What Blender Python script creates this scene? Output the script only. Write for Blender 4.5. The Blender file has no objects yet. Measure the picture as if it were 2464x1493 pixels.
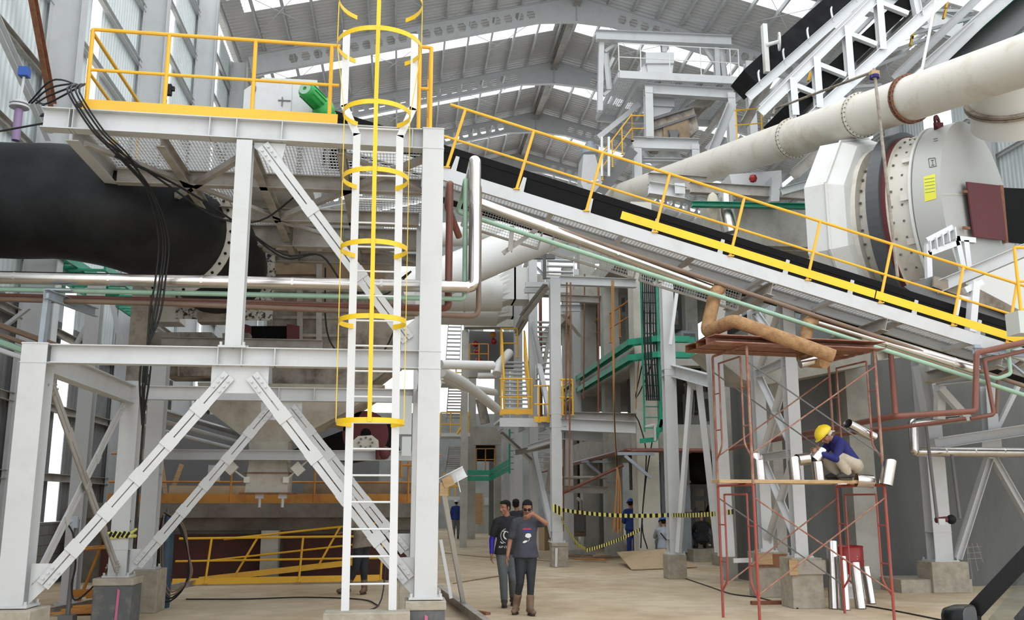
import bpy, math, random
from mathutils import Vector, Matrix, Euler
random.seed(7)
C = bpy.context.scene.collection
V = Vector
PI = math.pi
YAW = math.radians(6.6); TH = math.atan(460.5/2300); FPX = 2300.0; EYE = 1.67
ca, sa, ct, st = math.cos(YAW), math.sin(YAW), math.cos(TH), math.sin(TH)
# ---- sight lines: a measured direction meets a real plane of the hall -------
def ray(u, v):
    r = (u-1232)/FPX; up = -(v-746.5)/FPX
    F = ct-up*st; Z = st+up*ct
    return (r*ca+F*sa, -r*sa+F*ca, Z)
def PY(u, v, Y):
    d = ray(u, v); t = Y/d[1]; return V((d[0]*t, Y, EYE+d[2]*t))
def PX(u, v, X):
    d = ray(u, v); t = X/d[0]; return V((X, d[1]*t, EYE+d[2]*t))
def PZ(u, v, Z=0.0):
    d = ray(u, v); t = (Z-EYE)/d[2]; return V((d[0]*t, d[1]*t, Z))
# ---- materials ---------------------------------------------------------------
M = {}
def mat(name, col, rough=.5, metal=0.0, col2=None, scale=3.0, lo=.45, hi=.7, bump=0.0, bscale=40.0, alpha=None, stretch=None):
    m = bpy.data.materials.new(name); m.use_nodes = True
    nt = m.node_tree; b = nt.nodes['Principled BSDF']
    b.inputs['Base Color'].default_value = (*col, 1); b.inputs['Roughness'].default_value = rough
    b.inputs['Metallic'].default_value = metal
    tc = nt.nodes.new('ShaderNodeTexCoord'); vec = tc.outputs['Object']
    if stretch:
        mp = nt.nodes.new('ShaderNodeMapping'); mp.inputs['Scale'].default_value = stretch
        nt.links.new(vec, mp.inputs[0]); vec = mp.outputs[0]
    if col2:
        n = nt.nodes.new('ShaderNodeTexNoise'); n.inputs['Scale'].default_value = scale; n.inputs['Detail'].default_value = 6; n.inputs['Roughness'].default_value = .65
        nt.links.new(vec, n.inputs['Vector'])
        r = nt.nodes.new('ShaderNodeValToRGB'); r.color_ramp.elements[0].position = lo; r.color_ramp.elements[1].position = hi
        r.color_ramp.elements[0].color = (*col, 1); r.color_ramp.elements[1].color = (*col2, 1)
        nt.links.new(n.outputs['Fac'], r.inputs[0]); nt.links.new(r.outputs[0], b.inputs['Base Color'])
    if bump:
        n2 = nt.nodes.new('ShaderNodeTexNoise'); n2.inputs['Scale'].default_value = bscale; n2.inputs['Detail'].default_value = 4
        nt.links.new(vec, n2.inputs['Vector'])
        bp = nt.nodes.new('ShaderNodeBump'); bp.inputs['Strength'].default_value = bump; bp.inputs['Distance'].default_value = .02
        nt.links.new(n2.outputs['Fac'], bp.inputs['Height']); nt.links.new(bp.outputs[0], b.inputs['Normal'])
    M[name] = m
    return m
mat('steel', (.56,.57,.575), .4, 0, (.49,.49,.47), 2.2, .5, .78)
mat('steel_dirty', (.41,.39,.36), .55, 0, (.24,.20,.16), 1.8, .42, .7)
mat('steel_blue', (.36,.41,.47), .45, 0, (.30,.33,.36), 3)
mat('cream', (.66,.63,.56), .45, 0, (.48,.38,.26), 1.3, .52, .8)
mat('cream_clean', (.66,.66,.64), .42, 0, (.55,.50,.42), 1.1, .55, .85)
mat('dusty', (.27,.23,.18), .8, 0, (.12,.09,.07), 2.4, .45, .68, .3)
mat('dusty_light', (.36,.32,.27), .8, 0, (.13,.10,.08), 2.6, .45, .68)
mat('cream_dusty', (.50,.47,.40), .7, 0, (.33,.28,.22), 2.0, .45, .7)
mat('kiln_grey', (.47,.47,.455), .45, 0, (.42,.40,.36), 1.5, .55, .85)
mat('dusty_brown', (.30,.22,.14), .85, 0, (.20,.14,.09), 3.0, .4, .7)
mat('speckled', (.55,.53,.48), .7, 0, (.03,.03,.03), 14, .5, .56)
mat('yellow', (.80,.44,.02), .38, 0, (.74,.38,.03), 2.0)
mat('yellow_bright', (.82,.55,.01), .32, 0, (.78,.48,.01), 1.5)
mat('orange_dusty', (.52,.22,.03), .6, 0, (.34,.12,.03), 3.0, .45, .7)
mat('white_rail', (.72,.72,.70), .5)
mat('green_paint', (.02,.30,.18), .45, 0, (.02,.20,.13), 4)
mat('green_motor', (.02,.33,.06), .35, 0, (.01,.22,.04), 5)
mat('mint', (.30,.47,.36), .4, 0, (.24,.36,.26), 2)
mat('silver', (.64,.61,.59), .22, 1.0, (.52,.49,.47), 3, .4, .7)
mat('pipe_red', (.20,.065,.045), .4, 0, (.15,.06,.04), 4)
mat('pipe_brown', (.20,.13,.09), .55, 0, (.14,.10,.07), 3)
mat('maroon', (.12,.02,.025), .7, 0, (.10,.03,.03), 3)
mat('oxide', (.27,.10,.07), .6, 0, (.36,.22,.15), 6, .45, .65)
mat('oxide_red', (.34,.06,.045), .55, 0, (.24,.09,.07), 5, .45, .7)
mat('rust', (.24,.10,.05), .8, 0, (.15,.06,.03), 8)
mat('rubber', (.007,.007,.008), .8, 0, (.016,.016,.017), 2.0, .45, .7, .25, 9)
mat('wrap', (.008,.009,.010), .5, 0, (.022,.024,.026), 1.6, .42, .75, .6, 3)
mat('black', (.01,.01,.011), .5)
mat('void', (.004,.004,.004), .95)
mat('belt', (.004,.004,.004), .8)
mat('cable', (.016,.017,.018), .45)
mat('wool', (.42,.25,.12), .95, 0, (.28,.15,.07), 9, .4, .65, .9, 60)
mat('concrete', (.44,.43,.39), .85, 0, (.30,.29,.25), 1.6, .42, .72, .3, 12)
mat('concrete_light', (.62,.60,.53), .85, 0, (.46,.44,.37), 1.3, .42, .72, .3, 12)
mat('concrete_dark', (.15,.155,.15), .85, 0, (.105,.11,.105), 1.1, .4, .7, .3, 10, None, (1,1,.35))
mat('concrete_pit', (.20,.18,.15), .9, 0, (.12,.10,.08), 1.8, .4, .7, .3)
mat('plinth', (.40,.36,.29), .9, 0, (.27,.24,.19), 5, .4, .7, .5, 18)
mat('plinth_black', (.11,.115,.12), .85, 0, (.20,.19,.17), 7, .5, .75, .4, 20)
mat('wood', (.50,.34,.18), .8, 0, (.36,.23,.11), 3, .4, .7, 0, 40, None, (1,12,12))
mat('plywood', (.50,.37,.23), .8, 0, (.42,.29,.17), 2)
mat('rope', (.40,.20,.07), .9)
mat('white_paint', (.68,.69,.70), .35)
mat('box_grey', (.52,.55,.53), .4)
mat('drum_red', (.28,.01,.012), .3, .1)
mat('pink_paint', (.55,.14,.27), .7)
mat('label_yellow', (.75,.72,.06), .5)
mat('navy', (.012,.014,.12), .8, 0, (.02,.02,.16), 7)
mat('coverall', (.01,.03,.17), .8)
mat('tee_black', (.013,.013,.015), .85, 0, (.022,.022,.025), 6)
mat('tee_grey', (.055,.058,.075), .85, 0, (.04,.042,.055), 6)
mat('sleeve_blue', (.02,.012,.30), .6)
mat('jeans_grey', (.10,.115,.125), .85, 0, (.17,.18,.19), 5, .45, .75)
mat('jeans_black', (.017,.020,.024), .8, 0, (.03,.034,.04), 5)
mat('khaki_pants', (.46,.40,.32), .85, 0, (.36,.31,.24), 6)
mat('boot_tan', (.20,.13,.085), .75, 0, (.12,.07,.05), 9)
mat('boot_dark', (.04,.032,.03), .7)
mat('skin', (.34,.16,.10), .55, 0, (.28,.12,.075), 8)
mat('hair', (.006,.005,.005), .75)
mat('helmet_yellow', (.80,.60,.02), .3)
mat('helmet_white', (.8,.8,.8), .3)
mat('helmet_blue', (.03,.10,.40), .35)
mat('print_white', (.75,.75,.74), .8)
mat('print_red', (.55,.05,.09), .8)
mat('print_blue', (.04,.07,.35), .8)
mat('tape_yellow', (.75,.70,.18), .6)
mat('cloth_tan', (.55,.50,.40), .85)
mat('cyl_blue', (.035,.075,.12), .5, 0, (.02,.04,.06), 5)
mat('car_paint', (.004,.004,.005), .25)
mat('dark_steel', (.14,.14,.14), .6)
mat('pit_maroon', (.09,.03,.025), .9, 0, (.05,.03,.025), 3)
mat('cladding', (.66,.71,.71), .4, 0, (.58,.63,.63), .8)
mat('cladding_dark', (.42,.45,.45), .5, 0, (.27,.29,.29), .8)
mat('cladding_shade', (.20,.205,.205), .6, 0, (.15,.15,.145), 1.2, .4, .7)  # same cladding lower down, with the shade there put into its colour
mat('roof_sheet', (.68,.68,.68), .55, 0, (.64,.64,.64), .5)
mat('blockwork', (.22,.22,.20), .9, 0, (.15,.15,.14), 3)
mat('lilac', (.28,.19,.34), .5)
mat('kiln_ring', (.07,.075,.08), .4)
def glass(name, tint, fac):
    m = bpy.data.materials.new(name); m.use_nodes = True; nt = m.node_tree; nt.nodes.clear()
    o = nt.nodes.new('ShaderNodeOutputMaterial'); t = nt.nodes.new('ShaderNodeBsdfTransparent'); g = nt.nodes.new('ShaderNodeBsdfGlossy' if fac < 0 else 'ShaderNodeBsdfTranslucent')
    t.inputs[0].default_value = (*tint, 1); g.inputs[0].default_value = (.8,.8,.8,1)
    if fac < 0: g.inputs['Roughness'].default_value = .05
    x = nt.nodes.new('ShaderNodeMixShader'); x.inputs[0].default_value = abs(fac)
    nt.links.new(t.outputs[0], x.inputs[1]); nt.links.new(g.outputs[0], x.inputs[2]); nt.links.new(x.outputs[0], o.inputs[0]); M[name] = m
for n_ in ('hair', 'car_paint', 'wrap', 'belt', 'rubber', 'void', 'black', 'cable'): M[n_].node_tree.nodes['Principled BSDF'].inputs['Specular IOR Level'].default_value = .22
glass('skylight', (.97,.98,1), .25)
glass('car_glass', (.66,.70,.69), -.035)
def blocks(m):      # mortar joints for the block wall
    nt = m.node_tree; b = nt.nodes['Principled BSDF']; tc = nt.nodes.new('ShaderNodeTexCoord'); mp = nt.nodes.new('ShaderNodeMapping')
    mp.inputs['Rotation'].default_value = (0, PI/2, PI/2)
    sp = nt.nodes.new('ShaderNodeSeparateXYZ'); cb = nt.nodes.new('ShaderNodeCombineXYZ'); ad = nt.nodes.new('ShaderNodeMath')
    nt.links.new(tc.outputs['Object'], sp.inputs[0]); nt.links.new(sp.outputs['X'], ad.inputs[0]); nt.links.new(sp.outputs['Y'], ad.inputs[1])
    nt.links.new(ad.outputs[0], cb.inputs['X']); nt.links.new(sp.outputs['Z'], cb.inputs['Y'])
    br = nt.nodes.new('ShaderNodeTexBrick'); br.inputs['Scale'].default_value = 1; br.inputs['Brick Width'].default_value = .4; br.inputs['Row Height'].default_value = .2
    br.inputs['Mortar Size'].default_value = .008; br.inputs['Color1'].default_value = (.20,.20,.185,1); br.inputs['Color2'].default_value = (.16,.16,.15,1); br.inputs['Mortar'].default_value = (.08,.08,.075,1)
    nt.links.new(cb.outputs[0], br.inputs['Vector']); nt.links.new(br.outputs[0], b.inputs['Base Color'])
blocks(M['blockwork'])
# ---- mesh builder --------------------------------------------------------------
def basis(d, up=None):
    d = d.normalized()
    up = V(up) if up is not None else V((0,0,1))
    if abs(d.dot(up.normalized())) > .999: up = V((0,1,0)) if abs(d.y) < .9 else V((1,0,0))
    s = d.cross(up).normalized(); u = s.cross(d).normalized()
    return s, u
class MB:
    def __init__(self): self.v = []; self.f = []; self.sm = []; self.mi = []; self.cm = 0
    def add(self, vs, fs, smooth=False):
        n = len(self.v); self.v += [V(x) for x in vs]
        for f in fs: self.f.append([i+n for i in f]); self.sm.append(smooth); self.mi.append(self.cm)
        return self
    def box(self, c, s, rz=0, R=None):
        hx, hy, hz = s[0]/2, s[1]/2, s[2]/2
        R = R or Matrix.Rotation(rz, 3, 'Z')
        vs = [V(c)+R@V((x,y,z)) for x in (-hx,hx) for y in (-hy,hy) for z in (-hz,hz)]
        return self.add(vs, [(0,1,3,2),(4,6,7,5),(0,4,5,1),(2,3,7,6),(0,2,6,4),(1,5,7,3)])
    def prof(self, p0, p1, pts, up=None, smooth=False, cap=True, k=1.0):
        p0, p1 = V(p0), V(p1); s, u = basis(p1-p0, up); n = len(pts)
        vs = [p0+s*a+u*b for a, b in pts]+[p1+s*a*k+u*b*k for a, b in pts]
        fs = [(i,(i+1)%n,(i+1)%n+n,i+n) for i in range(n)]
        self.add(vs, fs, smooth)
        if cap: self.f += [[len(self.v)-2*n+i for i in range(n)][::-1], [len(self.v)-n+i for i in range(n)]]; self.sm += [False]*2; self.mi += [self.cm]*2
        return self
    def bar(self, p0, p1, w, h, up=None): a, b = w/2, h/2; return self.prof(p0, p1, [(-a,-b),(a,-b),(a,b),(-a,b)], up)
    def ib(self, p0, p1, h, b, tf=.012, tw=.009, up=None):
        B, Hh, w = b/2, h/2, tw/2
        return self.prof(p0, p1, [(-B,-Hh),(B,-Hh),(B,-Hh+tf),(w,-Hh+tf),(w,Hh-tf),(B,Hh-tf),(B,Hh),(-B,Hh),(-B,Hh-tf),(-w,Hh-tf),(-w,-Hh+tf),(-B,-Hh+tf)], up)
    def ch(self, p0, p1, h, b, t=.009, up=None, side=1):
        Hh = h/2; q = [(0,-Hh),(b,-Hh),(b,-Hh+t),(t,-Hh+t),(t,Hh-t),(b,Hh-t),(b,Hh),(0,Hh)]
        return self.prof(p0, p1, [(x*side, y) for x, y in q], up)
    def ang(self, p0, p1, a, t=.008, up=None, side=1, ud=1):
        q = [(0,0),(a,0),(a,t),(t,t),(t,a),(0,a)]
        return self.prof(p0, p1, [(x*side, y*ud) for x, y in q], up)
    def tube(self, pts, r, n=10, cap=True, smooth=True, closed=False):
        pts = [V(p) for p in pts]; m = len(pts); rs = r if isinstance(r, (list, tuple)) else [r]*m
        vs = []; u = None
        for i, p in enumerate(pts):
            if closed: d = (pts[(i+1)%m]-pts[i-1]).normalized()
            elif i == 0: d = (pts[1]-p).normalized()
            elif i == m-1: d = (p-pts[i-1]).normalized()
            else:
                d1 = (p-pts[i-1]).normalized(); d2 = (pts[i+1]-p).normalized(); d = (d1+d2).normalized() if (d1+d2).length > 1e-6 else d2
            if u is None: s, u = basis(d)
            else:
                u = (u-d*u.dot(d)); u = u.normalized() if u.length > 1e-6 else basis(d)[1]; s = d.cross(u)
            for k in range(n):
                a = 2*PI*k/n; vs.append(p+(s*math.cos(a)+u*math.sin(a))*rs[i])
        fs = [(i*n+k, i*n+(k+1)%n, (i+1)*n+(k+1)%n, (i+1)*n+k) for i in range(m-1) for k in range(n)]
        if closed: fs += [((m-1)*n+k, (m-1)*n+(k+1)%n, (k+1)%n, k) for k in range(n)]
        b = len(self.v); self.add(vs, fs, smooth)
        if cap and not closed: self.f += [[b+k for k in range(n)][::-1], [b+(m-1)*n+k for k in range(n)]]; self.sm += [False]*2; self.mi += [self.cm]*2
        return self
    def ring(self, c, ax, r0, r1, w, n=40, a0=0, a1=2*PI, up=None):
        """band or flange: radii r0<r1, length w along ax"""
        c = V(c); ax = V(ax).normalized(); s, u = basis(ax, up); full = abs(a1-a0-2*PI) < 1e-6; m = n if full else n+1
        vs = []
        for i in range(m):
            a = a0+(a1-a0)*i/n; d = s*math.cos(a)+u*math.sin(a)
            vs += [c+d*r0-ax*w/2, c+d*r1-ax*w/2, c+d*r1+ax*w/2, c+d*r0+ax*w/2]
        fs = [(i*4+k, i*4+(k+1)%4, ((i+1)%m)*4+(k+1)%4, ((i+1)%m)*4+k) for i in range(n) for k in range(4)]
        if not full: fs += [(3,2,1,0), ((m-1)*4,(m-1)*4+1,(m-1)*4+2,(m-1)*4+3)]
        return self.add(vs, fs)
    def sph(self, c, r, n=12, R=None, half=False):
        c = V(c); rx, ry, rz = r if isinstance(r, (list, tuple)) else (r, r, r); m = n//2; vs = []; top = m//2 if half else m
        for i in range(top+1):
            t = PI*i/m
            for k in range(n):
                a = 2*PI*k/n; q = V((rx*math.sin(t)*math.cos(a), ry*math.sin(t)*math.sin(a), rz*math.cos(t)))
                vs.append(c+(R@q if R else q))
        fs = [(i*n+k, (i+1)*n+k, (i+1)*n+(k+1)%n, i*n+(k+1)%n) for i in range(top) for k in range(n)]
        b = len(self.v); self.add(vs, fs, True)
        if half: self.f.append([b+top*n+k for k in range(n)][::-1]); self.sm.append(False); self.mi.append(self.cm)
        return self
    def plate(self, pts, n, t):
        """flat polygon thickened by t along n"""
        n = V(n).normalized()*t/2; k = len(pts); pts = [V(p) for p in pts]
        return self.add([p-n for p in pts]+[p+n for p in pts], [tuple(range(k))[::-1], tuple(range(k, 2*k))]+[(i,(i+1)%k,(i+1)%k+k,i+k) for i in range(k)])
    def loft(self, rings, cap=True, smooth=False):
        n = len(rings[0]); b = len(self.v)
        self.add([p for r in rings for p in r], [(i*n+k, i*n+(k+1)%n, (i+1)*n+(k+1)%n, (i+1)*n+k) for i in range(len(rings)-1) for k in range(n)], smooth)
        if cap: self.f += [[b+k for k in range(n)][::-1], [b+(len(rings)-1)*n+k for k in range(n)]]; self.sm += [False]*2; self.mi += [self.cm]*2
        return self
def setp(o, label=None, cat=None, group=None, kind=None):
    if label: o['label'] = label
    if cat: o['category'] = cat
    if group: o['group'] = group
    if kind: o['kind'] = kind
    return o
def O(name, mb, m, parent=None, label=None, cat=None, group=None, kind=None, bevel=0):
    me = bpy.data.meshes.new(name)
    vs = mb.v
    if parent is not None:
        org = V(parent['_w']) if '_w' in parent else V((0,0,0))
    else:
        xs = [v.x for v in vs]; ys = [v.y for v in vs]; zs = [v.z for v in vs]
        org = V(((min(xs)+max(xs))/2, (min(ys)+max(ys))/2, min(zs)))
    me.from_pydata([v-org for v in vs], [], mb.f)
    me.polygons.foreach_set('use_smooth', mb.sm)
    for x in (m if isinstance(m, (list, tuple)) else [m]): me.materials.append(M[x])
    if any(mb.mi): me.polygons.foreach_set('material_index', mb.mi)
    me.update()
    import bmesh as _b
    b = _b.new(); b.from_mesh(me); _b.ops.recalc_face_normals(b, faces=b.faces[:]); b.to_mesh(me); b.free()
    if any(mb.sm): me.set_sharp_from_angle(angle=.7)
    o = bpy.data.objects.new(name, me); C.objects.link(o)
    if parent is not None:
        o.parent = parent; o['_w'] = tuple(org)
    else:
        o.location = org; o['_w'] = tuple(org)
    if bevel:
        md = o.modifiers.new('edge', 'BEVEL'); md.width = bevel; md.segments = 2; md.limit_method = 'ANGLE'
    return setp(o, label, cat, group, kind)
def T(name, loc, label, cat, group=None):
    o = bpy.data.objects.new(name, None); C.objects.link(o); o.location = loc; o.empty_display_size = .1; o['_w'] = tuple(loc)
    return setp(o, label, cat, group)
def bolts(mb, pts, n, r=.013, l=.02):
    n = V(n).normalized()
    for p in pts: mb.prof(V(p), V(p)+n*l, [(r*math.cos(k*PI/3), r*math.sin(k*PI/3)) for k in range(6)])
def arc(c, r, a0, a1, n, s, u):
    return [V(c)+(V(s)*math.cos(a0+(a1-a0)*i/n)+V(u)*math.sin(a0+(a1-a0)*i/n))*r for i in range(n+1)]
def fillet(pts, r, n=5):
    """round the corners of a polyline (pipe bends)"""
    pts = [V(p) for p in pts]; out = [pts[0]]
    for i in range(1, len(pts)-1):
        a, b, c = pts[i-1], pts[i], pts[i+1]; d1 = (a-b); d2 = (c-b); q = min(r, d1.length*.49, d2.length*.49)
        p, s = b+d1.normalized()*q, b+d2.normalized()*q
        for k in range(n+1):
            t = k/n; out.append(p*(1-t)**2+b*2*t*(1-t)+s*t*t)
    return out+[pts[-1]]
def sag(p0, p1, d, n=10):
    p0, p1 = V(p0), V(p1); return [p0.lerp(p1, i/n)-V((0,0,d*4*(i/n)*(1-i/n))) for i in range(n+1)]
def lathe(mb, base, prof, n=24, ax=(0,0,1)):
    base = V(base); ax = V(ax).normalized(); s, u = basis(ax)
    return mb.loft([[base+ax*h+(s*math.cos(2*PI*k/n)+u*math.sin(2*PI*k/n))*max(r, .0005) for k in range(n)] for r, h in prof], True, True)
# ======================= camera, daylight ======================================
cam = bpy.data.cameras.new('camera'); co = bpy.data.objects.new('camera', cam); C.objects.link(co)
cam.sensor_width = 36; cam.lens = FPX/2464*36; cam.clip_end = 300; cam.clip_start = .05
co.location = (0,0,EYE); co.rotation_euler = (PI/2+TH, 0, -YAW)
bpy.context.scene.camera = co
w = bpy.data.worlds.new('overcast_sky'); bpy.context.scene.world = w; w.use_nodes = True
w.node_tree.nodes['Background'].inputs[0].default_value = (.93,.97,1,1); w.node_tree.nodes['Background'].inputs[1].default_value = 1.45
sun = bpy.data.lights.new('sun', 'SUN'); sun.energy = .3; sun.angle = math.radians(25); sun.color = (1,.97,.93)
so = bpy.data.objects.new('sun', sun); C.objects.link(so); so.rotation_euler = (math.radians(48), 0, math.radians(-22))
vs_ = bpy.context.scene.view_settings; vs_.view_transform = 'Standard'; vs_.look = 'None'; vs_.exposure = .42; vs_.gamma = 1
bpy.context.scene.cycles.max_bounces = 8
# ======================= the hall ==============================================
WL, WR, XR, ZE, ZR = -7.25, 21.4, 7.07, 19.3, 22.9
FY = [18.5, 24.7, 30.9, 37.0, 43.2, 49.5, 55.8, 62.0]
mb = MB(); mb.box((7, 32, -.1), (60, 76, .2))
fl = O('floor', mb, 'concrete', kind='structure')
def dusty_floor():
    m = bpy.data.materials.new('site_floor'); m.use_nodes = True; nt = m.node_tree; b = nt.nodes['Principled BSDF']; b.inputs['Roughness'].default_value = .9
    tc = nt.nodes.new('ShaderNodeTexCoord'); L = nt.links.new
    def noise(s, d=7): n = nt.nodes.new('ShaderNodeTexNoise'); n.inputs['Scale'].default_value = s; n.inputs['Detail'].default_value = d; L(tc.outputs['Object'], n.inputs['Vector']); return n
    def ramp(a, c0, p, c1): r = nt.nodes.new('ShaderNodeValToRGB'); r.color_ramp.elements[0].position = a; r.color_ramp.elements[1].position = p; r.color_ramp.elements[0].color = (*c0,1); r.color_ramp.elements[1].color = (*c1,1); return r
    n1 = noise(.35); r1 = ramp(.38, (.52,.40,.26), .62, (.62,.52,.38)); L(n1.outputs[0], r1.inputs[0])
    n2 = noise(2.3, 9); r2 = ramp(.35, (.80,.78,.76), .65, (1,1,1)); L(n2.outputs[0], r2.inputs[0])
    mx = nt.nodes.new('ShaderNodeMixRGB'); mx.blend_type = 'MULTIPLY'; mx.inputs[0].default_value = 1; L(r1.outputs[0], mx.inputs[1]); L(r2.outputs[0], mx.inputs[2])
    L(mx.outputs[0], b.inputs['Base Color'])
    n3 = noise(14); bp = nt.nodes.new('ShaderNodeBump'); bp.inputs['Strength'].default_value = .35; bp.inputs['Distance'].default_value = .03; L(n3.outputs[0], bp.inputs['Height']); L(bp.outputs[0], b.inputs['Normal'])
    M['site_floor'] = m
dusty_floor(); fl.data.materials.clear(); fl.data.materials.append(M['site_floor'])
def corr_wall(x, y0, y1, z0, z1, per=.2, d=.035):
    mb = MB(); y = y0; q = []
    while y < y1:
        for dy, dx in ((0,0), (per*.3,0), (per*.45,d), (per*.85,d)):
            q.append((min(y+dy, y1), x+dx))
        y += per
    vs = []; fs = []
    for yy, xx in q: vs += [(xx,yy,z0), (xx,yy,z1)]
    for i in range(len(q)-1): fs.append((2*i, 2*i+2, 2*i+3, 2*i+1))
    return mb.add(vs, fs)
# left wall: cladding bays split by upright translucent strips that let the daylight in
lights_l = [(21.0,21.8), (27.55,28.3), (34.3,35.05), (40.5,41.3), (46.7,47.5), (52.9,53.7)]
mb = MB(); y = 5.0
for a, b in lights_l+[(62.0,62.1)]:
    k = corr_wall(WL, y, a, 5.4, ZE); mb.add(k.v, k.f); y = b
O('wall_left', mb, 'cladding', kind='structure')
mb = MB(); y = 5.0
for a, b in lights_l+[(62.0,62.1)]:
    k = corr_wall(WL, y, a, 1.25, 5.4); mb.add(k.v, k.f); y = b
O('wall_left_lower', mb, 'cladding_shade', kind='structure')
mb = MB(); mb.box((WL+.05, 33.5, .62), (.2, 57, 1.25)); O('wall_left_base', mb, 'blockwork', kind='structure')
for i, (a, b) in enumerate(lights_l):
    k = corr_wall(WL, a-.03, b+.03, 1.25, ZE); O('window_%d' % (i+1), k, 'skylight', kind='structure')
mb = MB()
for a, b, z0, z1 in ((14, 33.4, 0, ZE), (35.4, 39.6, 0, ZE), (41.0, 62, 0, ZE), (33.4, 35.4, 0, 12.2), (39.6, 41.0, 0, 12.2)):
    k = corr_wall(WR, a, b, z0, z1, .22); mb.add(k.v, k.f)
O('wall_right', mb, 'cladding', kind='structure')
k = corr_wall(WR, 33.4, 35.4, 12.2, ZE); O('window_7', k, 'skylight', kind='structure')
k = corr_wall(WR, 39.6, 41.0, 12.2, ZE); O('window_8', k, 'skylight', kind='structure')
mb = MB(); mb.add([(WL,62,17.5),(WR,62,17.5),(WR,62,ZE),(XR,62,ZR),(WL,62,ZE)], [(0,1,2,3,4)]); O('wall_far', mb, 'cladding', kind='structure')
# girts along the left wall
for i, z in enumerate((2.15, 3.55, 5.1, 6.7, 8.3, 9.9, 11.5, 13.1, 14.7, 16.3, 17.9)):
    g = MB(); g.ch((WL+.08, 6, z), (WL+.08, 61.5, z), .16, .1, .012, None, 1)
    O('wall_girt', g, 'steel_dirty' if i < 6 else 'steel', label='grey horizontal steel girt on the left wall, number %d up from the floor' % (i+1), cat='girt', group='girts of the left wall')
for i, z in enumerate((4, 7, 10, 12, 14, 16, 18)):
    g = MB(); g.ch((WR-.02, 14.5, z), (WR-.02, 61.5, z), .16, .1, .012, None, -1)
    O('wall_girt', g, 'steel', label='pale horizontal girt on the right wall, number %d up from the floor' % (i+1), cat='girt', group='girts of the right wall')
# wall columns
nm = ['nearest the camera', 'second', 'third', 'fourth', 'fifth', 'sixth', 'seventh', 'farthest']
for i, y in enumerate(FY):
    for side, x, s in (('left', -6.8, 1), ('right', 20.95, -1)):
        g = MB(); g.ib((x, y, 0), (x, y, ZE-.2), .62, .30, .018, .012, (1,0,0))
        t = T('wall_column', (x, y, 0), 'tall grey H column on the %s wall, %s along the hall' % (side, nm[i] if i in (0,7) else nm[i]+' from the camera'), 'column', 'columns of the %s wall' % side)
        O('shaft', g, 'steel' if side == 'right' or i > 0 else 'steel', t)
        g = MB(); g.box((x+s*.32, y, 8.6), (.02, .26, .5)); bolts(g, [(x+s*.33, y+dy, 8.4+k*.1) for dy in (-.09,.09) for k in range(5)], (s,0,0)); O('splice_plate', g, 'steel', t)
        g = MB(); g.box((x, y, .02), (.8,.45,.04)); O('base_plate', g, 'steel_dirty', t)
# roof: sheets with strips of daylight between the purlins, castellated frames
strips = [(32.9,34.2), (39.1,40.3), (45.3,46.5), (51.6,52.8), (57.8,59.0)]
def roof_piece(y0, y1, side, per=.25, s0=0, s1=1, dz=.26):
    xe, ze = (WL, ZE) if side < 0 else (WR, ZE)
    A = V((XR, 0, ZR+dz)).lerp(V((xe, 0, ze+dz)), s0); B = V((XR, 0, ZR+dz)).lerp(V((xe, 0, ze+dz)), s1)
    q = []; y = y0
    while y < y1:
        for dy, h in ((0,0),(per*.55,0),(per*.65,.035),(per*.9,.035)): q.append((min(y+dy, y1), h))
        y += per
    q.append((y1, 0)); vs = []; fs = []
    for yy, h in q: vs += [(A.x,yy,A.z+h),(B.x,yy,B.z+h)]
    for i in range(len(q)-1): fs.append((2*i,2*i+1,2*i+3,2*i+2))
    return vs, fs
mb = MB(); y = 30.6
for a, b in strips+[(62.5,62.6)]:
    for s in (-1, 1): mb.add(*roof_piece(y, a, s))
    for s in (-1, 1): mb.add(*roof_piece(a, b, s, .25, 0, .035)); mb.add(*roof_piece(a, b, s, .25, .93, 1))
    y = b
O('ceiling', mb, 'roof_sheet', kind='structure')
for i, (a, b) in enumerate(strips):
    for s in (-1, 1):
        k = MB(); k.add(*roof_piece(a-.02, b+.02, s, .25, .035, .93, .27)); O('window_%d' % (20+2*i+(s > 0)), k, 'skylight', kind='structure')
for s in (-1, 1):
    xe = WL if s < 0 else WR; n = 13
    for k in range(n+1):
        t = .02+.96*k/n; x = XR+(xe-XR)*t; z = ZR+(ZE-ZR)*t+.12
        g = MB(); g.ch((x, 30.7, z), (x, 61.8, z), .2, .08, .01, None, 1)
        O('roof_purlin', g, 'steel', label='grey roof purlin on the %s slope, number %d from the ridge' % ('left' if s < 0 else 'right', k+1), cat='purlin', group='purlins of the %s roof slope' % ('left' if s < 0 else 'right'))
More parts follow.
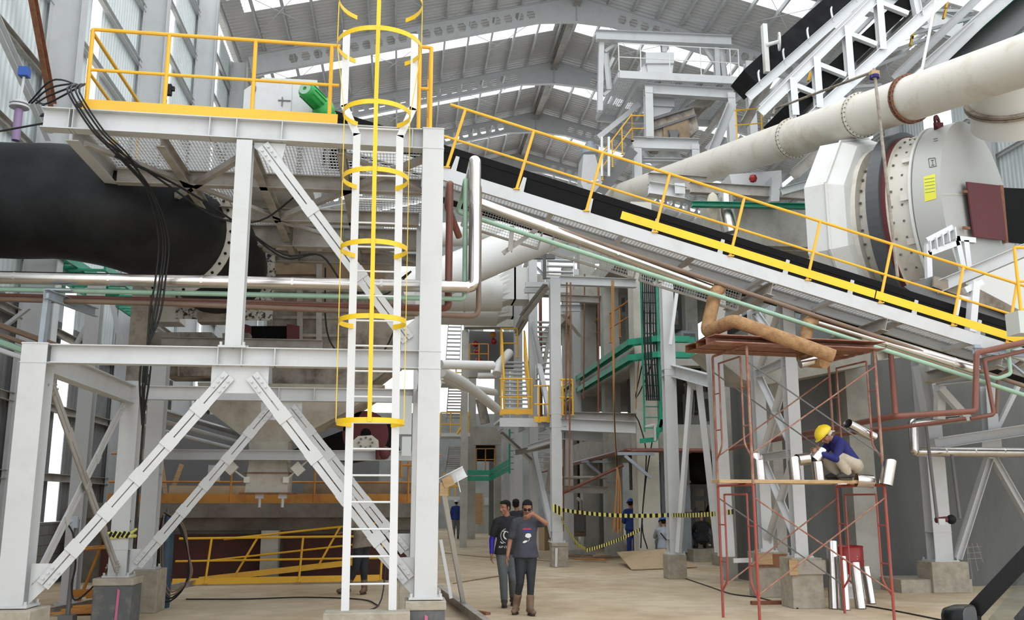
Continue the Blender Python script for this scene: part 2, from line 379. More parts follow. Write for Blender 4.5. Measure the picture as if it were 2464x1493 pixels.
def rafter_half(s):
    """castellated beam: hexagonal holes in the web"""
    g = MB(); xe = -6.5 if s < 0 else 20.65; ze = ZE+(ZR-ZE)*(.02)
    A, B = V((XR, 0, ZR)), V((xe, 0, ze)); d = (B-A); L = d.length; d.normalize(); n = V((-d.z*1, 0, d.x)) if s > 0 else V((d.z, 0, -d.x))
    if n.z > 0: n = -n
    D = .85; T0, T1 = 1.9, L-1.5; per = .5; k = int((T1-T0)/per); per = (T1-T0)/k
    P = lambda t, h: A+d*t+n*h
    w = .012
    def solid(t0, t1, h0=0, h1=None, q0=D, q1=D):
        g.plate([P(t0,0), P(t1,0), P(t1,q1), P(t0,q0)], (0,1,0), w)
    g.plate([A, P(T0,0), P(T0,D), V((XR,0,ZR-D-.32))], (0,1,0), w); solid(T1, L, q0=D, q1=D+.1)
    for i in range(k):
        t = T0+i*per; c = t+per/2; hh = D/2; rr = .19; hx = [(c-rr*.62, hh-rr), (c+rr*.62, hh-rr), (c+rr, hh), (c+rr*.62, hh+rr), (c-rr*.62, hh+rr), (c-rr, hh)]
        out = [(t,0),(t+per,0),(t+per,hh),(t+per,D),(t,D),(t,hh)]
        for a in range(6):
            b = (a+1) % 6
            g.plate([P(*out[a]), P(*out[b]), P(*hx[b]), P(*hx[a])], (0,1,0), w)
    for h in (0, D):
        a_, b_ = P(T0 if h else 0, h), P(L, h); g.bar(a_, b_, .22, .018, n)
    g.bar(V((XR,0,ZR-D-.33)), P(T0, D), .22, .018, n)
    return g
rl, rr_ = rafter_half(-1), rafter_half(1); protos = None
for i, y in enumerate(FY[2:]):
    t = T('roof_frame', (XR, y, ZE), 'pale castellated roof frame with hexagonal web holes, %s from the camera' % ['nearest','second','third','fourth','fifth','farthest'][i], 'roof frame', 'castellated roof frames')
    if protos is None:
        protos = []
        for nm_, g in (('rafter', rl), ('rafter', rr_)):
            g.v = [p+V((0, y, 0)) for p in g.v]; protos.append(O(nm_, g, 'steel', t))
        g = MB(); g.box((XR, y, ZR-.55), (.03,.24,1.2)); bolts(g, [(XR+.016, y+dy, ZR-1.05+k*.12) for dy in (-.08,.08) for k in range(9)], (1,0,0), .015, .02); protos.append(O('ridge_plate', g, 'steel', t))
    else:
        for p in protos: c = p.copy(); C.objects.link(c); c.parent = t; c['_w'] = tuple(t.location)
# ridge girder and roof rod bracing
g = MB(); g.ib((XR, 30.7, ZR-.28), (XR, 61.8, ZR-.28), .35, .3, .02, .02); O('ridge_beam', g, 'steel_dirty', label='dark grey girder running along the roof ridge', cat='beam')
for i, y in enumerate(FY[2:-1]):
    for s in (-1, 1):
        xe = WL if s < 0 else WR
        for j, (a, b) in enumerate(((.05,.38), (.38,.7), (.7,.97))):
            f = lambda t, yy: V((XR+(xe-XR)*t, yy, ZR+(ZE-ZR)*t-.1)); g = MB(); Y0, Y1 = y+.15, FY[i+3]-.15
            rod = T('cross_bracing', f(a, Y0), 'thin crossed steel rods under the roof slope', 'bracing', 'crossed roof bracing rods')
            for p, q in ((a, b), (b, a)): g = MB(); g.tube([f(p, Y0), f(q, Y1)], .013, 5); O('rod', g, 'steel', rod)
# diagonal braces on the left wall near the camera
for nm_, p, q, m, lab in (('a', (-6.9,11.5,11.0), (-6.9,18.3,8.55), 'steel', 'pale diagonal wall brace meeting the nearest left wall column at rail height'),
                     ('b', (-6.9,13.6,6.6), (-6.9,18.3,8.2), 'cream_clean', 'cream angle brace rising to the gusset of the nearest left wall column'),
                     ('c', (-6.9,15.8,11.8), (-6.9,18.3,9.2), 'rust', 'rusty brown diagonal brace high on the left wall')):
    g = MB(); g.ch(p, q, .2, .1, .012); O('wall_brace', g, m, label=lab, cat='brace')
# ======================= shared building blocks ================================
def guard(name, pts, posts, h, m, label, group=None, cat='railing', r=.024, toe=True, upv=(0,0,1), mid=.5, toem=None, toeoff=(0,0,0), tz=.1, ends=0, th=.1):
    """pts: base line; posts: parameters 0..len-1 along it"""
    pts = [V(p) for p in pts]; up = V(upv).normalized()
    t = T(name, pts[0], label, cat, group)
    def at(s):
        i = min(int(s), len(pts)-2); return pts[i].lerp(pts[i+1], s-i)
    for s in posts:
        g = MB(); b = at(s); g.tube([b, b+up*h], r, 8); g.box(b+up*.008, (.1,.1,.016)); O('post', g, m, t)
    g = MB(); g.tube(fillet([p+up*h for p in pts], .08), r, 8); O('top_rail', g, m, t)
    g = MB(); g.tube(fillet([p+up*h*mid for p in pts], .08), r*.85, 8); O('mid_rail', g, m, t)
    if toe:
        g = MB()
        for i in range(len(pts)-1): g.bar(pts[i]+up*tz+V(toeoff), pts[i+1]+up*tz+V(toeoff), .008, th, up)
        O('toe_board', g, toem or m, t)
    return t
def column(x, y, z0, z1, label, w=.25, m='steel', group=None, stiff=(), name='steel_column', up=(0,1,0), plate=True, d=None):
    t = T(name, (x, y, z0), label, 'column', group)
    g = MB(); g.ib((x, y, z0), (x, y, z1), d or w, w, .014, .01, up); O('shaft', g, m, t)
    if stiff:
        g = MB()
        for z in stiff: g.box((x, y, z), (w+.012, (d or w)+.012, .012))
        O('stiffener', g, m, t)
    if plate:
        g = MB(); g.box((x, y, z0+.012), (w+.12, w+.12, .024)); bolts(g, [(x+a*(w/2+.035), y+b*(w/2+.035), z0+.024) for a in (-1,1) for b in (-1,1)], (0,0,1), .016, .04); O('base_plate', g, m, t)
    return t
def beam(p, q, label, h=.2, b=.15, m='steel', name='steel_beam', group=None, stiff=(), kind='ib', cat='beam'):
    t = T(name, p, label, cat, group)
    g = MB(); (g.ib if kind == 'ib' else g.ch)(p, q, h, b); O('girder', g, m, t)
    if stiff:
        p_, q_ = V(p), V(q); g = MB(); s, u = basis(q_-p_)
        for k in stiff: c = p_.lerp(q_, k); g.bar(c-u*h/2, c+u*h/2, b*.98, .01, q_-p_)
        O('stiffener', g, m, t)
    return t
def brace(p, q, label, w=.07, gap=.014, nrm=(0,1,0), m='steel', name='diagonal_brace', group=None, battens=3, th=.05, bl=.5):
    """two angles side by side with batten plates and bolted ends"""
    p, q = V(p), V(q); t = T(name, p, label, 'brace', group); d = (q-p).normalized(); n = V(nrm).normalized(); s = d.cross(n).normalized()
    for k in (-1, 1):
        g = MB(); o = s*k*(gap/2); g.prof(p+o, q+o, [(0,0),(w*k,0),(w*k,.008),(.008*k,.008),(.008*k,th),(0,th)] if True else 0, n); O('angle_bar', g, m, t)
    for i in range(battens):
        g = MB(); c = p.lerp(q, (i+1)/(battens+1)); g.prof(c-d*.07, c+d*.07, [(-w*1.18,-.012),(w*1.18,-.012),(w*1.18,-.002),(-w*1.18,-.002)], n)
        O('batten_plate', g, m, t)
    for e, sg in ((p, 1), (q, -1)):
        for i in range(3):
            for k in (-1, 1): g = MB(); bolts(g, [e+d*sg*(.06+.07*i)+s*k*(w*.6)], -n, .014, .028); O('bolt', g, m, t)
    return t
def pier(name, x, y, z, w, d, label, m='plinth', cap=None, z0=0, taper=1.0, group=None, mark=None):
    t = T(name, (x, y, z0), label, 'plinth', group)
    a, b = w/2, d/2; k = taper
    g = MB(); g.loft([[(x+sx*a*kk, y+sy*b*kk, zz) for sx, sy in ((-1,-1),(1,-1),(1,1),(-1,1))] for kk, zz in ((k, z0), (1, z-(.1 if cap else 0)))]); o = O('block', g, m, t, bevel=.012)
    if cap: g = MB(); g.box((x, y, z-.05), (w*1.06, d*1.06, .1)); O('grout_cap', g, cap, t, bevel=.012)
    if mark:
        g = MB(); g.plate([(x+mark, y-b*1.0-.012, z0+.02), (x+mark+.035, y-b-.012, z0+.02), (x+mark+.045, y-b-.012, z-.16), (x+mark+.012, y-b-.012, z-.14)], (0,1,0), .004); O('paint_mark', g, 'pink_paint', t, label='pink paint mark')
    return t
def pipe(name, pts, r, m, label, rf=.15, cat='pipe', group=None, n=12, seams=None, sm='silver', parts=None, flex=5):
    t = T(name, pts[0], label, cat, group) if (seams or parts) else None
    g = MB(); P = fillet(pts, rf, flex); g.tube(P, r, n)
    o = O(name if t is None else 'pipe_run', g, m, t, *( (label, cat, group) if t is None else ()))
    if seams:
        pts = [V(p) for p in pts]
        for a, b in zip(pts[:-1], pts[1:]):
            L = (b-a).length; k = int(L/seams)
            for i in range(1, k+1): c = a.lerp(b, i*seams/L); g = MB(); g.ring(c, b-a, r*.98, r*1.03, .03, 16); O('joint_band', g, sm, t)
    return t or o
# ======================= near steel frame, front bents =========================
XL, XM, XRc = -4.0, -1.9, .31
pier('concrete_pier', XL-.02, 10.95, .57, .62, .6, 'low concrete pier under the far left front column', 'plinth', None)
pier('concrete_pier', XRc, 11.02, .61, .42, .42, 'black painted pier with pink mark under the tall central column', 'plinth_black', 'plinth', mark=-.02)
pier('concrete_pier', -.31, 10.65, .53, .9, .36, 'pale wide concrete pad under the caged ladder', 'plinth', None)
pier('concrete_pier', XL+.08, 14.55, .62, .52, .52, 'black painted pier with pink mark in the second row at left', 'plinth_black', 'plinth', mark=.06)
pier('concrete_pier', -3.95, 15.95, .64, .62, .6, 'pale concrete pier behind the black pink-marked pier at left', 'plinth')
pier('concrete_pier', .3, 14.62, .80, .55, .5, 'brownish concrete pier behind the ladder foot', 'plinth', 'plinth')
column(XL, 11, .58, 3.38, 'thick white steel column at the far left front with torn paint film', .27, stiff=(3.16, 3.37))
column(XRc, 11, .62, 6.08, 'tallest white front column, right of the caged ladder', .25, stiff=(3.16, 3.36, 5.82, 6.07))
column(XM, 11, 3.36, 5.84, 'slender white post standing on the middle of the front beam', .18, d=.18)
column(-3.93, 14.6, .62, 3.4, 'grey second-row column with yellow black tape tied round it', .25, stiff=(1.0, 3.15, 3.34))
column(-3.9, 15.95, .64, 3.85, 'grey column standing behind the taped column at left', .25, stiff=(2.1,))
column(.3, 14.62, .80, 5.9, 'grey second-row column partly hidden by the ladder', .25, stiff=(3.15, 3.34))
g = MB(); random.seed(3)
for k in range(3):
    z = 1.18+k*.03; g.tube([(-3.93+.15*a, 14.6+.15*b, z+random.uniform(-.03,.03)) for a, b in ((-1,-1),(1,-1),(1,1),(-1,1))], [.02]*4, 5, closed=True)
o = O('warning_tape', g, 'tape_yellow', label='knotted yellow and black tape around the grey second-row column', cat='tape')
g = MB()
for k in range(5): g.box((-4.05+k*.06, 14.44, 1.2+.01*(k%2)), (.035,.012,.09), R=Matrix.Rotation(.5, 3, 'Y'))
O('black_stripe', g, 'black', o)
beam((XL+.13, 11, 3.27), (XRc-.12, 11, 3.27), 'white front beam below the silver pipe carrying the slender post', .21, .16, stiff=(.446, .51, .60))
beam((-4.2, 11, 6.02), (XRc-.12, 11, 5.95), 'upper white front beam under the yellow railing', .25, .18, stiff=(.07, .08, .43, .5, .62, .97))
beam((-3.82, 14.6, 3.24), (.18, 14.6, 3.24), 'grey second-row beam behind the front bracing', .2, .15, stiff=(.5, .63))
beam((-3.94, 11.12, 3.2), (-3.94, 14.48, 3.2), 'grey beam running back from the far left front column', .26, .16)
beam((.3, 11.12, 3.22), (.3, 14.5, 3.22), 'grey beam running back from the tall front column at mid height', .2, .15)
beam((-4.4, 17.04, 2.45), (.4, 17.04, 2.45), 'pale box beam carrying the hopper neck', .17, .2)
beam((-4.0, 16.3, 4.25), (-1.35, 16.3, 4.25), 'dusty beam across the top of the small bins', .2, .2, 'steel_dirty')
def gusset(x0, x1, z0, z1, y, label, cut=0):
    g = MB(); g.box(((x0+x1)/2, y, (z0+z1)/2), (x1-x0, .014, z1-z0)); return O('gusset_plate', g, 'steel', label=label, cat='plate')
gusset(-2.13, -1.5, 2.86, 3.17, 11.0, 'rectangular gusset plate under the middle of the front beam')
gusset(-2.08, -1.48, 2.86, 3.14, 14.62, 'rectangular gusset plate under the grey second-row beam')
for pts, y, lab in (([(-3.86,.6),(-3.45,1.02),(-3.86,1.02)], 11.0, 'triangular gusset with handwriting at the foot of the far left front column'),
                 ([(.18,.64),(-.22,1.06),(.18,1.06)], 11.0, 'triangular gusset at the foot of the tall front column'),
                 ([(-3.8,.64),(-3.45,1.0),(-3.8,1.0)], 14.6, 'triangular gusset at the foot of the taped column'),
                 ([(.17,.84),(-.2,1.2),(.17,1.2)], 14.62, 'triangular gusset at the foot of the second-row column behind the ladder'),
                 ([(.18,3.38),(-.02,3.38),(-.02,3.62),(.18,3.8)], 11.0, 'gusset beside the tall front column above the front beam'),
                 ([(-1.8,5.84),(-1.8,5.78),(-1.5,5.48),(-1.43,5.84)], 11.0, 'gusset below the upper front beam beside the slender post')):
    g = MB(); g.plate([(a, y, b) for a, b in pts], (0,1,0), .014); O('gusset_plate', g, 'steel', label=lab, cat='plate')
# handwriting on the left gusset
g = MB(); random.seed(5)
for k in range(9):
    x = -3.84+k*.028; z = .80+k*.027; g.tube([(x, 10.985, z), (x+.02, 10.985, z+random.uniform(.01,.04)), (x+.012, 10.985, z+random.uniform(-.02,.02))], .0022, 4)
O('marker_scrawl', g, 'dark_steel', label='dark marker scrawl on the gusset of the far left front column', cat='writing')
brace((-3.72, 10.96, .80), (-1.93, 10.96, 3.06), 'white double brace rising right from the far left front column', battens=5)
brace((.12, 10.96, .82), (-1.68, 10.96, 3.06), 'white double brace falling right to the foot of the tall front column', battens=4)
brace((.06, 10.96, 3.5), (-1.7, 10.96, 5.8), 'white double brace between the slender post and the tall front column', battens=2)
brace((-3.68, 14.56, .78), (-1.92, 14.56, 3.04), 'grey double brace rising right behind the front bracing', m='steel', battens=5)
brace((.1, 14.58, .95), (-1.64, 14.56, 3.04), 'grey double brace falling right behind the ladder', m='steel', battens=5)
brace((-3.9, 11.15, 3.0), (-3.9, 14.45, .7), 'weathered brace falling away from the far left front column', nrm=(-1,0,0), m='steel_dirty', battens=3)
brace((-3.96, 11.3, .68), (-3.96, 14.3, 3.05), 'grey angle brace rising towards the taped column', nrm=(-1,0,0), m='steel', battens=2)
# ======================= platform over the frame ===============================
beam((-3.9, 11.1, 5.92), (-3.9, 16.6, 5.92), 'grey edge beam of the platform along its left side', .22, .15)
beam((.31, 11.13, 5.92), (.31, 16.6, 5.92), 'grey edge beam of the platform along its right side', .22, .15)
for i, y in enumerate((12.55, 14.1, 15.3, 16.6)):
    beam((-3.8, y, 5.88), (.2, y, 5.88), 'dusty cross beam under the platform grating, %s from the front' % ['first','second','third','last'][i], .2 if i != 2 else .34, .14, 'steel_dirty', stiff=(.3,.5,.7) if i > 1 else ())
for i, x in enumerate((-2.9, -1.9, -.8)):
    beam((x, 11.1, 5.86), (x, 16.5, 5.86), 'dusty joist running back beneath the grating, %s from the left' % ['first','second','third'][i], .16, .1, 'steel_dirty')
for i, (p, q) in enumerate((((-3.8,11.2,5.78),(-1.9,14.0,5.78)), ((-1.9,11.2,5.78),(-3.8,14.0,5.78)), ((.2,11.2,5.78),(-1.9,14.0,5.78)), ((-1.9,14.1,5.76),(.2,16.4,5.76)), ((-3.8,14.1,5.76),(-1.9,16.4,5.76)), ((-.8,11.2,5.79),(.2,12.5,5.79)))):
    g = MB(); g.ang(p, q, .08); O('floor_brace', g, 'steel_dirty', label='flat diagonal angle beneath the grating, %s counting from the left front' % ['first','second','third','fourth','fifth','sixth'][i], cat='brace')
g = MB()
def grating(g, x0, x1, y0, y1, z, sx=.042, sy=.11):
    n = int((x1-x0)/sx)
    for i in range(n+1): x = x0+(x1-x0)*i/n; g.box((x, (y0+y1)/2, z), (.005, y1-y0, .03))
    n = int((y1-y0)/sy)
    for i in range(n+1): y = y0+(y1-y0)*i/n; g.box(((x0+x1)/2, y, z+.008), (x1-x0, .007, .012))
for x0, x1, y0, y1 in ((-3.9,.3,11.08,13.1), (-3.9,-2.45,13.1,15.2), (-.85,.3,13.1,16.6), (-3.9,-.85,15.2,16.6)): grating(g, x0+.01, x1-.01, y0+.01, y1-.01, 6.08)
O('floor_grating', g, 'steel', label='galvanised bar grating of the high platform, seen from below', cat='grating')
# yellow railings of the platform
zp = 6.13
guard('guard_rail', [(-3.78,13.3,zp+.03), (-3.78,11.02,zp+.03), (-.84,11.02,zp-.02)], [0, .97, 1.01, 1.31, 1.655, 1.965], 1.03, 'yellow', 'yellow pipe railing along the front of the high platform', mid=.5, tz=.07, toeoff=(0,-.03,0), th=.12)
guard('guard_rail', [(.13,11.0,zp-.05), (.27,11.0,zp-.05), (.27,12.0,zp-.05)], [0, 1, 1.15, 1.9], 1.1, 'yellow', 'short yellow railing running back beside the ladder head', toe=False, mid=.5)
# ======================= caged ladder ==========================================
lad = T('caged_ladder', (-.31, 10.72, .53), 'tall white ladder with yellow safety cage in front of the platform', 'ladder')
LY = 10.72
def lx(z): return -.545-.008*(z-.45), -.045-.008*(z-.45)
for k in (0, 1):
    g = MB(); g.bar((lx(.53)[k], LY, .53), (lx(5.9)[k], LY, 5.9), .085, .022, (0,1,0)); e = -.75 if k == 0 else .06
    g.bar((lx(5.9)[k], LY, 5.88), (e, LY, 6.25), .085, .022, (0,1,0)); g.bar((e, LY, 6.22), (e, LY, 7.2), .085, .022, (0,1,0))
    g.box((e, LY+.11, 7.15), (.02, .22, .08)); g.box((e, LY+.11, 6.6), (.02,.22,.06)); O('stile', g, 'white_paint', lad)
for k in range(19):
    z = .8+.287*k; a, b = lx(z); g = MB(); g.tube([(a+.01, LY, z), (b-.01, LY, z)], .011, 8); O('rung', g, 'white_paint', lad)
cy = LY-.3
for k, (z, r, e0) in enumerate(((2.5,.365,0), (3.6,.37,0), (4.42,.37,0), (5.24,.37,0), (6.02,.385,0), (6.85,.49,0), (7.42,.49,0))):
    cx = -.31-.008*(z-.45) if k < 5 else -.345
    g = MB(); b = .34
    g.ring((cx, cy, z), (0,0,1), r-.007, r, .055, 44, -PI/2-(PI-b*1.9), -PI/2+(PI-b*1.9), (0,1,0))
    ex = r*math.sin(b*1.9); ey = cy+r*math.cos(b*1.9)
    xa, xb = (lx(z) if k < 5 else (-.75, .06))
    for s, tx in ((-1, xa), (1, xb)): g.bar((cx+s*ex, ey, z), (tx, LY-.01, z), .007, .055, (0,0,1))
    O('cage_hoop', g, 'yellow_bright', lad)
g = MB(); g.bar((-.325, cy-.372, 2.48), (-.355, cy-.385, 6.05), .045, .008, (0,1,0)); g.bar((-.355, cy-.385, 6.05), (-.35, cy-.495, 6.85), .045, .008, (0,1,0)); g.bar((-.35, cy-.495, 6.85), (-.35, cy-.495, 8.2), .045, .008, (0,1,0)); O('cage_strap', g, 'yellow_bright', lad)
for s in (-1, 1):
    g = MB(); P = [(-.33+s*.362, cy, 2.5), (-.35+s*.372, cy, 6.02), (-.345+s*.485, cy, 6.85), (-.345+s*.485, cy, 7.45)]
    for a, b in zip(P[:-1], P[1:]): g.bar(a, b, .008, .045, (0,1,0))
    O('cage_strap', g, 'yellow_bright', lad)
# ======================= conveyor drive on the platform ========================
t = T('drive_housing', (-1.95, 13.6, 6.1), 'white sheet steel conveyor head housing with bolted door on the platform', 'housing')
g = MB(); g.prof((-2.4,13.5,6.98), (-2.4,14.9,6.98), [(0,-.88),(1.05,-.88),(1.05,.83),(.25,.83),(.0,.62)], (0,0,1)); O('casing', g, 'steel', t)
g = MB(); g.box((-1.97,13.488,7.44), (.52,.02,.56)); O('door', g, 'steel', t)
d_ = g; g = MB()
for z in (7.25,7.62): g.box((-2.24,13.475,z), (.03,.02,.07))
g.bar((-1.9,13.47,7.45), (-1.72,13.47,7.45), .015, .015); g.bar((-1.84,13.46,7.36), (-1.84,13.46,7.5), .015, .015); O('latch', g, 'dark_steel', t)
mt = T('gear_motor', (-1.38, 13.2, 7.05), 'bright green gear motor mounted beside the white head housing', 'motor')
ax = V((.42,.9,-.12)).normalized(); c = V((-1.46,12.95,7.42))
g = MB(); lathe(g, c, [(0,0),(.10,0),(.125,.03),(.125,.42),(.14,.44),(.14,.5),(0,.5)], 20, ax)
for k in range(12):
    a = 2*PI*k/12; s, u = basis(ax); q = s*math.cos(a)+u*math.sin(a); g.bar(c+ax*.06+q*.125, c+ax*.4+q*.125, .01, .03, q)
O('motor_body', g, 'green_motor', mt)
g = MB(); g.ring(c-ax*.005, ax, .03, .09, .02, 20); O('fan_cover', g, 'mint', mt)
g = MB(); g.sph(c+ax*.5+V((.02,0,-.08)), (.17,.2,.2), 14); g.box(c+ax*.62+V((.02,0,-.2)), (.26,.3,.22)); O('gearbox', g, 'green_motor', mt)
g = MB(); g.box((-1.35,13.25,7.05), (.5,.5,.025)); g.bar((-1.55,13.4,6.1), (-1.55,13.4,7.05), .06, .06); g.bar((-1.15,13.4,6.1), (-1.15,13.4,7.05), .06, .06); O('mounting_plate', g, 'dark_steel', mt)
# small probe on a post and the instrument on the duct
t = T('sensor_post', (-3.3,13.4,6.1), 'thin pole with black level sensor head above the platform railing', 'sensor')
g = MB(); g.tube([(-3.52,13.4,6.1), (-3.47,13.4,7.35)], .018, 8); O('pole', g, 'dark_steel', t); g = MB(); g.box((-3.44,13.4,7.5), (.08,.08,.16)); g.box((-3.39,13.4,7.52), (.06,.05,.06)); O('sensor_head', g, 'black', t)
# ======================= ducts and pipes =======================================
t = T('elbow_duct', (-5.8,13.4,5.2), 'huge black wrapped duct curving in from the left edge', 'duct')
dpts = [(-7.2,13.3,5.80), PY(0,483,13.35), PY(150,486,13.35), PY(260,503,13.4), PY(335,525,13.6), PY(390,547,13.95), PY(428,566,14.35)]
def smooth(pts, n=4):
    P = [V(p) for p in pts]; P = [P[0]*2-P[1]]+P+[P[-1]*2-P[-2]]; out = []
    for i in range(1, len(P)-2):
        for k in range(n):
            t_ = k/n; a, b, c, d = P[i-1:i+3]; out.append(.5*((2*b)+(c-a)*t_+(2*a-5*b+4*c-d)*t_**2+(3*b-a-3*c+d)*t_**3))
    return out+[P[-2]]
D = smooth(dpts, 5); rs = [.80-.0*i/len(D) for i in range(len(D))]; rs[-3:] = [.8,.8,.8]
g = MB(); g.tube(D, rs, 40); O('wrapped_elbow', g, 'wrap', t)
e = D[-1]; ax = (D[-1]-D[-2]).normalized(); s, u = basis(ax)
g = MB(); g.ring(e+ax*.0, ax, .5, .93, .03, 48); O('flange', g, 'cream', t)
g = MB(); bolts(g, [e-ax*.015+(s*math.cos(2*PI*k/32)+u*math.sin(2*PI*k/32))*.87 for k in range(32)], -ax, .022, .02); O('bolt_heads', g, 'black', t, kind='stuff')
t = T('duct_collar', (-2.3,16,4.6), 'black duct section behind the big elbow with speckled flange', 'duct')
F2 = PY(530,648,16.35); P = smooth([e+ax*.02, PY(485,592,15.0), PY(515,625,15.7), F2], 4)
g = MB(); g.tube(P, .79, 36); O('duct_body', g, 'wrap', t)
g = MB(); g.ring(F2, (0,1,0), .5, .93, .03, 48); O('flange', g, 'speckled', t)
g = MB(); a_, b_ = PY(436,560,16.42), PY(655,772,16.42); g.box((a_+b_)/2, (b_.x-a_.x, .03, a_.z-b_.z)); O('wall_plate', g, 'speckled', t)
# hoses hanging over the platform edge
for k, (x0, x1) in enumerate(((0,0), (.035,.03), (.09,.07), (.13,-.05))):
    P = smooth([(-4.9+x0,12.3,6.75), (-4.5,11.9,6.9-.1*k), (-4.05+x0,11.4,6.65), (-3.9+x0,10.82,6.3), (-3.6+x0,10.84,5.85), (-3.35+x0,11.05,5.62), (-3.1+x1*.5,11.6,5.35), (-3.02+x1,12.0,4.9), (-3.05+x1,12.12,4.4), (-3.1+x1,12.15,3.9), (-3.15-x1,12.2,3.3), (-3.2,12.4,2.6)], 5)
    g = MB(); g.tube(P, .012, 6); O('hose', g, 'cable', label='black hose hanging over the platform edge across the duct', cat='hose', group='hoses over the platform edge')
for k in range(3):
    P = smooth([(-3.45,11.0,5.75), (-3.0,12.0,5.6-.04*k), (-2.5,12.6,5.38-.05*k), (-1.95,12.7,5.38-.05*k), (-1.4,12.4,5.7)], 6) if k < 1 else smooth([(-3.4,11.1,5.7-.03*k), (-2.9,12.2,5.65), (-2.3,12.9,5.4), (-1.7,13.4,5.15-.05*k), (-1.2,13.6,5.15), (-.8,13.8,4.7), (-.3,13.9,4.55+.1*k), (.1,13.8,5.0)], 6)
    g = MB(); g.tube(P, .013, 6); O('hose', g, 'cable', label='black cable sagging under the platform grating, %s loop' % ['short upper','long middle','long lower'][k], cat='cable')
g = MB(); g.tube(smooth([(-1.35,16.2,5.6), (-1.3,16.2,4.6), (-1.1,16.2,4.15), (-.7,16.2,3.95), (-.3,16.2,4.2), (0,16.2,5.0)], 5), .014, 6); O('cable', g, 'cable', label='black cable hanging in a loop before the dusty casing', cat='cable')
g = MB()
for k in range(4): g.tube(arc((-4.62+.02*k,12.6,6.72+.01*k), .22+.012*k, 0, 2*PI, 24, (1,0,.1), (.1,.8,.35)), .013, 6)
O('coiled_hose', g, 'cable', label='coil of black cable at the left end of the high platform', cat='cable')
g = MB(); g.tube([(-5.4,12.4,6.35), (-4.6,12.5,6.6), (-4.1,12.5,6.7)], .013, 6); g.tube([(-5.1,13.0,7.1), (-4.8,12.8,6.85), (-4.5,12.5,6.75)], .013, 6); O('cable', g, 'cable', label='black cable feeding the coil at the platform end', cat='cable')
t = T('flow_sensor', (-5.6,13.3,6.6), 'lilac tube with steel flange and blue instrument head on the wrapped duct', 'instrument')
g = MB(); g.tube([(-5.42,13.3,6.6), (-5.42,13.3,7.06)], .055, 12); O('tube', g, 'lilac', t); g = MB(); g.ring((-5.42,13.3,7.1), (0,0,1), 0, .13, .03, 20); g.ring((-5.42,13.3,7.15), (0,0,1), 0, .13, .03, 20); g.tube([(-5.42,13.3,7.15), (-5.4,13.3,7.55)], .02, 8); O('flange', g, 'steel', t)
g = MB(); g.box((-5.4,13.3,7.62), (.13,.13,.13)); O('instrument_head', g, 'helmet_blue', t)
t = T('vent_pipe', (-4.5,13.2,6.6), 'short brown pipe stub with round cap above the wrapped duct', 'pipe'); g = MB(); g.tube([(-4.5,13.2,6.6), (-4.48,13.2,7.12)], .04, 10); O('stub', g, 'pipe_brown', t); g = MB(); lathe(g, (-4.48,13.2,7.08), [(.02,0),(.15,.02),(.15,.05),(.1,.08),(0,.09)]); O('cap', g, 'dusty', t)
YP = 12.45
pipe('silver_pipe', [(-7.2,YP,4.44), (.93,YP,4.48), (.93,YP,6.28), (.93,13.55,6.28), (1.0,13.6,6.05), (4.66,13.75,4.84)], .082, 'silver', 'shiny insulated silver pipe turning upward beside the tall front column', .1, seams=1.15, n=20)
pipe('mint_pipe', [(-7.2,YP+.08,4.31), (.81,YP+.08,4.33), (.81,YP+.08,6.02), (.81,13.3,6.02), (.75,13.45,5.83), (10.2,13.62,3.05)], .034, 'mint', 'pale green pipe running below the silver pipe and along the conveyor', .06)
pipe('brown_pipe', [(-7.2,YP+.2,4.22), (-3,YP+.2,4.2), (1.0,YP+.1,4.1), (1.0,YP+.1,5.95), (1.0,13.45,5.95), (1.1,13.6,6.02), (10.4,13.7,3.15)], .035, 'pipe_brown', 'thin brown pipe bending up behind the silver riser', .12)
pipe('red_pipe', [(-7.2,YP+.32,4.27), (.45,YP+.32,4.24), (.6,YP+.25,4.24), (.6,YP+.2,6.0), (.6,13.4,5.9), (.8,13.8,5.55)], .05, 'pipe_red', 'thick dark red pipe riser left of the mint pipe', .06)
# blue-grey pipe support at the far left
t = T('pipe_support', (-4.4,12.6,3.4), 'blue-grey channel post and arm carrying the pipes at left', 'support')
g = MB(); g.ch((-4.42,12.3,3.35), (-4.40,12.3,4.22), .12, .06, .01, (0,1,0)); O('post', g, 'steel_blue', t)
g = MB(); g.ch((-4.45,12.2,4.2), (-4.2,13.4,4.2), .12, .06); g.box((-4.33,12.4,4.29), (.3,.1,.02)); O('arm', g, 'steel_blue', t)
for k, (z, m, r) in enumerate(((3.62,'pipe_brown',.04), (3.5,'pipe_brown',.03), (3.4,'mint',.045), (3.3,'steel',.035))):
    g = MB(); g.tube([(-7.0,12.2,z+.9), (-4.35,13.7,z+.02)], r, 8); O('service_pipe', g, m, label='%s pipe passing behind the far left front column' % ['upper brown','lower brown','thick mint','lowest grey'][k], cat='pipe')
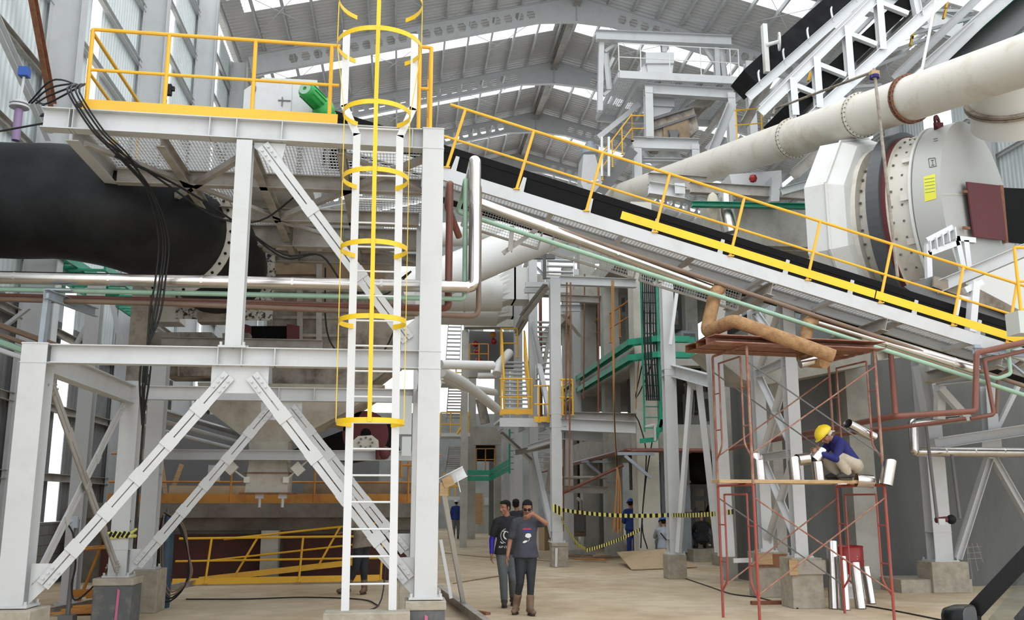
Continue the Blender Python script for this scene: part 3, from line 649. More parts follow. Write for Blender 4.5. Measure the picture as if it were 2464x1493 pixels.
# ======================= dusty cooler machinery behind the frame ===============
t = T('dust_casing', PY(780,850,17.2), 'large dust-caked machine casing with panels behind the ladder', 'machine')
def face(g, pts, Y, d):   # a plate-faced block: outline on its front plane, depth d going back
    P = [PY(u, v, Y) for u, v in pts]; g.loft([P, [p+V((0,d,0)) for p in P]])
    return g
g = MB(); face(g, [(655,520),(925,560),(965,700),(985,850),(880,930),(655,930)], 17.2, 1.6); O('body', g, 'dusty_light', t)
g = MB(); face(g, [(662,440),(760,440),(760,660),(662,660)], 17.05, .3); O('side_panel', g, 'dusty_brown', t)
g = MB(); face(g, [(775,582),(905,582),(930,700),(775,700)], 17.15, .2); O('side_panel', g, 'dusty_brown', t)
for u, v0, v1 in ((768,560,850),(650,640,850),(722,700,850),(690,560,640)):
    g = MB(); a, b = PY(u,v0,17.1), PY(u,v1,17.1); g.bar(a, b, .1, .1, (0,1,0)); O('rib', g, 'steel_dirty', t)
for v, u0, u1 in ((765,590,830),(632,655,760),(700,590,900),(808,720,840)):
    g = MB(); g.bar(PY(u0,v,17.08), PY(u1,v,17.08), .05, .05); O('rib', g, 'dusty_light', t)
t = T('hatch_chute', PY(655,850,16.85), 'open black hatch between two maroon doors in the dusty casing', 'hatch')
g = MB(); face(g, [(603,785),(692,785),(692,850),(603,850)], 16.9, .05); O('opening', g, 'void', t)
for a, b in ((588,604),(690,720)):
    g = MB(); face(g, [(a,780),(b,785),(b,850),(a,850)], 16.8, .04); O('door', g, 'maroon', t)
g = MB(); P = [PY(u, v, 16.85) for u, v in ((603,814),(625,824),(650,827),(675,824),(692,818),(692,850),(603,850))]; g.loft([P, [p+V((0,.04,0)) for p in P]]); O('sill', g, 'dusty_light', t)
t = T('feed_bin', PY(455,860,16.5), 'small dusty twin bin with tapered side under the black duct', 'bin')
g = MB(); face(g, [(352,800),(510,800),(510,905),(395,905)], 16.6, .8); face(g, [(535,802),(600,802),(600,905),(535,905)], 16.6, .8); O('body', g, 'dusty_light', t)
g = MB(); g.bar(PY(430,800,16.55), PY(430,905,16.55), .03, .03); O('rib', g, 'steel_dirty', t)
g = MB(); face(g, [(358,700),(432,700),(432,775),(358,775)], 16.7, .5); O('cover_panel', g, 'cream', t)
g = MB(); face(g, [(475,752),(555,752),(555,775),(475,775)], 16.3, .3); O('shroud', g, 'dusty_light', t)
column(PY(328,930,16.1).x, 16.1, .65, 5.9, 'thick dusty white column left of the feed bin', .28, 'dusty_light')
t = T('discharge_hopper', PY(645,1190,17.2), 'cream discharge hopper with counterweighted flap gate', 'hopper')
def quad(u0, u1, v, Y, d): return [PY(u0,v,Y), PY(u1,v,Y), PY(u1,v,Y)+V((0,d,0)), PY(u0,v,Y)+V((0,d,0))]
g = MB(); A = [PY(470,925,17.0), PY(880,925,17.0)]; zt = A[0].z
zz = lambda v: PY(645,v,17.0).z
def rect(x0, x1, z, y0, y1): return [(x0,y0,z),(x1,y0,z),(x1,y1,z),(x0,y1,z)]
xc = PY(645,1100,17.2).x
g.loft([rect(-3.5, -.3, zz(925), 16.9, 18.8), rect(-3.35, -.9, zz(985), 17.0, 18.6), rect(xc-.34, xc+.34, zz(1062), 17.2, 17.9), rect(xc-.32, xc+.32, zz(1110), 17.2, 17.85), rect(xc-.34, xc+.34, zz(1112), 17.2, 17.85)]); O('cone', g, 'cream_dusty', t)
g = MB(); g.loft([rect(xc-.32, xc+.32, zz(1110), 17.22, 17.8), rect(xc-.34, xc+.36, zz(1140), 17.18, 17.85), rect(xc-.36, xc+.36, zz(1186), 17.18, 17.85)]); O('gate_box', g, 'cream_dusty', t)
g = MB(); g.box((xc, 17.5, zz(1188)), (.9,.75,.03)); g.box((xc, 17.5, zz(1138)), (.8,.72,.02)); O('flange', g, 'rust', t)
for s in (-1, 1):
    b = V((xc+s*.33, 17.15, zz(1155))); e = b+V((s*.36, 0, .34)) if s > 0 else b+V((s*.5,0,.36))
    g = MB(); g.tube([b, e], .016, 8); g.box(b, (.1,.06,.1)); O('lever_arm', g, 'cream', t)
    m_ = b.lerp(e, .55); R = Matrix.Rotation(-s*.75, 3, 'Y'); g = MB(); g.box(m_, (.17,.14,.19), R=R); O('counterweight', g, 'cream', t)
    g = MB(); g.tube([(xc+(-.12 if s < 0 else .27), 17.3, zz(1188)), (xc+(-.12 if s < 0 else .27), 17.3, zz(1222))], .025, 8); g.box((xc+(-.12 if s < 0 else .27), 17.3, zz(1193)), (.14,.1,.1)); O('pin', g, 'steel', t)
t = T('inclined_chute', PY(820,1040,18.2), 'brown dusty chute slanting down behind the hopper cone', 'chute')
g = MB(); g.loft([[PY(u,v,Y) for u, v, Y in q] for q in (((905,870,17.9),(960,850,17.9),(960,850,19.0),(905,870,19.0)), ((725,1010,17.9),(840,1040,17.9),(840,1040,19.0),(725,1010,19.0)))]); O('trough', g, 'dusty_brown', t)
g = MB(); g.bar(PY(915,860,17.85), PY(730,1005,17.85), .1, .1); O('rim', g, 'cream', t)
t = T('dark_conveyor_tail', PY(800,1120,19.5), 'dark rubber belt tail behind the hopper neck', 'conveyor')
g = MB(); P = [PY(u,v,19.3) for u, v in ((700,1085),(830,1035),(940,1010),(965,1090),(840,1110))]; g.loft([P, [p+V((0,1.2,0)) for p in P]]); O('belt', g, 'rubber', t)
t = T('support_roller', PY(880,1085,17.7), 'white roller bearing block with maroon wheel on the pale beam', 'roller')
g = MB(); P = [PY(u,v,17.5) for u, v in ((848,1085),(848,1062),(862,1050),(895,1048),(910,1060),(912,1085))]; g.loft([P, [p+V((0,.3,0)) for p in P]]); O('bearing_block', g, 'cream', t)
g = MB(); bolts(g, [PY(880,1066,17.48)+V((.12*math.cos(k*PI/4),0,.09*math.sin(k*PI/4))) for k in range(8)], (0,-1,0), .02, .03); O('bolt_heads', g, 'dark_steel', t, kind='stuff')
g = MB(); g.ring(PY(880,1045,18.0), (0,1,0), .1, .42, .2, 28); O('wheel', g, 'maroon', t)
t = T('hydraulic_motor', PY(925,1095,16.9), 'small maroon finned motor hanging beside the ladder', 'motor')
g = MB(); g.tube([PY(912,1078,16.9), PY(912,1106,16.9)], .06, 10)
g.sph(PY(925,1090,16.9), (.11,.12,.12), 10); g.box(PY(930,1090,16.9), (.12,.1,.18), R=Matrix.Rotation(.4,3,'Y')); O('motor_body', g, 'maroon', t)
# second grey duct ends between the casing and the front column
for k, (a, b, Y, r) in enumerate((((930,575),(1010,572),22,.42), ((925,640),(1010,630),21,.5))):
    pass
# ======================= pit wall and what leans on it =========================
g = MB(); g.box((-3.2, 22.4, .53), (7.2, 1.6, 1.06)); g.box((-3.2, 22.35, 1.2), (7.2, 1.7, .28)); g.box((-3.2, 22.2, 1.48), (7.4, 2.0, .3))
g2 = MB(); g2.box((-3.0, 21.5, 1.45), (7.4, .35, .3)); 
O('pit_ledge', g, 'concrete_pit', label='low concrete pit wall with ledge behind the yellow railings', cat='wall')
g = MB(); g.box((-4.55, 21.56, .5), (3.3, .06, .96)); O('pit_recess', g, 'pit_maroon', label='dark red-stained recess in the left part of the pit wall', cat='wall panel')
g = MB(); g.box((-1.1, 21.56, .5), (2.7, .06, .96)); O('pit_recess', g, 'pit_maroon', label='dark red-stained recess in the right part of the pit wall', cat='wall panel')
g = MB(); g.box((-2.7, 21.38, .53), (.36, .36, 1.06)); O('pit_pillar', g, 'concrete', label='square concrete pillar in the middle of the pit wall', cat='pillar')
zt = 1.63
guard('pit_railing', [(-6.2,21.7,zt), (.9,21.7,zt)], [.12,.36,.612,.9], 1.05, 'orange_dusty', 'dusty orange railing standing on the pit wall', toem='orange_dusty', tz=.1, th=.2, mid=.43)
g = MB(); g.box(PY(500,1188,21.95), (1.65,.04,.33), R=Matrix.Rotation(-.0,3,'Y')); O('board', g, 'plywood', label='long pale board standing behind the orange pit railing', cat='board')
g = MB(); g.box(PY(420,1165,22.2), (.1,.04,.9), R=Matrix.Rotation(.3,3,'Y')); O('plank', g, 'wood', label='weathered plank leaning behind the orange railing, left side', cat='plank')
g = MB(); g.box(PY(395,1165,22.2), (.09,.04,.85), R=Matrix.Rotation(-.2,3,'Y')); O('plank', g, 'wood', label='upright weathered plank beside the leaning one', cat='plank')
g = MB(); g.box(PY(515,1140,22.0), (.26,.02,.36)); O('notice', g, 'box_grey', label='pale paper notice above the board', cat='notice')
g = MB(); g.box((-3.3, 23.6, 2.7), (5.6,.2,2.0)); O('dark_screen', g, 'dark_steel', label='dark steel casing wall behind the orange pit railing', cat='casing')
g = MB(); g.box(PY(830,1185,21.9)+V((.3,0,0)), (2.4,.05,.42)); O('kerb_panel', g, 'dusty_brown', label='brown dusty kerb panel behind the right part of the orange railing', cat='panel')
# yellow railing sections leaning on the pit wall
guard('spare_railing', [(-4.5,20.55,.03), (-.35,20.75,.06)], [.155,.60,1.0], .93, 'yellow', 'yellow railing section standing level against the pit wall', upv=(.03,.32,1), tz=.05, th=.13, mid=.5)
a, b = PY(475,1402,20.95), PY(860,1358,21.1)
guard('spare_railing', [a, b], [.22,.74], .98, 'yellow', 'yellow railing section lying askew behind the level one', upv=(.52,.25,1), tz=.05, th=.12, mid=.5)
# ======================= gas cylinder, hoses, outlet post ======================
cb = PZ(388,1463,0)
t = T('gas_cylinder', cb, 'blue-black gas cylinder draped with hoses beside the second-row pier', 'cylinder')
g = MB(); lathe(g, cb, [(0,0),(.12,0),(.125,.03),(.125,1.15),(.11,1.28),(.05,1.38),(.035,1.45),(0,1.45)], 20); O('shell', g, 'cyl_blue', t)
g = MB(); g.tube([cb+V((0,0,1.45)), cb+V((0,0,1.55))], .03, 8); g.bar(cb+V((-.05,0,1.5)), cb+V((.07,0,1.5)), .03, .03); O('valve', g, 'dark_steel', t)
for k in range(4):
    x = cb.x+.1+.03*k; P = smooth([(cb.x-.02,cb.y-.15,1.5), (x+.1,cb.y-.16,1.3), (x+.3-.03*k,cb.y-.16,.85), (x+.28,cb.y-.16,.35+.05*k), (x,cb.y-.16,.1+.05*k), (x-.15,cb.y-.16,.5), (x-.2,cb.y-.16,1.0), (cb.x-.03,cb.y-.15,1.45)], 4)
    g = MB(); g.tube(P, .014, 6); O('gas_hose', g, 'pipe_brown' if k > 1 else 'cable', label='%s gas hose looped over the cylinder, %s loop' % (('black','black','brown','brown')[k], ['inner','second','third','outer'][k]), cat='hose', group='gas hoses')
b = PZ(175,1499,0); b = V((-4.55, 14.5, 0))
t = T('outlet_post', b, 'dark steel post with blue socket and cables at bottom left', 'post')
g = MB(); g.tube([b, b+V((.02,0,1.42))], .035, 8); g.box(b+V((0,0,.06)), (.2,.2,.12)); O('post', g, 'dark_steel', t)
g = MB(); g.box(b+V((.0,-.05,1.38)), (.1,.06,.16)); g.tube([b+V((-.02,-.05,1.4)), b+V((-.1,-.1,1.38))], .035, 10); O('socket', g, 'steel_blue', t)
g = MB(); g.tube(smooth([b+V((-.08,-.1,1.36)), b+V((.03,-.15,1.2)), b+V((.08,-.1,.8)), b+V((.05,-.1,.5)), b+V((.15,-.1,.33)), b+V((.5,-.0,.75)), b+V((.72,.1,1.4))], 5), .012, 6); O('cable', g, 'cable', t)
g = MB()
for k in range(3): c = V((-4.5+.1*k, 15.6-.1*k, .03+.03*k)); g.box(c, (.7,.12,.03), rz=.3*(k-1))
random.seed(11)
for k in range(5):
    g = MB(); c = V((-4.75+.12*k, 15.5+.12*(k%3), .04+.035*(k%3))); g.plate([c+V((-.35,-.06,0)), c+V((.3,-.08,.02)), c+V((.36,.02,.03)), c+V((-.2,.09,.0))], (0,.2,1), .03)
    O('scrap_plank', g, 'orange_dusty', label='orange splintered formwork scrap on the floor, %s of the heap' % ['leftmost','second','middle','fourth','rightmost'][k], cat='scrap', group='orange timber scraps')
g = MB(); g.ch((-5.2,15.6,.06), (-4.1,20.6,.06), .1, .06); O('floor_channel', g, 'steel_dirty', label='long steel channel lying along the foot of the left wall', cat='channel')
for k, (x, y) in enumerate(((-5.15,16.9), (-4.85,16.7))):
    t = T('spare_railing', (x,y,.1), 'short orange railing piece behind the far left column, %s one' % ['outer','inner'][k], 'railing')
    g = MB(); g.tube([(x,y,.05), (x+.25,y+.1,.95)], .025, 8); O('post', g, 'orange_dusty', t); g = MB(); g.tube([(x-.2,y-.1,.9), (x+.5,y+.3,.95)], .02, 8); O('rail', g, 'orange_dusty', t); g = MB(); g.bar((x-.1,y-.1,.2), (x+.35,y+.1,.2), .02, .12); O('toe_board', g, 'orange_dusty', t)
g = MB(); g.tube(smooth([(-3.6,17.6,.02), (-2.6,17.5,.02), (-1.6,17.7,.02), (-.6,17.2,.02), (-.3,16.2,.02)], 5), .012, 5); O('floor_cable', g, 'cable', label='black cable lying on the floor behind the front bracing', cat='cable')
g = MB(); g.tube(smooth([(-.2,17.6,1.0), (-.25,16.5,.1), (-.5,15.2,.03), (-.8,14.0,.03)], 5), .012, 5); O('floor_cable', g, 'cable', label='dark cable trailing from behind the ladder to the pad', cat='cable')
# green trestle galleries behind the left wall bay
for k, (u0, v0, u1, v1, Y0, Y1) in enumerate(((-40,560,210,700,17,22), (150,640,340,830,19,25))):
    a, b = PY(u0,v0,Y0), PY(u1,v1,Y1); b.z = a.z
    t = T('cable_ladder_rack', a, 'green cable ladder rack running back along the left wall, %s one' % ['upper','lower'][k], 'cable rack')
    for s in (0, .8):
        g = MB(); g.bar(a+V((s,0,0)), b+V((s,0,0)), .05, .16); O('side_rail', g, 'green_paint', t)
    n = int((b-a).length/.35)
    for i in range(n):
        c = a.lerp(b, (i+.5)/n); g = MB(); g.box(c+V((.4,0,-.03)), (.8,.08,.04)); O('rung', g, 'green_paint', t)
for k, (u0, u1) in enumerate(((150,185), (455,0))):
    pass
column(PY(158,990,16.2).x, 17.2, 0, 5.6, 'white column inside the left wall bay behind the blue-grey support', .24, 'steel')
for k, (p, q) in enumerate(((PY(190,830,18.0), PY(250,720,18.0)), (PY(285,830,18.5), PY(262,722,18.5)), (PY(10,795,17.0), PY(75,745,17.0)))):
    g = MB(); g.ang(p, q, .09); O('trestle_brace', g, 'steel', label='grey angle brace of the pipe trestle at left, %s' % ['rising right','falling right','farthest left'][k], cat='brace')
for k in range(3):
    g = MB(); z = 3.15-.16*k; g.tube([(-4.9-.12*k, 18.5, z+.3), (-3.4-.1*k, 25.0, z)], .045 if k else .07, 10); O('rack_pipe', g, 'silver' if k == 0 else 'steel', label='pipe running back behind the second-row column, %s' % ['shiny and topmost','middle','lowest'][k], cat='pipe')
# ======================= inclined belt conveyor ================================
IN = math.radians(15.97); DD = V((math.cos(IN), 0, -math.sin(IN))); NN = V((math.sin(IN), 0, math.cos(IN)))
def CV(s, y, n=0): return V((.61, y, 6.69))+DD*s+NN*n
def s_of(u, v): p = PY(u, v, 14.0); return (p-V((.61,14,6.69))).dot(DD)
S1 = 15.0
guard('conveyor_railing', [CV(-.25,14), CV(9.75,14)], [(s_of(u,v)+.25)/10.0 for u, v in ((1075,405),(1240,465),(1408,518),(1572,570),(1755,625),(1940,685),(2115,740),(2290,795),(2422,832))], 1.02, 'yellow', 'long sloping yellow railing along the belt conveyor walkway', upv=NN, toe=False, mid=.48)
t = T('conveyor_walkway', CV(5,14), 'sloping grey conveyor walkway with open grating deck', 'walkway')
g = MB(); g.ch(CV(-1.5,13.98,-.1), CV(S1,13.98,-.1), .2, .07, .01, NN, -1); O('stringer', g, 'steel', t)
g = MB(); g.ch(CV(-1.5,14.8,-.1), CV(S1,14.8,-.1), .2, .07, .01, NN, 1); O('stringer', g, 'steel', t)
g = MB(); n = int((S1+.2)/.055)
for i in range(n): s = -.2+i*.055; g.bar(CV(s,14.03,-.04), CV(s,14.78,-.04), .006, .028, NN)
for i in range(15): y = 14.04+i*.052; g.bar(CV(-.2,y,-.03), CV(S1,y,-.03), .007, .02, NN)
O('grating', g, 'steel', t)
for i in range(13):
    s = .55+i*1.16; g = MB(); g.ang(CV(s,14.0,-.2), CV(s,14.8,-.2), .07, .008, NN); O('cross_angle', g, 'steel' if i % 3 else 'steel_dirty', t)
for i, (u, v) in enumerate(((1485,541),(1755,625),(2115,740))):
    a = s_of(u, v); b = a+(2.9 if i else 1.95)
for a, b in ((s_of(1487,543), 7.0), (7.02, 9.6)):
    g = MB(); g.bar(CV(a,13.96,.11), CV(b,13.96,.11), .006, .13, NN); O('toe_board', g, 'yellow_bright', t, label='bright yellow toe board')
for i in range(3):
    s = (5.35, 7.25, 9.2)[i]; g = MB(); g.ib(CV(s,13.9,-.33), CV(s,16.1,-.33), .2, .12, .01, .008, NN); O('support_beam', g, 'steel_dirty', t)
t = T('belt_conveyor', CV(5,15.4), 'inclined belt conveyor with thick black trough belt', 'conveyor')
for y, sd in ((14.98,-1), (15.95,1)):
    g = MB(); g.ch(CV(-2.9,y,.2), CV(S1,y,.2), .16, .07, .01, NN, sd); O('frame_channel', g, 'steel', t)
g = MB(); pr = [(-.46,.62),(-.44,.63),(-.24,.40),(.24,.40),(.44,.63),(.46,.62),(.25,.37),(-.25,.37)]
g.prof(CV(-3.0,15.46,0), CV(S1,15.46,0), pr, NN); O('carrying_belt', g, 'belt', t)
g = MB(); g.bar(CV(-3.0,15.46,.06), CV(S1,15.46,.06), .9, .015, NN); g.bar(CV(-3.0,15.02,.52), CV(S1,15.02,.52), .02, .44, NN); O('return_belt', g, 'belt', t)
g = MB(); g.bar(CV(-3.0,15.9,.52), CV(S1,15.9,.52), .02, .4, NN); O('skirt', g, 'rubber', t)
for i in range(14):
    s = -1.1+i*1.16
    g = MB(); y = 14.97
    g.plate([CV(s-.13,y,.28), CV(s+.13,y,.28), CV(s+.045,y,.36), CV(s+.03,y,.6), CV(s-.03,y,.6), CV(s-.045,y,.36)], (0,1,0), .014)
    g.box(CV(s,y-.01,.29), (.22,.05,.02), R=Matrix.Rotation(IN,3,'Y')); O('idler_bracket', g, 'steel', t)
    g = MB(); g.tube([CV(s,15.05,.55), CV(s,15.25,.34)], .045, 10); g.tube([CV(s,15.25,.34), CV(s,15.67,.34)], .045, 10); O('idler_roller', g, 'dark_steel', t)
for s in (2.2, 5.9, 8.4):
    g = MB(); g.box(CV(s,14.95,.2), (.3,.012,.24), R=Matrix.Rotation(IN,3,'Y')); bolts(g, [CV(s+a,14.945,.2+b) for a in (-.1,-.03,.06,.12) for b in (-.06,.06)], (0,-1,0), .012, .02); O('splice_plate', g, 'steel', t)
g = MB()
for i in range(8): g.box(CV(8.1+.12*i,14.88,.02), (.05,.12,.14)) 
O('take_up_bolts', g, 'dark_steel', t)
# second sheet of mesh guard seen under the walkway
t = T('belt_guard', CV(2.4,14.95,-.5), 'wire mesh guard panel under the upper part of the conveyor', 'mesh guard')
for a, b in ((.45, 1.75), (1.95, 3.4), (3.5, 5.2)):
    g = MB()
    for i in range(int((b-a)/.045)+1): g.bar(CV(a+i*.045,14.95,-.12), CV(a+i*.045,14.95,-.5), .006, .006)
    for i in range(9): g.bar(CV(a,14.95,-.12-i*.047), CV(b,14.95,-.12-i*.047), .006, .006)
    O('wire_mesh', g, 'steel', t)
    g = MB()
    for n_ in (-.1,-.52): g.bar(CV(a,14.95,n_), CV(b,14.95,n_), .03, .03)
    g.bar(CV(a,14.95,-.1), CV(a,14.95,-.52), .04, .03); g.bar(CV(b,14.95,-.1), CV(b,14.95,-.52), .04, .03); O('frame', g, 'steel_dirty', t)
# hangers for the pipes below the conveyor
for i, (u, v0, v1) in enumerate(((1238,545,605),(1600,640,680))):
    g = MB(); g.ang(PY(u,v0,13.75), PY(u-5,v1,13.75), .07, .01); g.ang(PY(u-25,v1+10,13.8), PY(u+60,v0+10,13.9), .07, .01); O('pipe_hanger', g, 'steel_dirty', label='dusty angle hanger under the sloping pipes, %s one' % ['upper left','lower right'][i], cat='hanger')
# lower right machinery at the conveyor tail
t = T('tail_station', CV(9.3,15.3), 'white tail frame with pulley at the low end of the conveyor', 'frame')
g = MB(); a = PY(2345,680,14.9); b = PY(2335,800,14.9); g.bar(a, b, .16, .12); g.bar(PY(2320,700,14.9), PY(2362,680,14.9), .1, .1); O('upright', g, 'white_paint', t)
g = MB(); g.bar(PY(2308,715,14.9), PY(2300,760,14.9), .06, .06); g.bar(PY(2306,715,14.9), PY(2340,722,14.9), .06, .06); O('bracket', g, 'white_paint', t)
g = MB(); g.tube([CV(9.3,15.0,.35), CV(9.3,15.95,.35)], .2, 20); O('pulley', g, 'dark_steel', t)
t = T('tail_chute', PY(2240,700,16.5), 'dark dusty skirted chute over the lower belt', 'chute')
g = MB(); P = [PY(u,v,16.0) for u, v in ((2175,690),(2250,663),(2340,690),(2470,755),(2470,800),(2330,745),(2240,735))]; g.loft([P, [p+V((0,1.0,0)) for p in P]]); O('chute_plate', g, 'dark_steel', t)
g = MB(); P = [PY(u,v,15.9) for u, v in ((2248,665),(2345,690),(2470,755),(2470,775),(2345,725),(2245,690))]; g.loft([P, [p+V((0,.05,0)) for p in P]]); O('rim', g, 'dusty', t)
# yellow railing and grey box at the right edge
guard('end_railing', [PY(2458,760,12.6), PY(2458,760,12.6)+V((1.6,0,0))], [0,.5,1], 1.02, 'yellow', 'yellow railing corner at the far right edge', toe=True, tz=.06)
g = MB(); g.box(PY(2472,780,12.4), (.45,.3,.32)); O('junction_box', g, 'box_grey', label='pale grey junction box at the far right edge', cat='box')
# wool wrapped pipe loops
pipe('wool_pipe', [PY(1733,694,13.75), PY(1722,700,13.7), PY(1700,800,13.6), PY(1765,772,13.0), PY(2006,858,12.75)], .1, 'wool', 'pipe wrapped in brown wool bending over the scaffold', .1, n=16)
pipe('wool_pipe', [PY(1962,773,13.8), PY(1945,775,13.75), PY(1930,868,13.5), PY(1985,872,13.0)], .095, 'wool', 'short brown wool-wrapped elbow beside the long one', .09, n=16)
g = MB(); g.tube([PY(1925,876,13.1), PY(2000,855,13.1)], .07, 14); O('silver_sleeve', g, 'silver', label='short silver sleeve behind the scaffold top', cat='pipe')
pipe('silver_pipe', [PY(1965,776,13.8), PY(2350,893,13.7)], .1, 'silver', 'shiny silver pipe under the lower half of the conveyor', .1, seams=1.1, n=18)
# red pipes at the right
pipe('red_pipe', [PY(2560,803,13.6), PY(2350,850,13.4), PY(2347,990,13.4), PY(2160,1002,13.6), PY(2100,1012,14), PY(1745,1082,19)], .045, 'pipe_red', 'thick red-brown pipe dropping in a square step at right', .05)
pipe('red_pipe', [PY(2560,822,13.7), PY(2368,868,13.5), PY(2392,998,13.5), PY(2335,1008,13.6)], .032, 'pipe_red', 'thinner red-brown pipe dropping beside the thick one', .05)
pipe('red_pipe', [PY(2142,835,14.6), PY(2155,1000,13.7)], .045, 'pipe_red', 'upright red pipe above the squatting worker at right', .05)
pipe('red_pipe', [PY(2325,1008,13.7), PY(2120,1035,14.4), PY(1900,1060,17)], .03, 'pipe_red', 'thin red pipe running left behind the scaffold', .05)
pipe('mint_pipe', [PY(2560,800,13.9), PY(2425,840,13.6), PY(2432,900,13.6), PY(2400,912,13.6), PY(2320,890,13.8)], .03, 'mint', 'small mint pipe step at the right edge', .05)
pipe('red_pipe', [PY(2560,812,13.9), PY(2402,905,14.2), PY(2398,995,14.2)], .03, 'pipe_brown', 'brown pipe elbow next to the mint step at right', .05)
t = T('pipe_bracket', PY(2400,855,14.2), 'blue-grey bracket arm carrying the red pipes at right', 'bracket')
g = MB(); g.ch(PY(2340,845,13.9), PY(2500,855,14.0), .1, .06); g.bar(PY(2350,830,13.9), PY(2352,862,13.9), .1, .05); O('arm', g, 'steel_blue', t)
g = MB(); g.ang(PY(2400,855,13.95), PY(2480,920,14.0), .06); O('strut', g, 'steel_blue', t)
pipe('silver_pipe', [PY(2330,1005,16.6), PY(2197,1018,16.6), PY(2200,1088,16.6), PY(2560,1090,16.8)], .09, 'silver', 'silver pipe bent like a Z in front of the concrete wall', .05, seams=.6, n=16)
for k, (u0, v0, u1, v1) in enumerate(((2228,1025,2255,1250),(2290,1095,2310,1250))):
    pipe('drain_pipe', [PY(u0,v0,16.4), PY(u1,v1,16.2)], .03, 'dark_steel', 'thin dark upright pipe on the right steel column, %s one' % ['left','right'][k])
t = T('valve', PY(2275,1252,16.2), 'red and black valve head hanging at the right steel column', 'valve')
g = MB(); g.tube([PY(2252,1253,16.2), PY(2278,1250,16.2)], .05, 10); O('red_body', g, 'maroon', t); g = MB(); g.sph(PY(2289,1251,16.2), .085, 12); O('handwheel', g, 'black', t); g = MB(); g.box(PY(2266,1256,16.1), (.12,.03,.1)); O('tag', g, 'box_grey', t)
# ======================= rotary kiln drum and the long pipe ====================
AX = V((-.62,.785,.0)).normalized(); HZ = V((.785,.62,0)).normalized()
RD = 2.1
C0 = PY(2265,468,17.4)+HZ*RD
def hitp(u, v, p, n):
    d = V(ray(u, v)); o = V((0,0,EYE)); t = (V(p)-o).dot(n)/d.dot(n); return o+d*t
t = T('kiln_drum', C0-V((0,0,RD)), 'huge cream rotary kiln drum with black tyre ring at upper right', 'kiln')
g = MB(); lathe(g, C0, [(0,0),(RD,0),(RD,.58),(RD-.1,.62),(0,.62)], 72, AX); O('end_shell', g, 'kiln_grey', t)
g = MB(); lathe(g, C0, [(RD-.12,.6),(RD-.1,.62),(RD-.14,1.16),(RD-.05,1.17),(RD-.05,1.2),(0,1.2)], 72, AX); O('seal_section', g, 'cream', t)
g = MB(); g.ring(C0+AX*.63, AX, RD-.2, RD+.03, .05, 72); O('ring_flange', g, 'cream_clean', t)
g = MB(); g.ring(C0+AX*1.4, AX, RD-.3, RD+.10, .28, 72); O('tyre_ring', g, 'kiln_ring', t)
g = MB(); g.ring(C0+AX*1.22, AX, RD-.4, RD-.02, .1, 72); O('tyre_seal', g, 'maroon', t)
g = MB(); lathe(g, C0, [(RD-.42,1.5),(RD-.35,1.52),(RD-.35,2.1),(0,2.12)], 64, AX); O('kiln_shell', g, 'cream', t)
for rr, tt in ((RD-.1,.85),(RD-.1,1.08),(RD-.3,1.85)):
    g = MB(); s, u = basis(AX)
    pts = [C0+AX*tt+(s*math.cos(2*PI*k/36)+u*math.sin(2*PI*k/36))*(rr-.02) for k in range(36)]
    for p in pts: g.box(p, (.04,.04,.04))
    O('stud_row', g, 'dark_steel', t, kind='stuff')
s, u = basis(AX)
for k in range(9):
    a = PI*.55+k*.16*PI*.9; r_ = s*math.cos(a)+u*math.sin(a); c = C0+AX*.76+r_*(RD-.04)
    g = MB(); g.box(c, (.18,.02,.12), R=Matrix([AX, r_, AX.cross(r_)]).transposed()); O('lug', g, 'cream', t)
# casing of the hood behind the tyre (many-sided)
t2 = T('kiln_hood', C0+AX*3.1-V((0,0,RD)), 'many-sided white steel hood behind the kiln tyre', 'hood')
g = MB(); s, u = basis(AX, (0,0,1)); n = 10
def poly(tt, r, off=0): return [C0+AX*tt+(s*math.cos(2*PI*(k+.5)/n)+u*math.sin(2*PI*(k+.5)/n))*r for k in range(n)]
g.loft([poly(1.98, RD-.05), poly(2.03, RD+.12), poly(2.35, RD+.32), poly(2.85, RD+.36), poly(2.9, .2)]); O('hood_shell', g, 'cream_clean', t2)
g = MB(); g.ring(C0+AX*1.98, AX, RD-.4, RD-.12, .2, 56); O('collar', g, 'cream', t2)
g = MB()
P = poly(2.35, RD+.34); 
for k in range(n): g.bar(P[k], P[(k+1)%n], .05, .05)
O('stiffening_rib', g, 'cream_clean', t2)
# door, opening, labels on the end face
def facep(pts, off, th, nm, m, lab=None):
    g = MB(); n_ = -AX; P = [hitp(a, b, C0+n_*off, AX) for a, b in pts]; g.plate(P, n_, th); return O(nm, g, m, t, lab)
facep([(2412,452),(2480,455),(2485,590),(2421,583)], .01, .02, 'manhole', 'void')
facep([(2325,438),(2405,447),(2421,580),(2343,570)], .12, .03, 'access_door', 'maroon', 'maroon access door swung open')
facep([(2404,446),(2412,447),(2424,585),(2418,586)], .06, .05, 'door_frame', 'rust')
for v in (458, 545): facep([(2318,v),(2332,v+2),(2332,v+8),(2318,v+6)], .1, .05, 'hinge', 'rust')
g = MB(); p = hitp(2275,325,C0,AX); 
s2, u2 = basis(AX); dr = (hitp(2262,318,C0+AX*.3,AX)-(C0+AX*.3)).normalized(); q = C0+AX*.3+dr*(RD-.02)
g.ring(q+dr*.16, AX, .07, .15, .04, 20); g.box(q+dr*.04, (.2,.05,.2)); O('lifting_lug', g, 'maroon', t, label='maroon lifting lug')
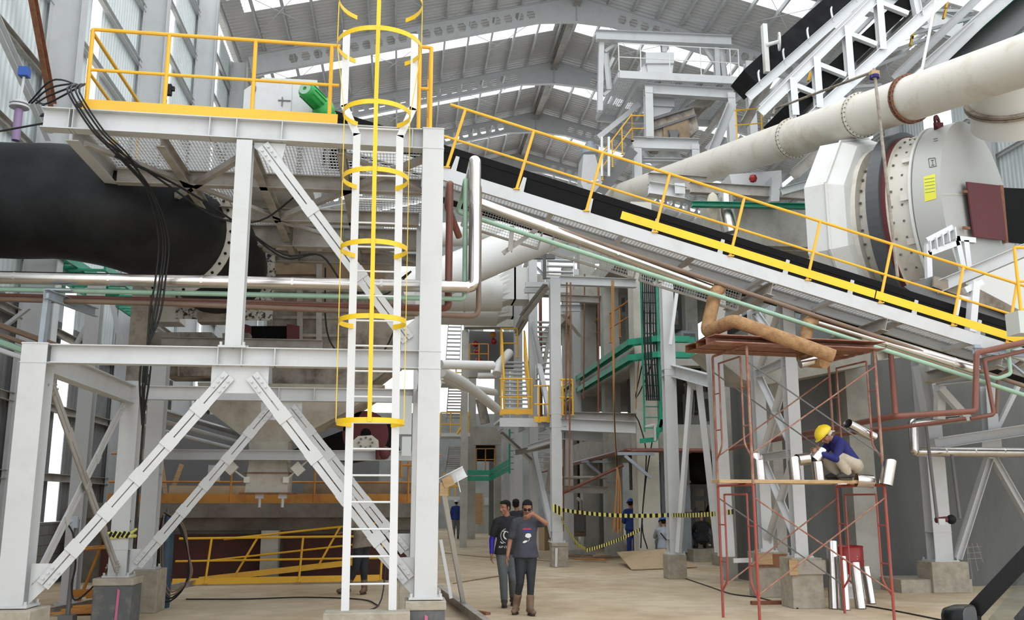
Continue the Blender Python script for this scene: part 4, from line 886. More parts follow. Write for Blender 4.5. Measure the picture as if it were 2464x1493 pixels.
def onshell(uu, vv):
    """point of the drum shell on a sight line"""
    o = V((0,0,EYE)); d = V(ray(uu, vv)).normalized(); w = o-C0; dn = d-AX*d.dot(AX); wn = w-AX*w.dot(AX)
    a = dn.dot(dn); b = 2*dn.dot(wn); c = wn.dot(wn)-(RD+.006)**2; dsc = max(b*b-4*a*c, 0); return o+d*((-b-math.sqrt(dsc))/(2*a))
g = MB()
rows = [[onshell(2222+(2250-2222)*i/4+(v-420)*.05, v+ (i-2)*-2) for i in range(5)] for v in (422,437,452,467,482)]
g.add([p for r in rows for p in r]+[p-AX.cross(V((0,0,1)))*0+V((0,0,0))+(C0-p).normalized()*.02 for r in rows for p in r], [(r*5+i,r*5+i+1,(r+1)*5+i+1,(r+1)*5+i) for r in range(4) for i in range(4)]); 
O('warning_label', g, 'label_yellow', t, label='yellow warning sticker')
g = MB()
for v in (432,440,448,456,464):
    P = [onshell(2224+6*i+(v-420)*.05, v-i) for i in range(5)]; g.tube([p+(p-C0).normalized()*.004 for p in P], .006, 4)
O('label_text', g, 'mint', t)
g = MB()
for a, b in (((2234,382),(2250,380)), ((2250,380),(2253,400)), ((2253,400),(2237,403)), ((2237,403),(2234,382)), ((2240,386),(2247,385)), ((2243,386),(2245,398)), ((2241,398),(2248,397)), ((2246,335),(2256,333)),((2247,340),(2257,338))):
    g.tube([onshell(*a), onshell(*b)], .007, 4)
O('stencil_mark', g, 'dark_steel', t, kind='stuff')
g = MB()
for a, b in (((2320,285),(2470,288)), ((2268,468),(2330,468))): g.bar(hitp(*a, C0-AX*.005, AX), hitp(*b, C0-AX*.005, AX), .012, .012)
O('weld_seam', g, 'cream', t)
# white saddle frame and beam under the drum
t = T('saddle_frame', PY(2290,640,15.6), 'white welded saddle bracket below the drum', 'bracket')
g = MB()
for a, b in (((2232,590),(2235,672)), ((2300,570),(2318,655)), ((2232,612),(2305,585)), ((2228,580),(2290,548)), ((2298,575),(2345,580)), ((2322,580),(2330,650))): g.bar(PY(*a,16.3), PY(*b,16.3), .1, .1)
O('frame', g, 'white_paint', t)
for k in range(5):
    g = MB(); a = PY(2232+15*k, 582-8*k, 16.3); g.bar(a, a-V((0,0,.22)), .02, .2); O('rib_plate', g, 'white_paint', t)
beam(PY(2250,695,16.0), PY(2520,580,15.2), 'pale beam slanting up to the right below the drum', .22, .16)
g = MB(); P = [PY(u,v,18.2) for u, v in ((2300,690),(2500,600),(2500,800),(2380,740))]; g.loft([P, [p+V((0,.4,0)) for p in P]]); O('drum_cradle', g, 'cream_clean', label='broad cream plate below the drum at the right edge', cat='plate')
# ---- long pipe ----------------------------------------------------------------
pa, pb = PY(2240,221,17.5), PY(1560,451,31); pd = (pa-pb).normalized(); L = (pa-pb).length
pr_ = .48
t = T('long_pipe', pb, 'long scuffed white pipe slanting across the upper right', 'pipe')
e0 = pb-pd*4.0; e1 = pa+pd*4.8
g = MB(); g.tube([e0, e1], pr_, 48); O('pipe_shell', g, 'cream', t)
for k, (uu, vv) in enumerate(((1910,330),(2070,275),(2190,237))):
    a, b = (pb, pa); lo, hi = -4.0, L+4
    bs = min(range(200), key=lambda i: abs((lambda p: 1232+FPX*((p.x*ca-p.y*sa)/((p.x*sa+p.y*ca)*ct+(p.z-EYE)*st)))(pb+pd*(lo+(hi-lo)*i/199))-uu)); c = pb+pd*(lo+(hi-lo)*bs/199)
    g = MB()
    for o_ in (-.045,.045): g.ring(c+pd*o_, pd, pr_-.01, pr_+.055, .02, 48)
    O('bolted_flange', g, 'cream' if k < 2 else 'rust', t)
    s, u_ = basis(pd); g = MB()
    for i in range(30): q = c+(s*math.cos(2*PI*i/30)+u_*math.sin(2*PI*i/30))*(pr_+.03); g.tube([q-pd*.08, q+pd*.08], .013, 5)
    O('bolt_ring', g, 'dark_steel', t, kind='stuff')
# neck joining the pipe and the drum
t3 = T('pipe_neck', C0+V((0,0,RD)), 'short white neck with bolted flange between the pipe and the drum', 'pipe')
nb = PY(2432,300,17.9); nt_ = PY(2425,150,17.0)
g = MB(); g.tube([nb, PY(2430,235,17.5), nt_], .78, 36); O('neck_shell', g, 'cream_clean', t3)
g = MB(); ad = (nt_-nb).normalized(); cc = nb.lerp(nt_, .42); g.ring(cc, ad, .76, .88, .05, 40); g.ring(cc-ad*.07, ad, .76, .88, .05, 40); O('flange', g, 'dusty', t3)
g = MB(); g.ring(nb.lerp(nt_, .85), ad, .77, .80, .06, 40); O('weld_bead', g, 'cream', t3)
# lifting eyes and rope pole in front of the pipe
t = T('hoist_pole', PY(2160,668,15.8), 'tall thin khaki pole standing in front of the long pipe', 'pole')
g = MB(); g.tube([PY(2160,668,15.8), PY(2103,165,15.8)], .03, 8); O('pole', g, 'wood' if False else 'dusty_light', t)
g = MB(); g.tube([PY(2103,172,15.8), PY(1865,262,20), PY(1860,275,20)], .03, 8); O('guy_bar', g, 'dusty_light', t)
g = MB(); g.box(PY(2104,180,15.8), (.16,.1,.14)); O('clamp', g, 'wood', t)
g = MB(); g.ring(PY(2104,185,15.8), (0,0,1), .04, .09, .06, 12); O('blue_tie', g, 'navy', t)
t = T('sloped_strut', PY(2300,20,20), 'thin pale pole slanting up behind the long pipe near the right truss', 'pole'); g = MB(); g.tube([PY(2217,175,19), PY(2250,10,19), PY(2252,-20,19)], .035, 8); O('pole', g, 'cream_clean', t)
# ======================= concrete kiln building in the middle distance =========
def ccol(u0, u1, v, Y, z0, z1, label, m='concrete', d=None, name='concrete_column'):
    a, b = PY(u0, v, Y), PY(u1, v, Y); w = b.x-a.x; g = MB(); g.box(((a.x+b.x)/2, Y+(d or w)/2, (z0+z1)/2), (w, d or w, z1-z0)); return O(name, g, m, label=label, cat='column')
def cbeam(p, q, h, w, label, m='concrete', name='concrete_beam', cat='beam'):
    g = MB(); g.bar(p, q, w, h); return O(name, g, m, label=label, cat=cat)
YB = 26.0
XB = PY(1568,1321,YB).x
ccol(1537,1590,1250,YB,0,10.2,'big square concrete column with cables beside the green cable ladder', 'concrete_light')
for i, (u0, u1, Y) in enumerate(((1461,1500,30.5),(1404,1443,34.5),(1361,1391,39.0),(1330,1345,44))):
    ccol(u0,u1,1250,Y,0,11.5,'concrete column %s in the row going back from the big square column' % ['second','third','fourth','last'][i])
z1, z2 = PY(1600,1050,YB).z, PY(1600,850,YB).z
cbeam((XB+.3,YB+.3,z1), (XB+3.2,YB+.3,z1), .66, .5, 'concrete slab edge at head height right of the big square column')
cbeam((XB,YB+.6,z1), (XB,44,z1), .66, .5, 'concrete slab edge running back behind the rope')
cbeam((XB+.3,YB+.3,z2), (XB+3.2,YB+.3,z2), .68, .5, 'upper concrete slab edge behind the slim white brace')
cbeam((XB,YB+.6,z2), (XB,44,z2), .68, .5, 'upper concrete slab edge running back over the green trays')
for k, z in enumerate((z1, z2)):
    g = MB(); g.box((XB+2.5, YB+9, z+.1), (5, 17, .3)); O('floor_slab', g, 'concrete', label='%s concrete floor slab of the kiln building' % ['lower','upper'][k], cat='slab')
z3 = z2+3.4
g = MB(); g.box((XB+2.5, YB+9, z3), (5.6, 18, .6)); O('roof_slab', g, 'concrete', label='top concrete deck of the kiln building under the conveyor', cat='slab')
cbeam((XB-3.2,YB+5,z3-.4), (XB+.4,YB+5,z3-.4), .7, .5, 'concrete beam end under the belt conveyor')
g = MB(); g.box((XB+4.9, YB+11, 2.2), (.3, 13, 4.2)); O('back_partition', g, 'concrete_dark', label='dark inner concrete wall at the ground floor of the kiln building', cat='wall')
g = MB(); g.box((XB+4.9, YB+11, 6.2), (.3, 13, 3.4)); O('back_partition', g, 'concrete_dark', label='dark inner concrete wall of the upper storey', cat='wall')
ccol(1660,1690,1050,29,0,8.5,'inner concrete column behind the inverted V brace')
# machinery under the slab
t = T('flue_panel', PY(1620,1320,27.5), 'grey bolted steel casing panel behind the white column at ground level', 'panel')
a, b = PY(1592,1085,27.5), PY(1662,1330,27.5)
g = MB(); g.box((a+b)/2, (b.x-a.x, .3, a.z-b.z)); O('plate', g, 'steel_blue', t)
for v in (1160, 1230): g = MB(); p = PY(1592,v,27.3); g.box(((a.x+b.x)/2, 27.3, p.z), (b.x-a.x, .08, .06)); O('flange', g, 'steel_dirty', t)
t = T('fan_unit', PY(1690,1150,28.5), 'dark blower machine on a grey frame under the slab', 'machine')
g = MB(); g.sph(PY(1682,1130,28.5), (.55,.5,.55), 16); g.box(PY(1702,1130,28.5), (.6,.5,.5)); O('blower', g, 'black', t)
g = MB()
for v in (1172, 1200): g.bar(PY(1655,v,28.2), PY(1722,v,28.2), .12, .14)
for u in (1668, 1700, 1716): g.bar(PY(u,1170,28.2), PY(u,1325,28.2), .1, .1)
g.bar(PY(1712,1205,28.2), PY(1672,1290,28.2), .1, .1); g.bar(PY(1672,1225,28.2), PY(1720,1300,28.2), .1, .1); O('frame', g, 'dark_steel', t)
for k, (u, v, w_, h_) in enumerate(((1692,1225,14,18),(1700,1250,16,22),(1705,1290,14,24))):
    g = MB(); p = PY(u,v,33); g.box(p, (w_/60, .3, h_/60)); O('sack', g, 'white_paint' if k != 1 else 'label_yellow', label='%s heap item seen through the blower frame' % ['white upper','yellow middle','white lower'][k], cat='sack')
# figure standing on the slab, trousers only visible
# ======================= green cable trays =====================================
def tray(pts, w, label, h=.13, side=(0,1,0)):
    t = T('cable_tray', pts[0], label, 'cable tray'); sd = V(side)
    for s in (0, 1):
        g = MB()
        for a, b in zip(pts[:-1], pts[1:]):
            g.bar(V(a)+sd*w*s, V(b)+sd*w*s, .03, h)
        O('side_rail', g, 'green_paint', t)
    for a, b in zip(pts[:-1], pts[1:]):
        a, b = V(a), V(b); n = max(2, int((b-a).length/.35))
        for i in range(n): c = a.lerp(b, (i+.5)/n); g = MB(); g.bar(c, c+sd*w, .05, .025); O('rung', g, 'green_paint', t)
    return t
XT = XB-.75
for k, v in enumerate((822, 860)):
    a = PX(1515, v, XT); a.y = max(a.y, 24.2); z = a.z
    t = tray([(XT+1.5,24.3,z), (XT+.6,24.3,z), (XT,25.0,z), (XT,38,z)], .5, '%s green cable tray curving round the big concrete column' % ['upper','lower'][k], .16, (0.5,0,0) if False else (.35,.3,0))
    g = MB()
    for j in range(6): g.tube([(XT+.1+.05*j, 25.2, z+.05), (XT+.1+.05*j, 38, z+.05+.01*j)], .02, 5)
    O('tray_cables', g, 'cable', t)
# vertical green ladder with cables
a, b = PY(1577,700,24.6), PY(1583,1040,24.6)
t = T('cable_ladder', b, 'tall green cable ladder fixed upright in front of the concrete column', 'cable ladder')
for dx in (0, .42):
    g = MB(); g.bar(V((a.x+.02-dx, 24.6, b.z)), V((a.x+.02-dx, 24.6, a.z+.8)), .07 if dx == 0 else .04, .2 if dx == 0 else .05, (0,1,0)); O('side_rail', g, 'green_paint', t)
for i in range(22): z = b.z+.1+i*.28; g = MB(); g.box((a.x-.19, 24.62, z), (.4,.03,.03)); O('rung', g, 'green_paint', t)
for i in range(7):
    x = a.x-.06-.055*i; g = MB(); g.tube(smooth([(x+.03,24.45,a.z+1.4), (x,24.45,a.z-.2), (x-.02*(i%3),24.42,b.z+2.2), (x+.02,24.42,b.z+.8)], 4), .022, 6); O('cable', g, 'cable', t)
g = MB(); g.bar(PY(1540,1062,24.5), PY(1578,1058,24.5), .04, .12); g.bar(PY(1576,1060,24.5), PY(1592,1010,24.5), .04, .12); g.bar(PY(1590,1030,24.5), PY(1600,985,24.5), .04,.12); O('bent_end', g, 'green_paint', t)
g = MB(); g.bar(PY(1552,1027,24.2), PY(1575,1022,24.2), .05, .05); g.bar(PY(1575,1020,24.2), PY(1576,1062,24.2), .05, .08); O('angle_bracket', g, 'steel', label='small pale angle bracket at the foot of the green cable ladder', cat='bracket')
for k, P in enumerate((((1545,880),(1530,960),(1570,870),(1575,800)), ((1528,1000),(1540,1025),(1555,1100),(1545,1260),(1558,1322)), ((1570,1060),(1555,1150),(1545,1250),(1542,1320)), ((1530,985),(1534,900),(1540,850)))):
    g = MB(); g.tube(smooth([PY(u,v,25.4) for u, v in P], 4), .018, 5); O('loose_cable', g, 'cable' if k != 3 else 'rope', label='loose %s hanging on the big concrete column, %s' % (('cable','cable','cable','orange cord')[k], ['upper right','crossing to the right foot','crossing to the left foot','at left'][k]), cat='cable')
# orange-yellow railings between the columns
for k, (u0, v0, u1, v1, Y) in enumerate(((1414,850,1440,832,36),(1469,826,1518,785,29.5))):
    a, b = PY(u0,v0,Y), PY(u1,v1,Y-2.2); b.z = a.z
    guard('gallery_railing', [a, b], [0,.5,1], .95, 'orange_dusty', 'yellow gallery railing between the concrete columns, %s one' % ['smaller left','larger right'][k], toe=False)
# long red-brown pipes on brackets
zq = PX(1491,1088,XT).z
for k in range(2):
    pipe('red_pipe', [(XB+3.4, 25.4-.12*k, zq), (XT-.02+.1*k, 25.4-.1*k, zq-.03*k), (XT-.05-.1*k, 40, zq-.1-.05*k)], .055 if k == 0 else .04, 'pipe_red', 'long red-brown pipe turning back along the concrete columns, %s' % ['upper thick one','lower thin one'][k], .1)
for k, y in enumerate((25.3, 30.5)):
    t = T('pipe_bracket', (XT-.1, y, zq-.8), 'grey triangular bracket under the red pipes, %s one' % ['nearer','farther'][k], 'bracket')
    g = MB(); g.bar((XT-.3,y,zq-.1), (XT+.7,y,zq-.1), .08,.08); O('arm', g, 'steel_blue', t); g = MB(); g.bar((XT-.1,y,zq-.15), (XT+.62,y,zq-.75), .06,.08); O('strut', g, 'steel_blue', t)
# ======================= free steel frames =====================================
def S(u0, v0, Y0, u1, v1, Y1, h, b, label, m='steel', kind='bar', cat='beam', name='steel_member'):
    g = MB(); p, q = PY(u0,v0,Y0), PY(u1,v1,Y1)
    if kind == 'ib': g.ib(p, q, h, b)
    elif kind == 'ch': g.ch(p, q, h, b)
    elif kind == 'tube': g.tube([p, q], h, 10)
    elif kind == 'ang': g.ang(p, q, h)
    else: g.bar(p, q, b, h)
    return O(name, g, m, label=label, cat=cat)
# column S1 with its pier, at 25 m
p = PZ(1345,1365,0); 
pier('concrete_pier', p.x, p.y, .62, .42, .42, 'pier with broad cap under the slim white column by the striped tape', 'plinth', 'plinth')
column(p.x-.05, p.y, .62, PY(1330,672,p.y).z, 'slim white column wrapped with striped tape in the middle distance', .28, stiff=(.9, 3.6, 3.95))
g = MB(); q = PY(1339,1340,p.y-.4); g.bar(PY(1339,1320,p.y-.32), PY(1338,1365,p.y-.32), .06, .02); O('white_stake', g, 'white_paint', label='white marker strip leaning on the pier in the middle distance', cat='strip')
S(1348,1022,25.2,1530,1030,25.4,.32,.25,'lower pale beam from the slim white column to the big concrete column','steel','ib')
S(1348,1004,25.9,1530,1008,26.0,.28,.22,'rusty-edged beam right behind the lower pale beam','steel_dirty','ib')
S(1348,676,25.3,1530,683,25.5,.24,.2,'upper beam from the top of the slim white column to the concrete','steel','ib')
S(1348,718,26.5,1440,722,27,.2,.16,'dark short beam just below the upper beam','steel_dirty','ib')
S(1348,742,27.5,1395,742,28,.2,.16,'shorter grey stub beam under the dark short beam','steel','ib')
S(1348,757,25.3,1392,812,27,.12,.12,'grey angle falling right from the slim white column','steel','ang')
S(1352,1178,27,1462,1180,27.5,.2,.16,'rusty beam low behind the striped tape','steel_dirty','ib')
S(1345,1042,25.3,1450,1050,27,.35,.2,'grey channel below the double beams','steel','ch')
# tower behind: columns and braces
for i, (u0, v0, u1, v1, Y, w_, lab) in enumerate(((1284,1255,1278,600,29,.26,'grey column right of the yellow stair'), (1247,1240,1249,625,31,.26,'grey column left of the yellow stair'),
        (1388,1000,1386,650,33,.25,'thin white column behind the upper beam'), (1312,700,1310,610,31,.24,'short grey column high behind the stair'),
        (1370,1230,1366,1030,31,.24,'white post behind the striped tape'), (1358,1280,1359,1180,29,.2,'low white post beside the tape column'),)):
    p0, p1 = PY(u0,v0,Y), PY(u1,v1,Y); column(p0.x, Y, 0 if v0 > 1200 else p0.z, p1.z, lab, w_, plate=False)
braces = [(1262,765,26.5,1320,690,25.4,.16,'steel_dirty','grey channel strut rising to the head of the slim white column'),
 (1282,775,28.8,1305,880,28.6,.14,'steel','pale angle falling right beside the stair tower, upper'),
 (1303,880,28.6,1342,1060,26.2,.14,'steel','pale angle continuing down beside the stair tower'),
 (1288,1078,28.5,1312,1190,27.5,.14,'steel','white brace low behind the slim column, upper half'), (1312,1185,27.5,1336,1290,26.2,.14,'steel','white brace low behind the slim column, lower half'),
 (1326,790,29,1306,900,29,.12,'steel_dirty','dark brace crossing behind the slim column'), (1345,1020,28,1318,1190,28,.16,'steel_dirty','olive ladder-like strut low behind the slim column'),
 (1203,1043,27.5,1282,1115,29,.1,'steel','grey strut under the yellow stair landing'), (1250,680,30,1270,625,30,.14,'steel_dirty','brown channel brace at the tower top'),
 (1272,625,30,1310,665,30,.08,'steel','thin brace at the tower top'), (1245,800,30.5,1282,720,29,.12,'steel','stair stringer rising right at the tower'), (1247,806,30,1285,745,29,.12,'steel_dirty','second stair stringer rising right at the tower')]
for a in braces: S(a[0],a[1],a[2],a[3],a[4],a[5],a[6],a[6],a[8],a[7],'ch','brace','tower_brace')
for k, (v, u0, u1, Y) in enumerate(((618,1230,1335,27),(686,1264,1330,26.5),(700,1262,1370,26.8),(1078,1270,1345,26.5),(1090,1240,1345,28))):
    S(u0,v,Y,u1,v + (0 if k < 3 else -22),Y-(0 if k < 3 else 1),.14,.14,'tower cross member, %s' % ['dark topmost one','pale thin one at the column head','pale thin one just below it','grey one under the stair landing','rusty one behind it'][k],'dark_steel' if k == 0 else ('steel' if k != 4 else 'steel_dirty'),'ib' if k > 2 else 'bar')
def stair(p, q, w, n, label, m='steel', side=(1,0,0), rail=None, name='steel_stair'):
    p, q = V(p), V(q); t = T(name, p, label, 'stair'); sd = V(side)
    for s in (0, 1):
        g = MB(); g.bar(p+sd*w*s, q+sd*w*s, .03, .2); O('stringer', g, m, t)
    for i in range(n):
        c = p.lerp(q, (i+.5)/n)+sd*w/2; g = MB(); g.box(c, (w, .22, .04)); O('tread', g, m, t)
    if rail:
        for s in (0, 1):
            for h in (.95, .5):
                g = MB(); g.tube([p+sd*w*s+V((0,0,h)), q+sd*w*s+V((0,0,h))], .03, 8); O('handrail', g, rail, t)
            for f in (0, .33, .66, 1): c = p.lerp(q, f)+sd*w*s; g = MB(); g.tube([c, c+V((0,0,.95))], .025, 8); O('post', g, rail, t)
    return t
a = PY(1213,1000,27.0); b = PY(1207,868,29.6)
stair(a, b, .72, 13, 'grey stair with bright yellow handrails climbing away in the centre', 'steel', rail='yellow')
t = T('stair_landing', PY(1210,1015,26.5), 'grey landing with yellow railing at the foot of the yellow stair', 'landing')
a = PY(1200,1008,26.0); b = PY(1330,1008,26.0)
g = MB(); g.box(((a.x+b.x)/2, 26.7, a.z-.05), (b.x-a.x, 1.4, .06)); g.box((a.x+.55,26.0,a.z-.1), (1.05,.05,.24)); g.box((b.x-.3,26.2,a.z-.15), (.7,.05,.12)); O('deck', g, 'steel', t)
for k in range(3): g = MB(); x = a.x+.1+k*.6; g.ch((x,26.05,a.z-.2), (x,27.3,a.z-.2), .14, .06); O('joist', g, 'steel_blue', t)
guard('landing_railing', [PY(1202,1000,26.0), PY(1282,1000,26.0)], [.05,.55,.98], 1.0, 'yellow', 'yellow railing at the front of the stair landing', toeoff=(0,-.02,0), th=.14)
guard('landing_railing', [PY(1285,1018,25.6), PY(1325,1018,25.6)], [.3,.9], 1.0, 'yellow', 'short yellow railing between landing and slim white column', th=.14)
guard('landing_railing', [PY(1348,1000,25.0), PY(1380,1000,25.0), PY(1380,1000,25.0)+V((0,1.6,0))], [.2,.95,2], .95, 'yellow', 'yellow railing right of the slim white column', toe=False)
guard('landing_railing', [PY(1205,862,29.8), PY(1245,862,29.8)], [0,1], .95, 'yellow', 'yellow railing across the top of the yellow stair', toe=False)
# stairs inside the tower and the far switchback stair at left
stair(PY(1290,920,28.5), PY(1288,770,30.5), .8, 12, 'grey open stair inside the tower behind the slim column')
stair(PY(1312,690,29), PY(1316,620,30), .9, 5, 'short grey stair flight at the top of the tower')
stair(PY(1290,1130,28.5), PY(1292,1040,30.5), .7, 8, 'lower grey stair flight behind the slim column')
for k, (v0, v1) in enumerate(((880,765),(1010,925),(1130,1075))):
    stair(PY(1072+(k%2)*2,v0,42), PY(1080,v1,45), .62, 12, 'distant switchback stair flight, %s' % ['top','middle','bottom'][k], 'steel_dirty' if k else 'steel')
for k, (u0, u1, v) in enumerate(((1062,1112,925),(1060,1128,1050),(1066,1108,1200))):
    t = T('far_landing', PY(u0,v,41), 'distant stair landing with yellow rails, %s' % ['upper','middle','lower'][k], 'landing')
    a, b = PY(u0,v,41), PY(u1,v,41); g = MB(); g.box(((a+b)/2), (b.x-a.x, 1.6, .14)); O('deck', g, 'steel', t)
    for f in (0,.35,.7,1): c = a.lerp(b, f); g = MB(); g.tube([c, c+V((0,-.7,1.0)) if False else c+V((0,0,1.0))], .03, 6); O('post', g, 'yellow', t)
    for h in (.5, 1.0): g = MB(); g.tube([a+V((0,0,h)), b+V((0,0,h))], .03, 6); O('rail', g, 'yellow', t)
# far concrete portal
for i, (u0, u1, Y, lab) in enumerate(((1126,1144,44,'pale concrete column of the far portal, left of the opening'), (1112,1123,46,'thin grey column left of the far portal'), (1190,1206,46,'concrete column right of the far opening'),
        (1212,1226,44,'second grey column right of the far opening'), (1228,1244,42,'third grey column right of the far opening'), (1177,1188,49,'dark column inside the far opening'))):
    ccol(u0,u1,1200,Y,0,12.0 if i != 5 else 5,lab, 'concrete' if i in (0,2) else ('steel' if i != 5 else 'concrete_dark'))
cbeam(PY(1118,775,36), PY(1238,775,36), .5, .6, 'pale concrete cross beam below the twin white ducts')
cbeam(PY(1118,762,36.5), PY(1238,762,36.5), .14, .9, 'thin greenish ledge on top of the pale cross beam')
ccol(1111,1127,900,36,0,8.1,'pale column carrying the left end of the ducts beam')
cbeam(PY(1120,890,40), PY(1180,890,40), .7, .5, 'concrete lintel left of the yellow stair')
cbeam(PY(1140,1050,43), PY(1205,1050,43), .8, .5, 'concrete beam across the far portal above the railing')
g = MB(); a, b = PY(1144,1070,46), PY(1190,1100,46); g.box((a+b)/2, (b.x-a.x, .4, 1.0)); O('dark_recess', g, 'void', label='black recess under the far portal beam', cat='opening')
guard('far_railing', [PY(1146,1133,42.5), PY(1190,1133,42.5)], [0,.5,1], .95, 'orange_dusty', 'orange railing on the far green gallery', toe=False)
tray([PY(1105,1138,38), PY(1180,1138,38), PY(1225,1112,35)], .3, 'green cable tray crossing the far portal, upper', .18)
tray([PY(1105,1152,38), PY(1180,1152,38), PY(1225,1128,35)], .3, 'green cable tray crossing the far portal, lower', .18)
t = T('cable_ladder', PY(1232,1140,35), 'distant upright green cable ladder at the end of the crossing trays', 'cable ladder')
for dx in (0, .45): g = MB(); p = PY(1226,1140,35); g.bar(p+V((dx,0,0)), p+V((dx,0,1.6)), .06, .12, (0,1,0)); O('side_rail', g, 'green_paint', t)
for k in range(7): g = MB(); p = PY(1226,1140,35); g.box(p+V((.22,0,.15+.22*k)), (.45,.03,.03)); O('rung', g, 'green_paint', t)
g = MB(); p, q = PZ(1150,1270,0), PZ(1198,1268,0); g.tube([p+V((0,0,.28)), q+V((.2,0,.28))], .27, 18); O('white_drum', g, 'cream_clean', label='white pipe section lying on the ground in the far opening', cat='pipe')
g = MB(); a, b = PY(1146,1200,52), PY(1176,1262,52); g.box((a+b)/2, (b.x-a.x+.6, .1, 2.4)); O('site_hut', g, 'box_grey', label='pale hut panel with notice in the far opening', cat='hut')
g = MB(); p = PY(1150,1225,51); g.box(p, (.5,.1,1.6)); O('orange_door', g, 'wood', label='orange-brown door seen in the far opening', cat='door')
g = MB(); p = PY(1172,1207,51.8); g.box(p, (.28,.05,.4)); O('notice', g, 'white_paint', label='small white notice on the far hut', cat='notice')
g = MB(); g.box((7.1, 61.6, 3.6), (28.5, .2, 7.2)); O('wall_far_base', g, 'cladding_dark', kind='structure')
# ======================= white ducts in the centre =============================
def duct(pts, r, label, m='cream_clean', rings=(), name='white_duct', n=28):
    t = T(name, pts[0], label, 'duct'); g = MB(); g.tube(smooth(pts, 4) if len(pts) > 2 else pts, r, n); O('duct_run', g, m, t)
    for f in rings:
        p = V(pts[0]).lerp(V(pts[-1]), f); g = MB(); g.ring(p, V(pts[-1])-V(pts[0]), r*.99, r*1.06, .05, n); O('seam_ring', g, m, t)
    return t
duct([PY(960,712,23.5), PY(1300,568,24.3), PY(1450,505,24.7)], .5, 'thick white duct slanting up to the right behind the silver riser', rings=(.13,))
duct([PY(900,735,25), PY(1010,705,24)], .62, 'wider end of the slanting white duct behind the ladder')
duct([PY(925,570,27), PY(1250,560,27)], .36, 'level white duct just under the conveyor pipes')
t = duct([PY(985,705,29.5), PY(1205,706,29.5)], .58, 'upper twin white duct ending in a square mouth', rings=(.6,))
def mouth(t, u0, v0, r, u1, va, vb, Y):
    a = PY(u0, v0, Y); b = PY(u1, (va+vb)/2, Y); h = (PY(u1,va,Y).z-PY(u1,vb,Y).z)/2; n = 24; R0 = [a+V((0, r*math.cos(2*PI*k/n), r*math.sin(2*PI*k/n))) for k in range(n)]
    def sq(c):
        o = []
        for k in range(n):
            x, y = math.cos(2*PI*k/n), math.sin(2*PI*k/n); m_ = max(abs(x), abs(y)); o.append(c+V((0, h*x/m_, h*y/m_)))
        return o
    g = MB(); g.loft([R0, sq(b), sq(b+V((.7,0,0)))]); g.loft([sq(b+V((.1,0,0))), sq(b+V((.16,0,0)))]); O('square_mouth', g, 'cream_clean', t)
mouth(t, 1198, 706, .57, 1225, 652, 728, 29.5)
t = duct([PY(1020,745,31.5), PY(1195,750,31.5)], .5, 'lower twin white duct ending in a square mouth')
mouth(t, 1190, 750, .5, 1224, 722, 765, 31.5)
duct([PY(1060,878,20), PY(1185,880,21)], .1, 'thin pale pipe level behind the tall front column', 'cream_clean', name='pale_pipe', n=14)
duct([PY(1062,895,20.5), PY(1120,925,22), PY(1195,985,25)], .12, 'thin pale pipe bending down towards the landing', name='pale_pipe', n=14)
duct([PY(1063,905,21.5), PY(1110,930,23), PY(1190,945,27)], .1, 'second thin pale pipe under the bending one', name='pale_pipe', n=14)
duct([PY(1150,790,38), PY(1165,870,38)], .2, 'pale round downpipe under the cross beam', name='downpipe', n=14)
duct([PY(1225,850,29), PY(1200,880,28.2), PY(1196,900,28)], .14, 'grey elbow pipe behind the top of the yellow stair', name='elbow_pipe', n=14)
duct([PY(1155,960,40), PY(1168,1020,40)], .2, 'dusty elbow pipe inside the far bay', 'dusty_light', name='downpipe', n=14)
t = T('valve_cluster', PY(1175,860,36), 'dark machine with small red and orange valves behind the yellow stair', 'machine')
g = MB(); a, b = PY(1130,795,37.5), PY(1238,885,37.5); g.box((a+b)/2+V((0,.5,0)), (b.x-a.x,.6,a.z-b.z)); O('machine_body', g, 'dark_steel', t)
for k, (u, v) in enumerate(((1144,828),(1148,847),(1186,806),(1188,822),(1152,868))): g = MB(); g.sph(PY(u,v,36.5), .13, 10); O('valve', g, 'drum_red' if k != 2 else 'orange_dusty', t)
guard('far_railing', [PY(1130,876,35.5), PY(1175,876,35.5)], [0,.5,1], .75, 'orange_dusty', 'orange railing left of the yellow stair top', toe=False)
g = MB(); g.tube([PY(1163,755,35.8), PY(1170,748,35.8)], .2, 12); O('blue_tarp', g, 'coverall', label='blue bundle on the ledge below the ducts', cat='bundle')
# brown drop ropes and rods
for k, (u, v0, v1, Y) in enumerate(((1364,680,1010,24.8),(1373,680,1180,24.6),(1407,660,960,28),(1358,1040,1280,25.5))):
    g = MB(); g.tube([PY(u,v0,Y), PY(u-3,v1,Y)], .022, 6); O('hanging_rod', g, 'rust', label='thin rusty rod hanging beside the slim white column, %s from the left' % ['second','third','fourth','lowest and first'][k], cat='rod')
for k in range(2):
    g = MB(); g.tube(smooth([PY(1472+4*k,675,24.8), PY(1474+3*k,800,24.8), PY(1478,1000,24.8), PY(1483,1100,24.8), PY(1484,1130,24.8)], 3), .02, 6); O('hoist_rope', g, 'rope', label='long tan hoist rope hanging from the upper beam, %s strand' % ['left','right'][k], cat='rope')
random.seed(2); g = MB()
for k in range(12):
    x = .06*math.sin(k*2.1); g.tube(smooth([PY(1485,1125,24.7), PY(1488,1180,24.7)+V((x,0,0)), PY(1487,1285,24.7)+V((x*1.6,.02*k,0.05*(k%4)))], 3), .018, 5)
O('rope_bundle', g, 'rope', label='frayed bundle of orange rope at the end of the hoist rope', cat='rope')
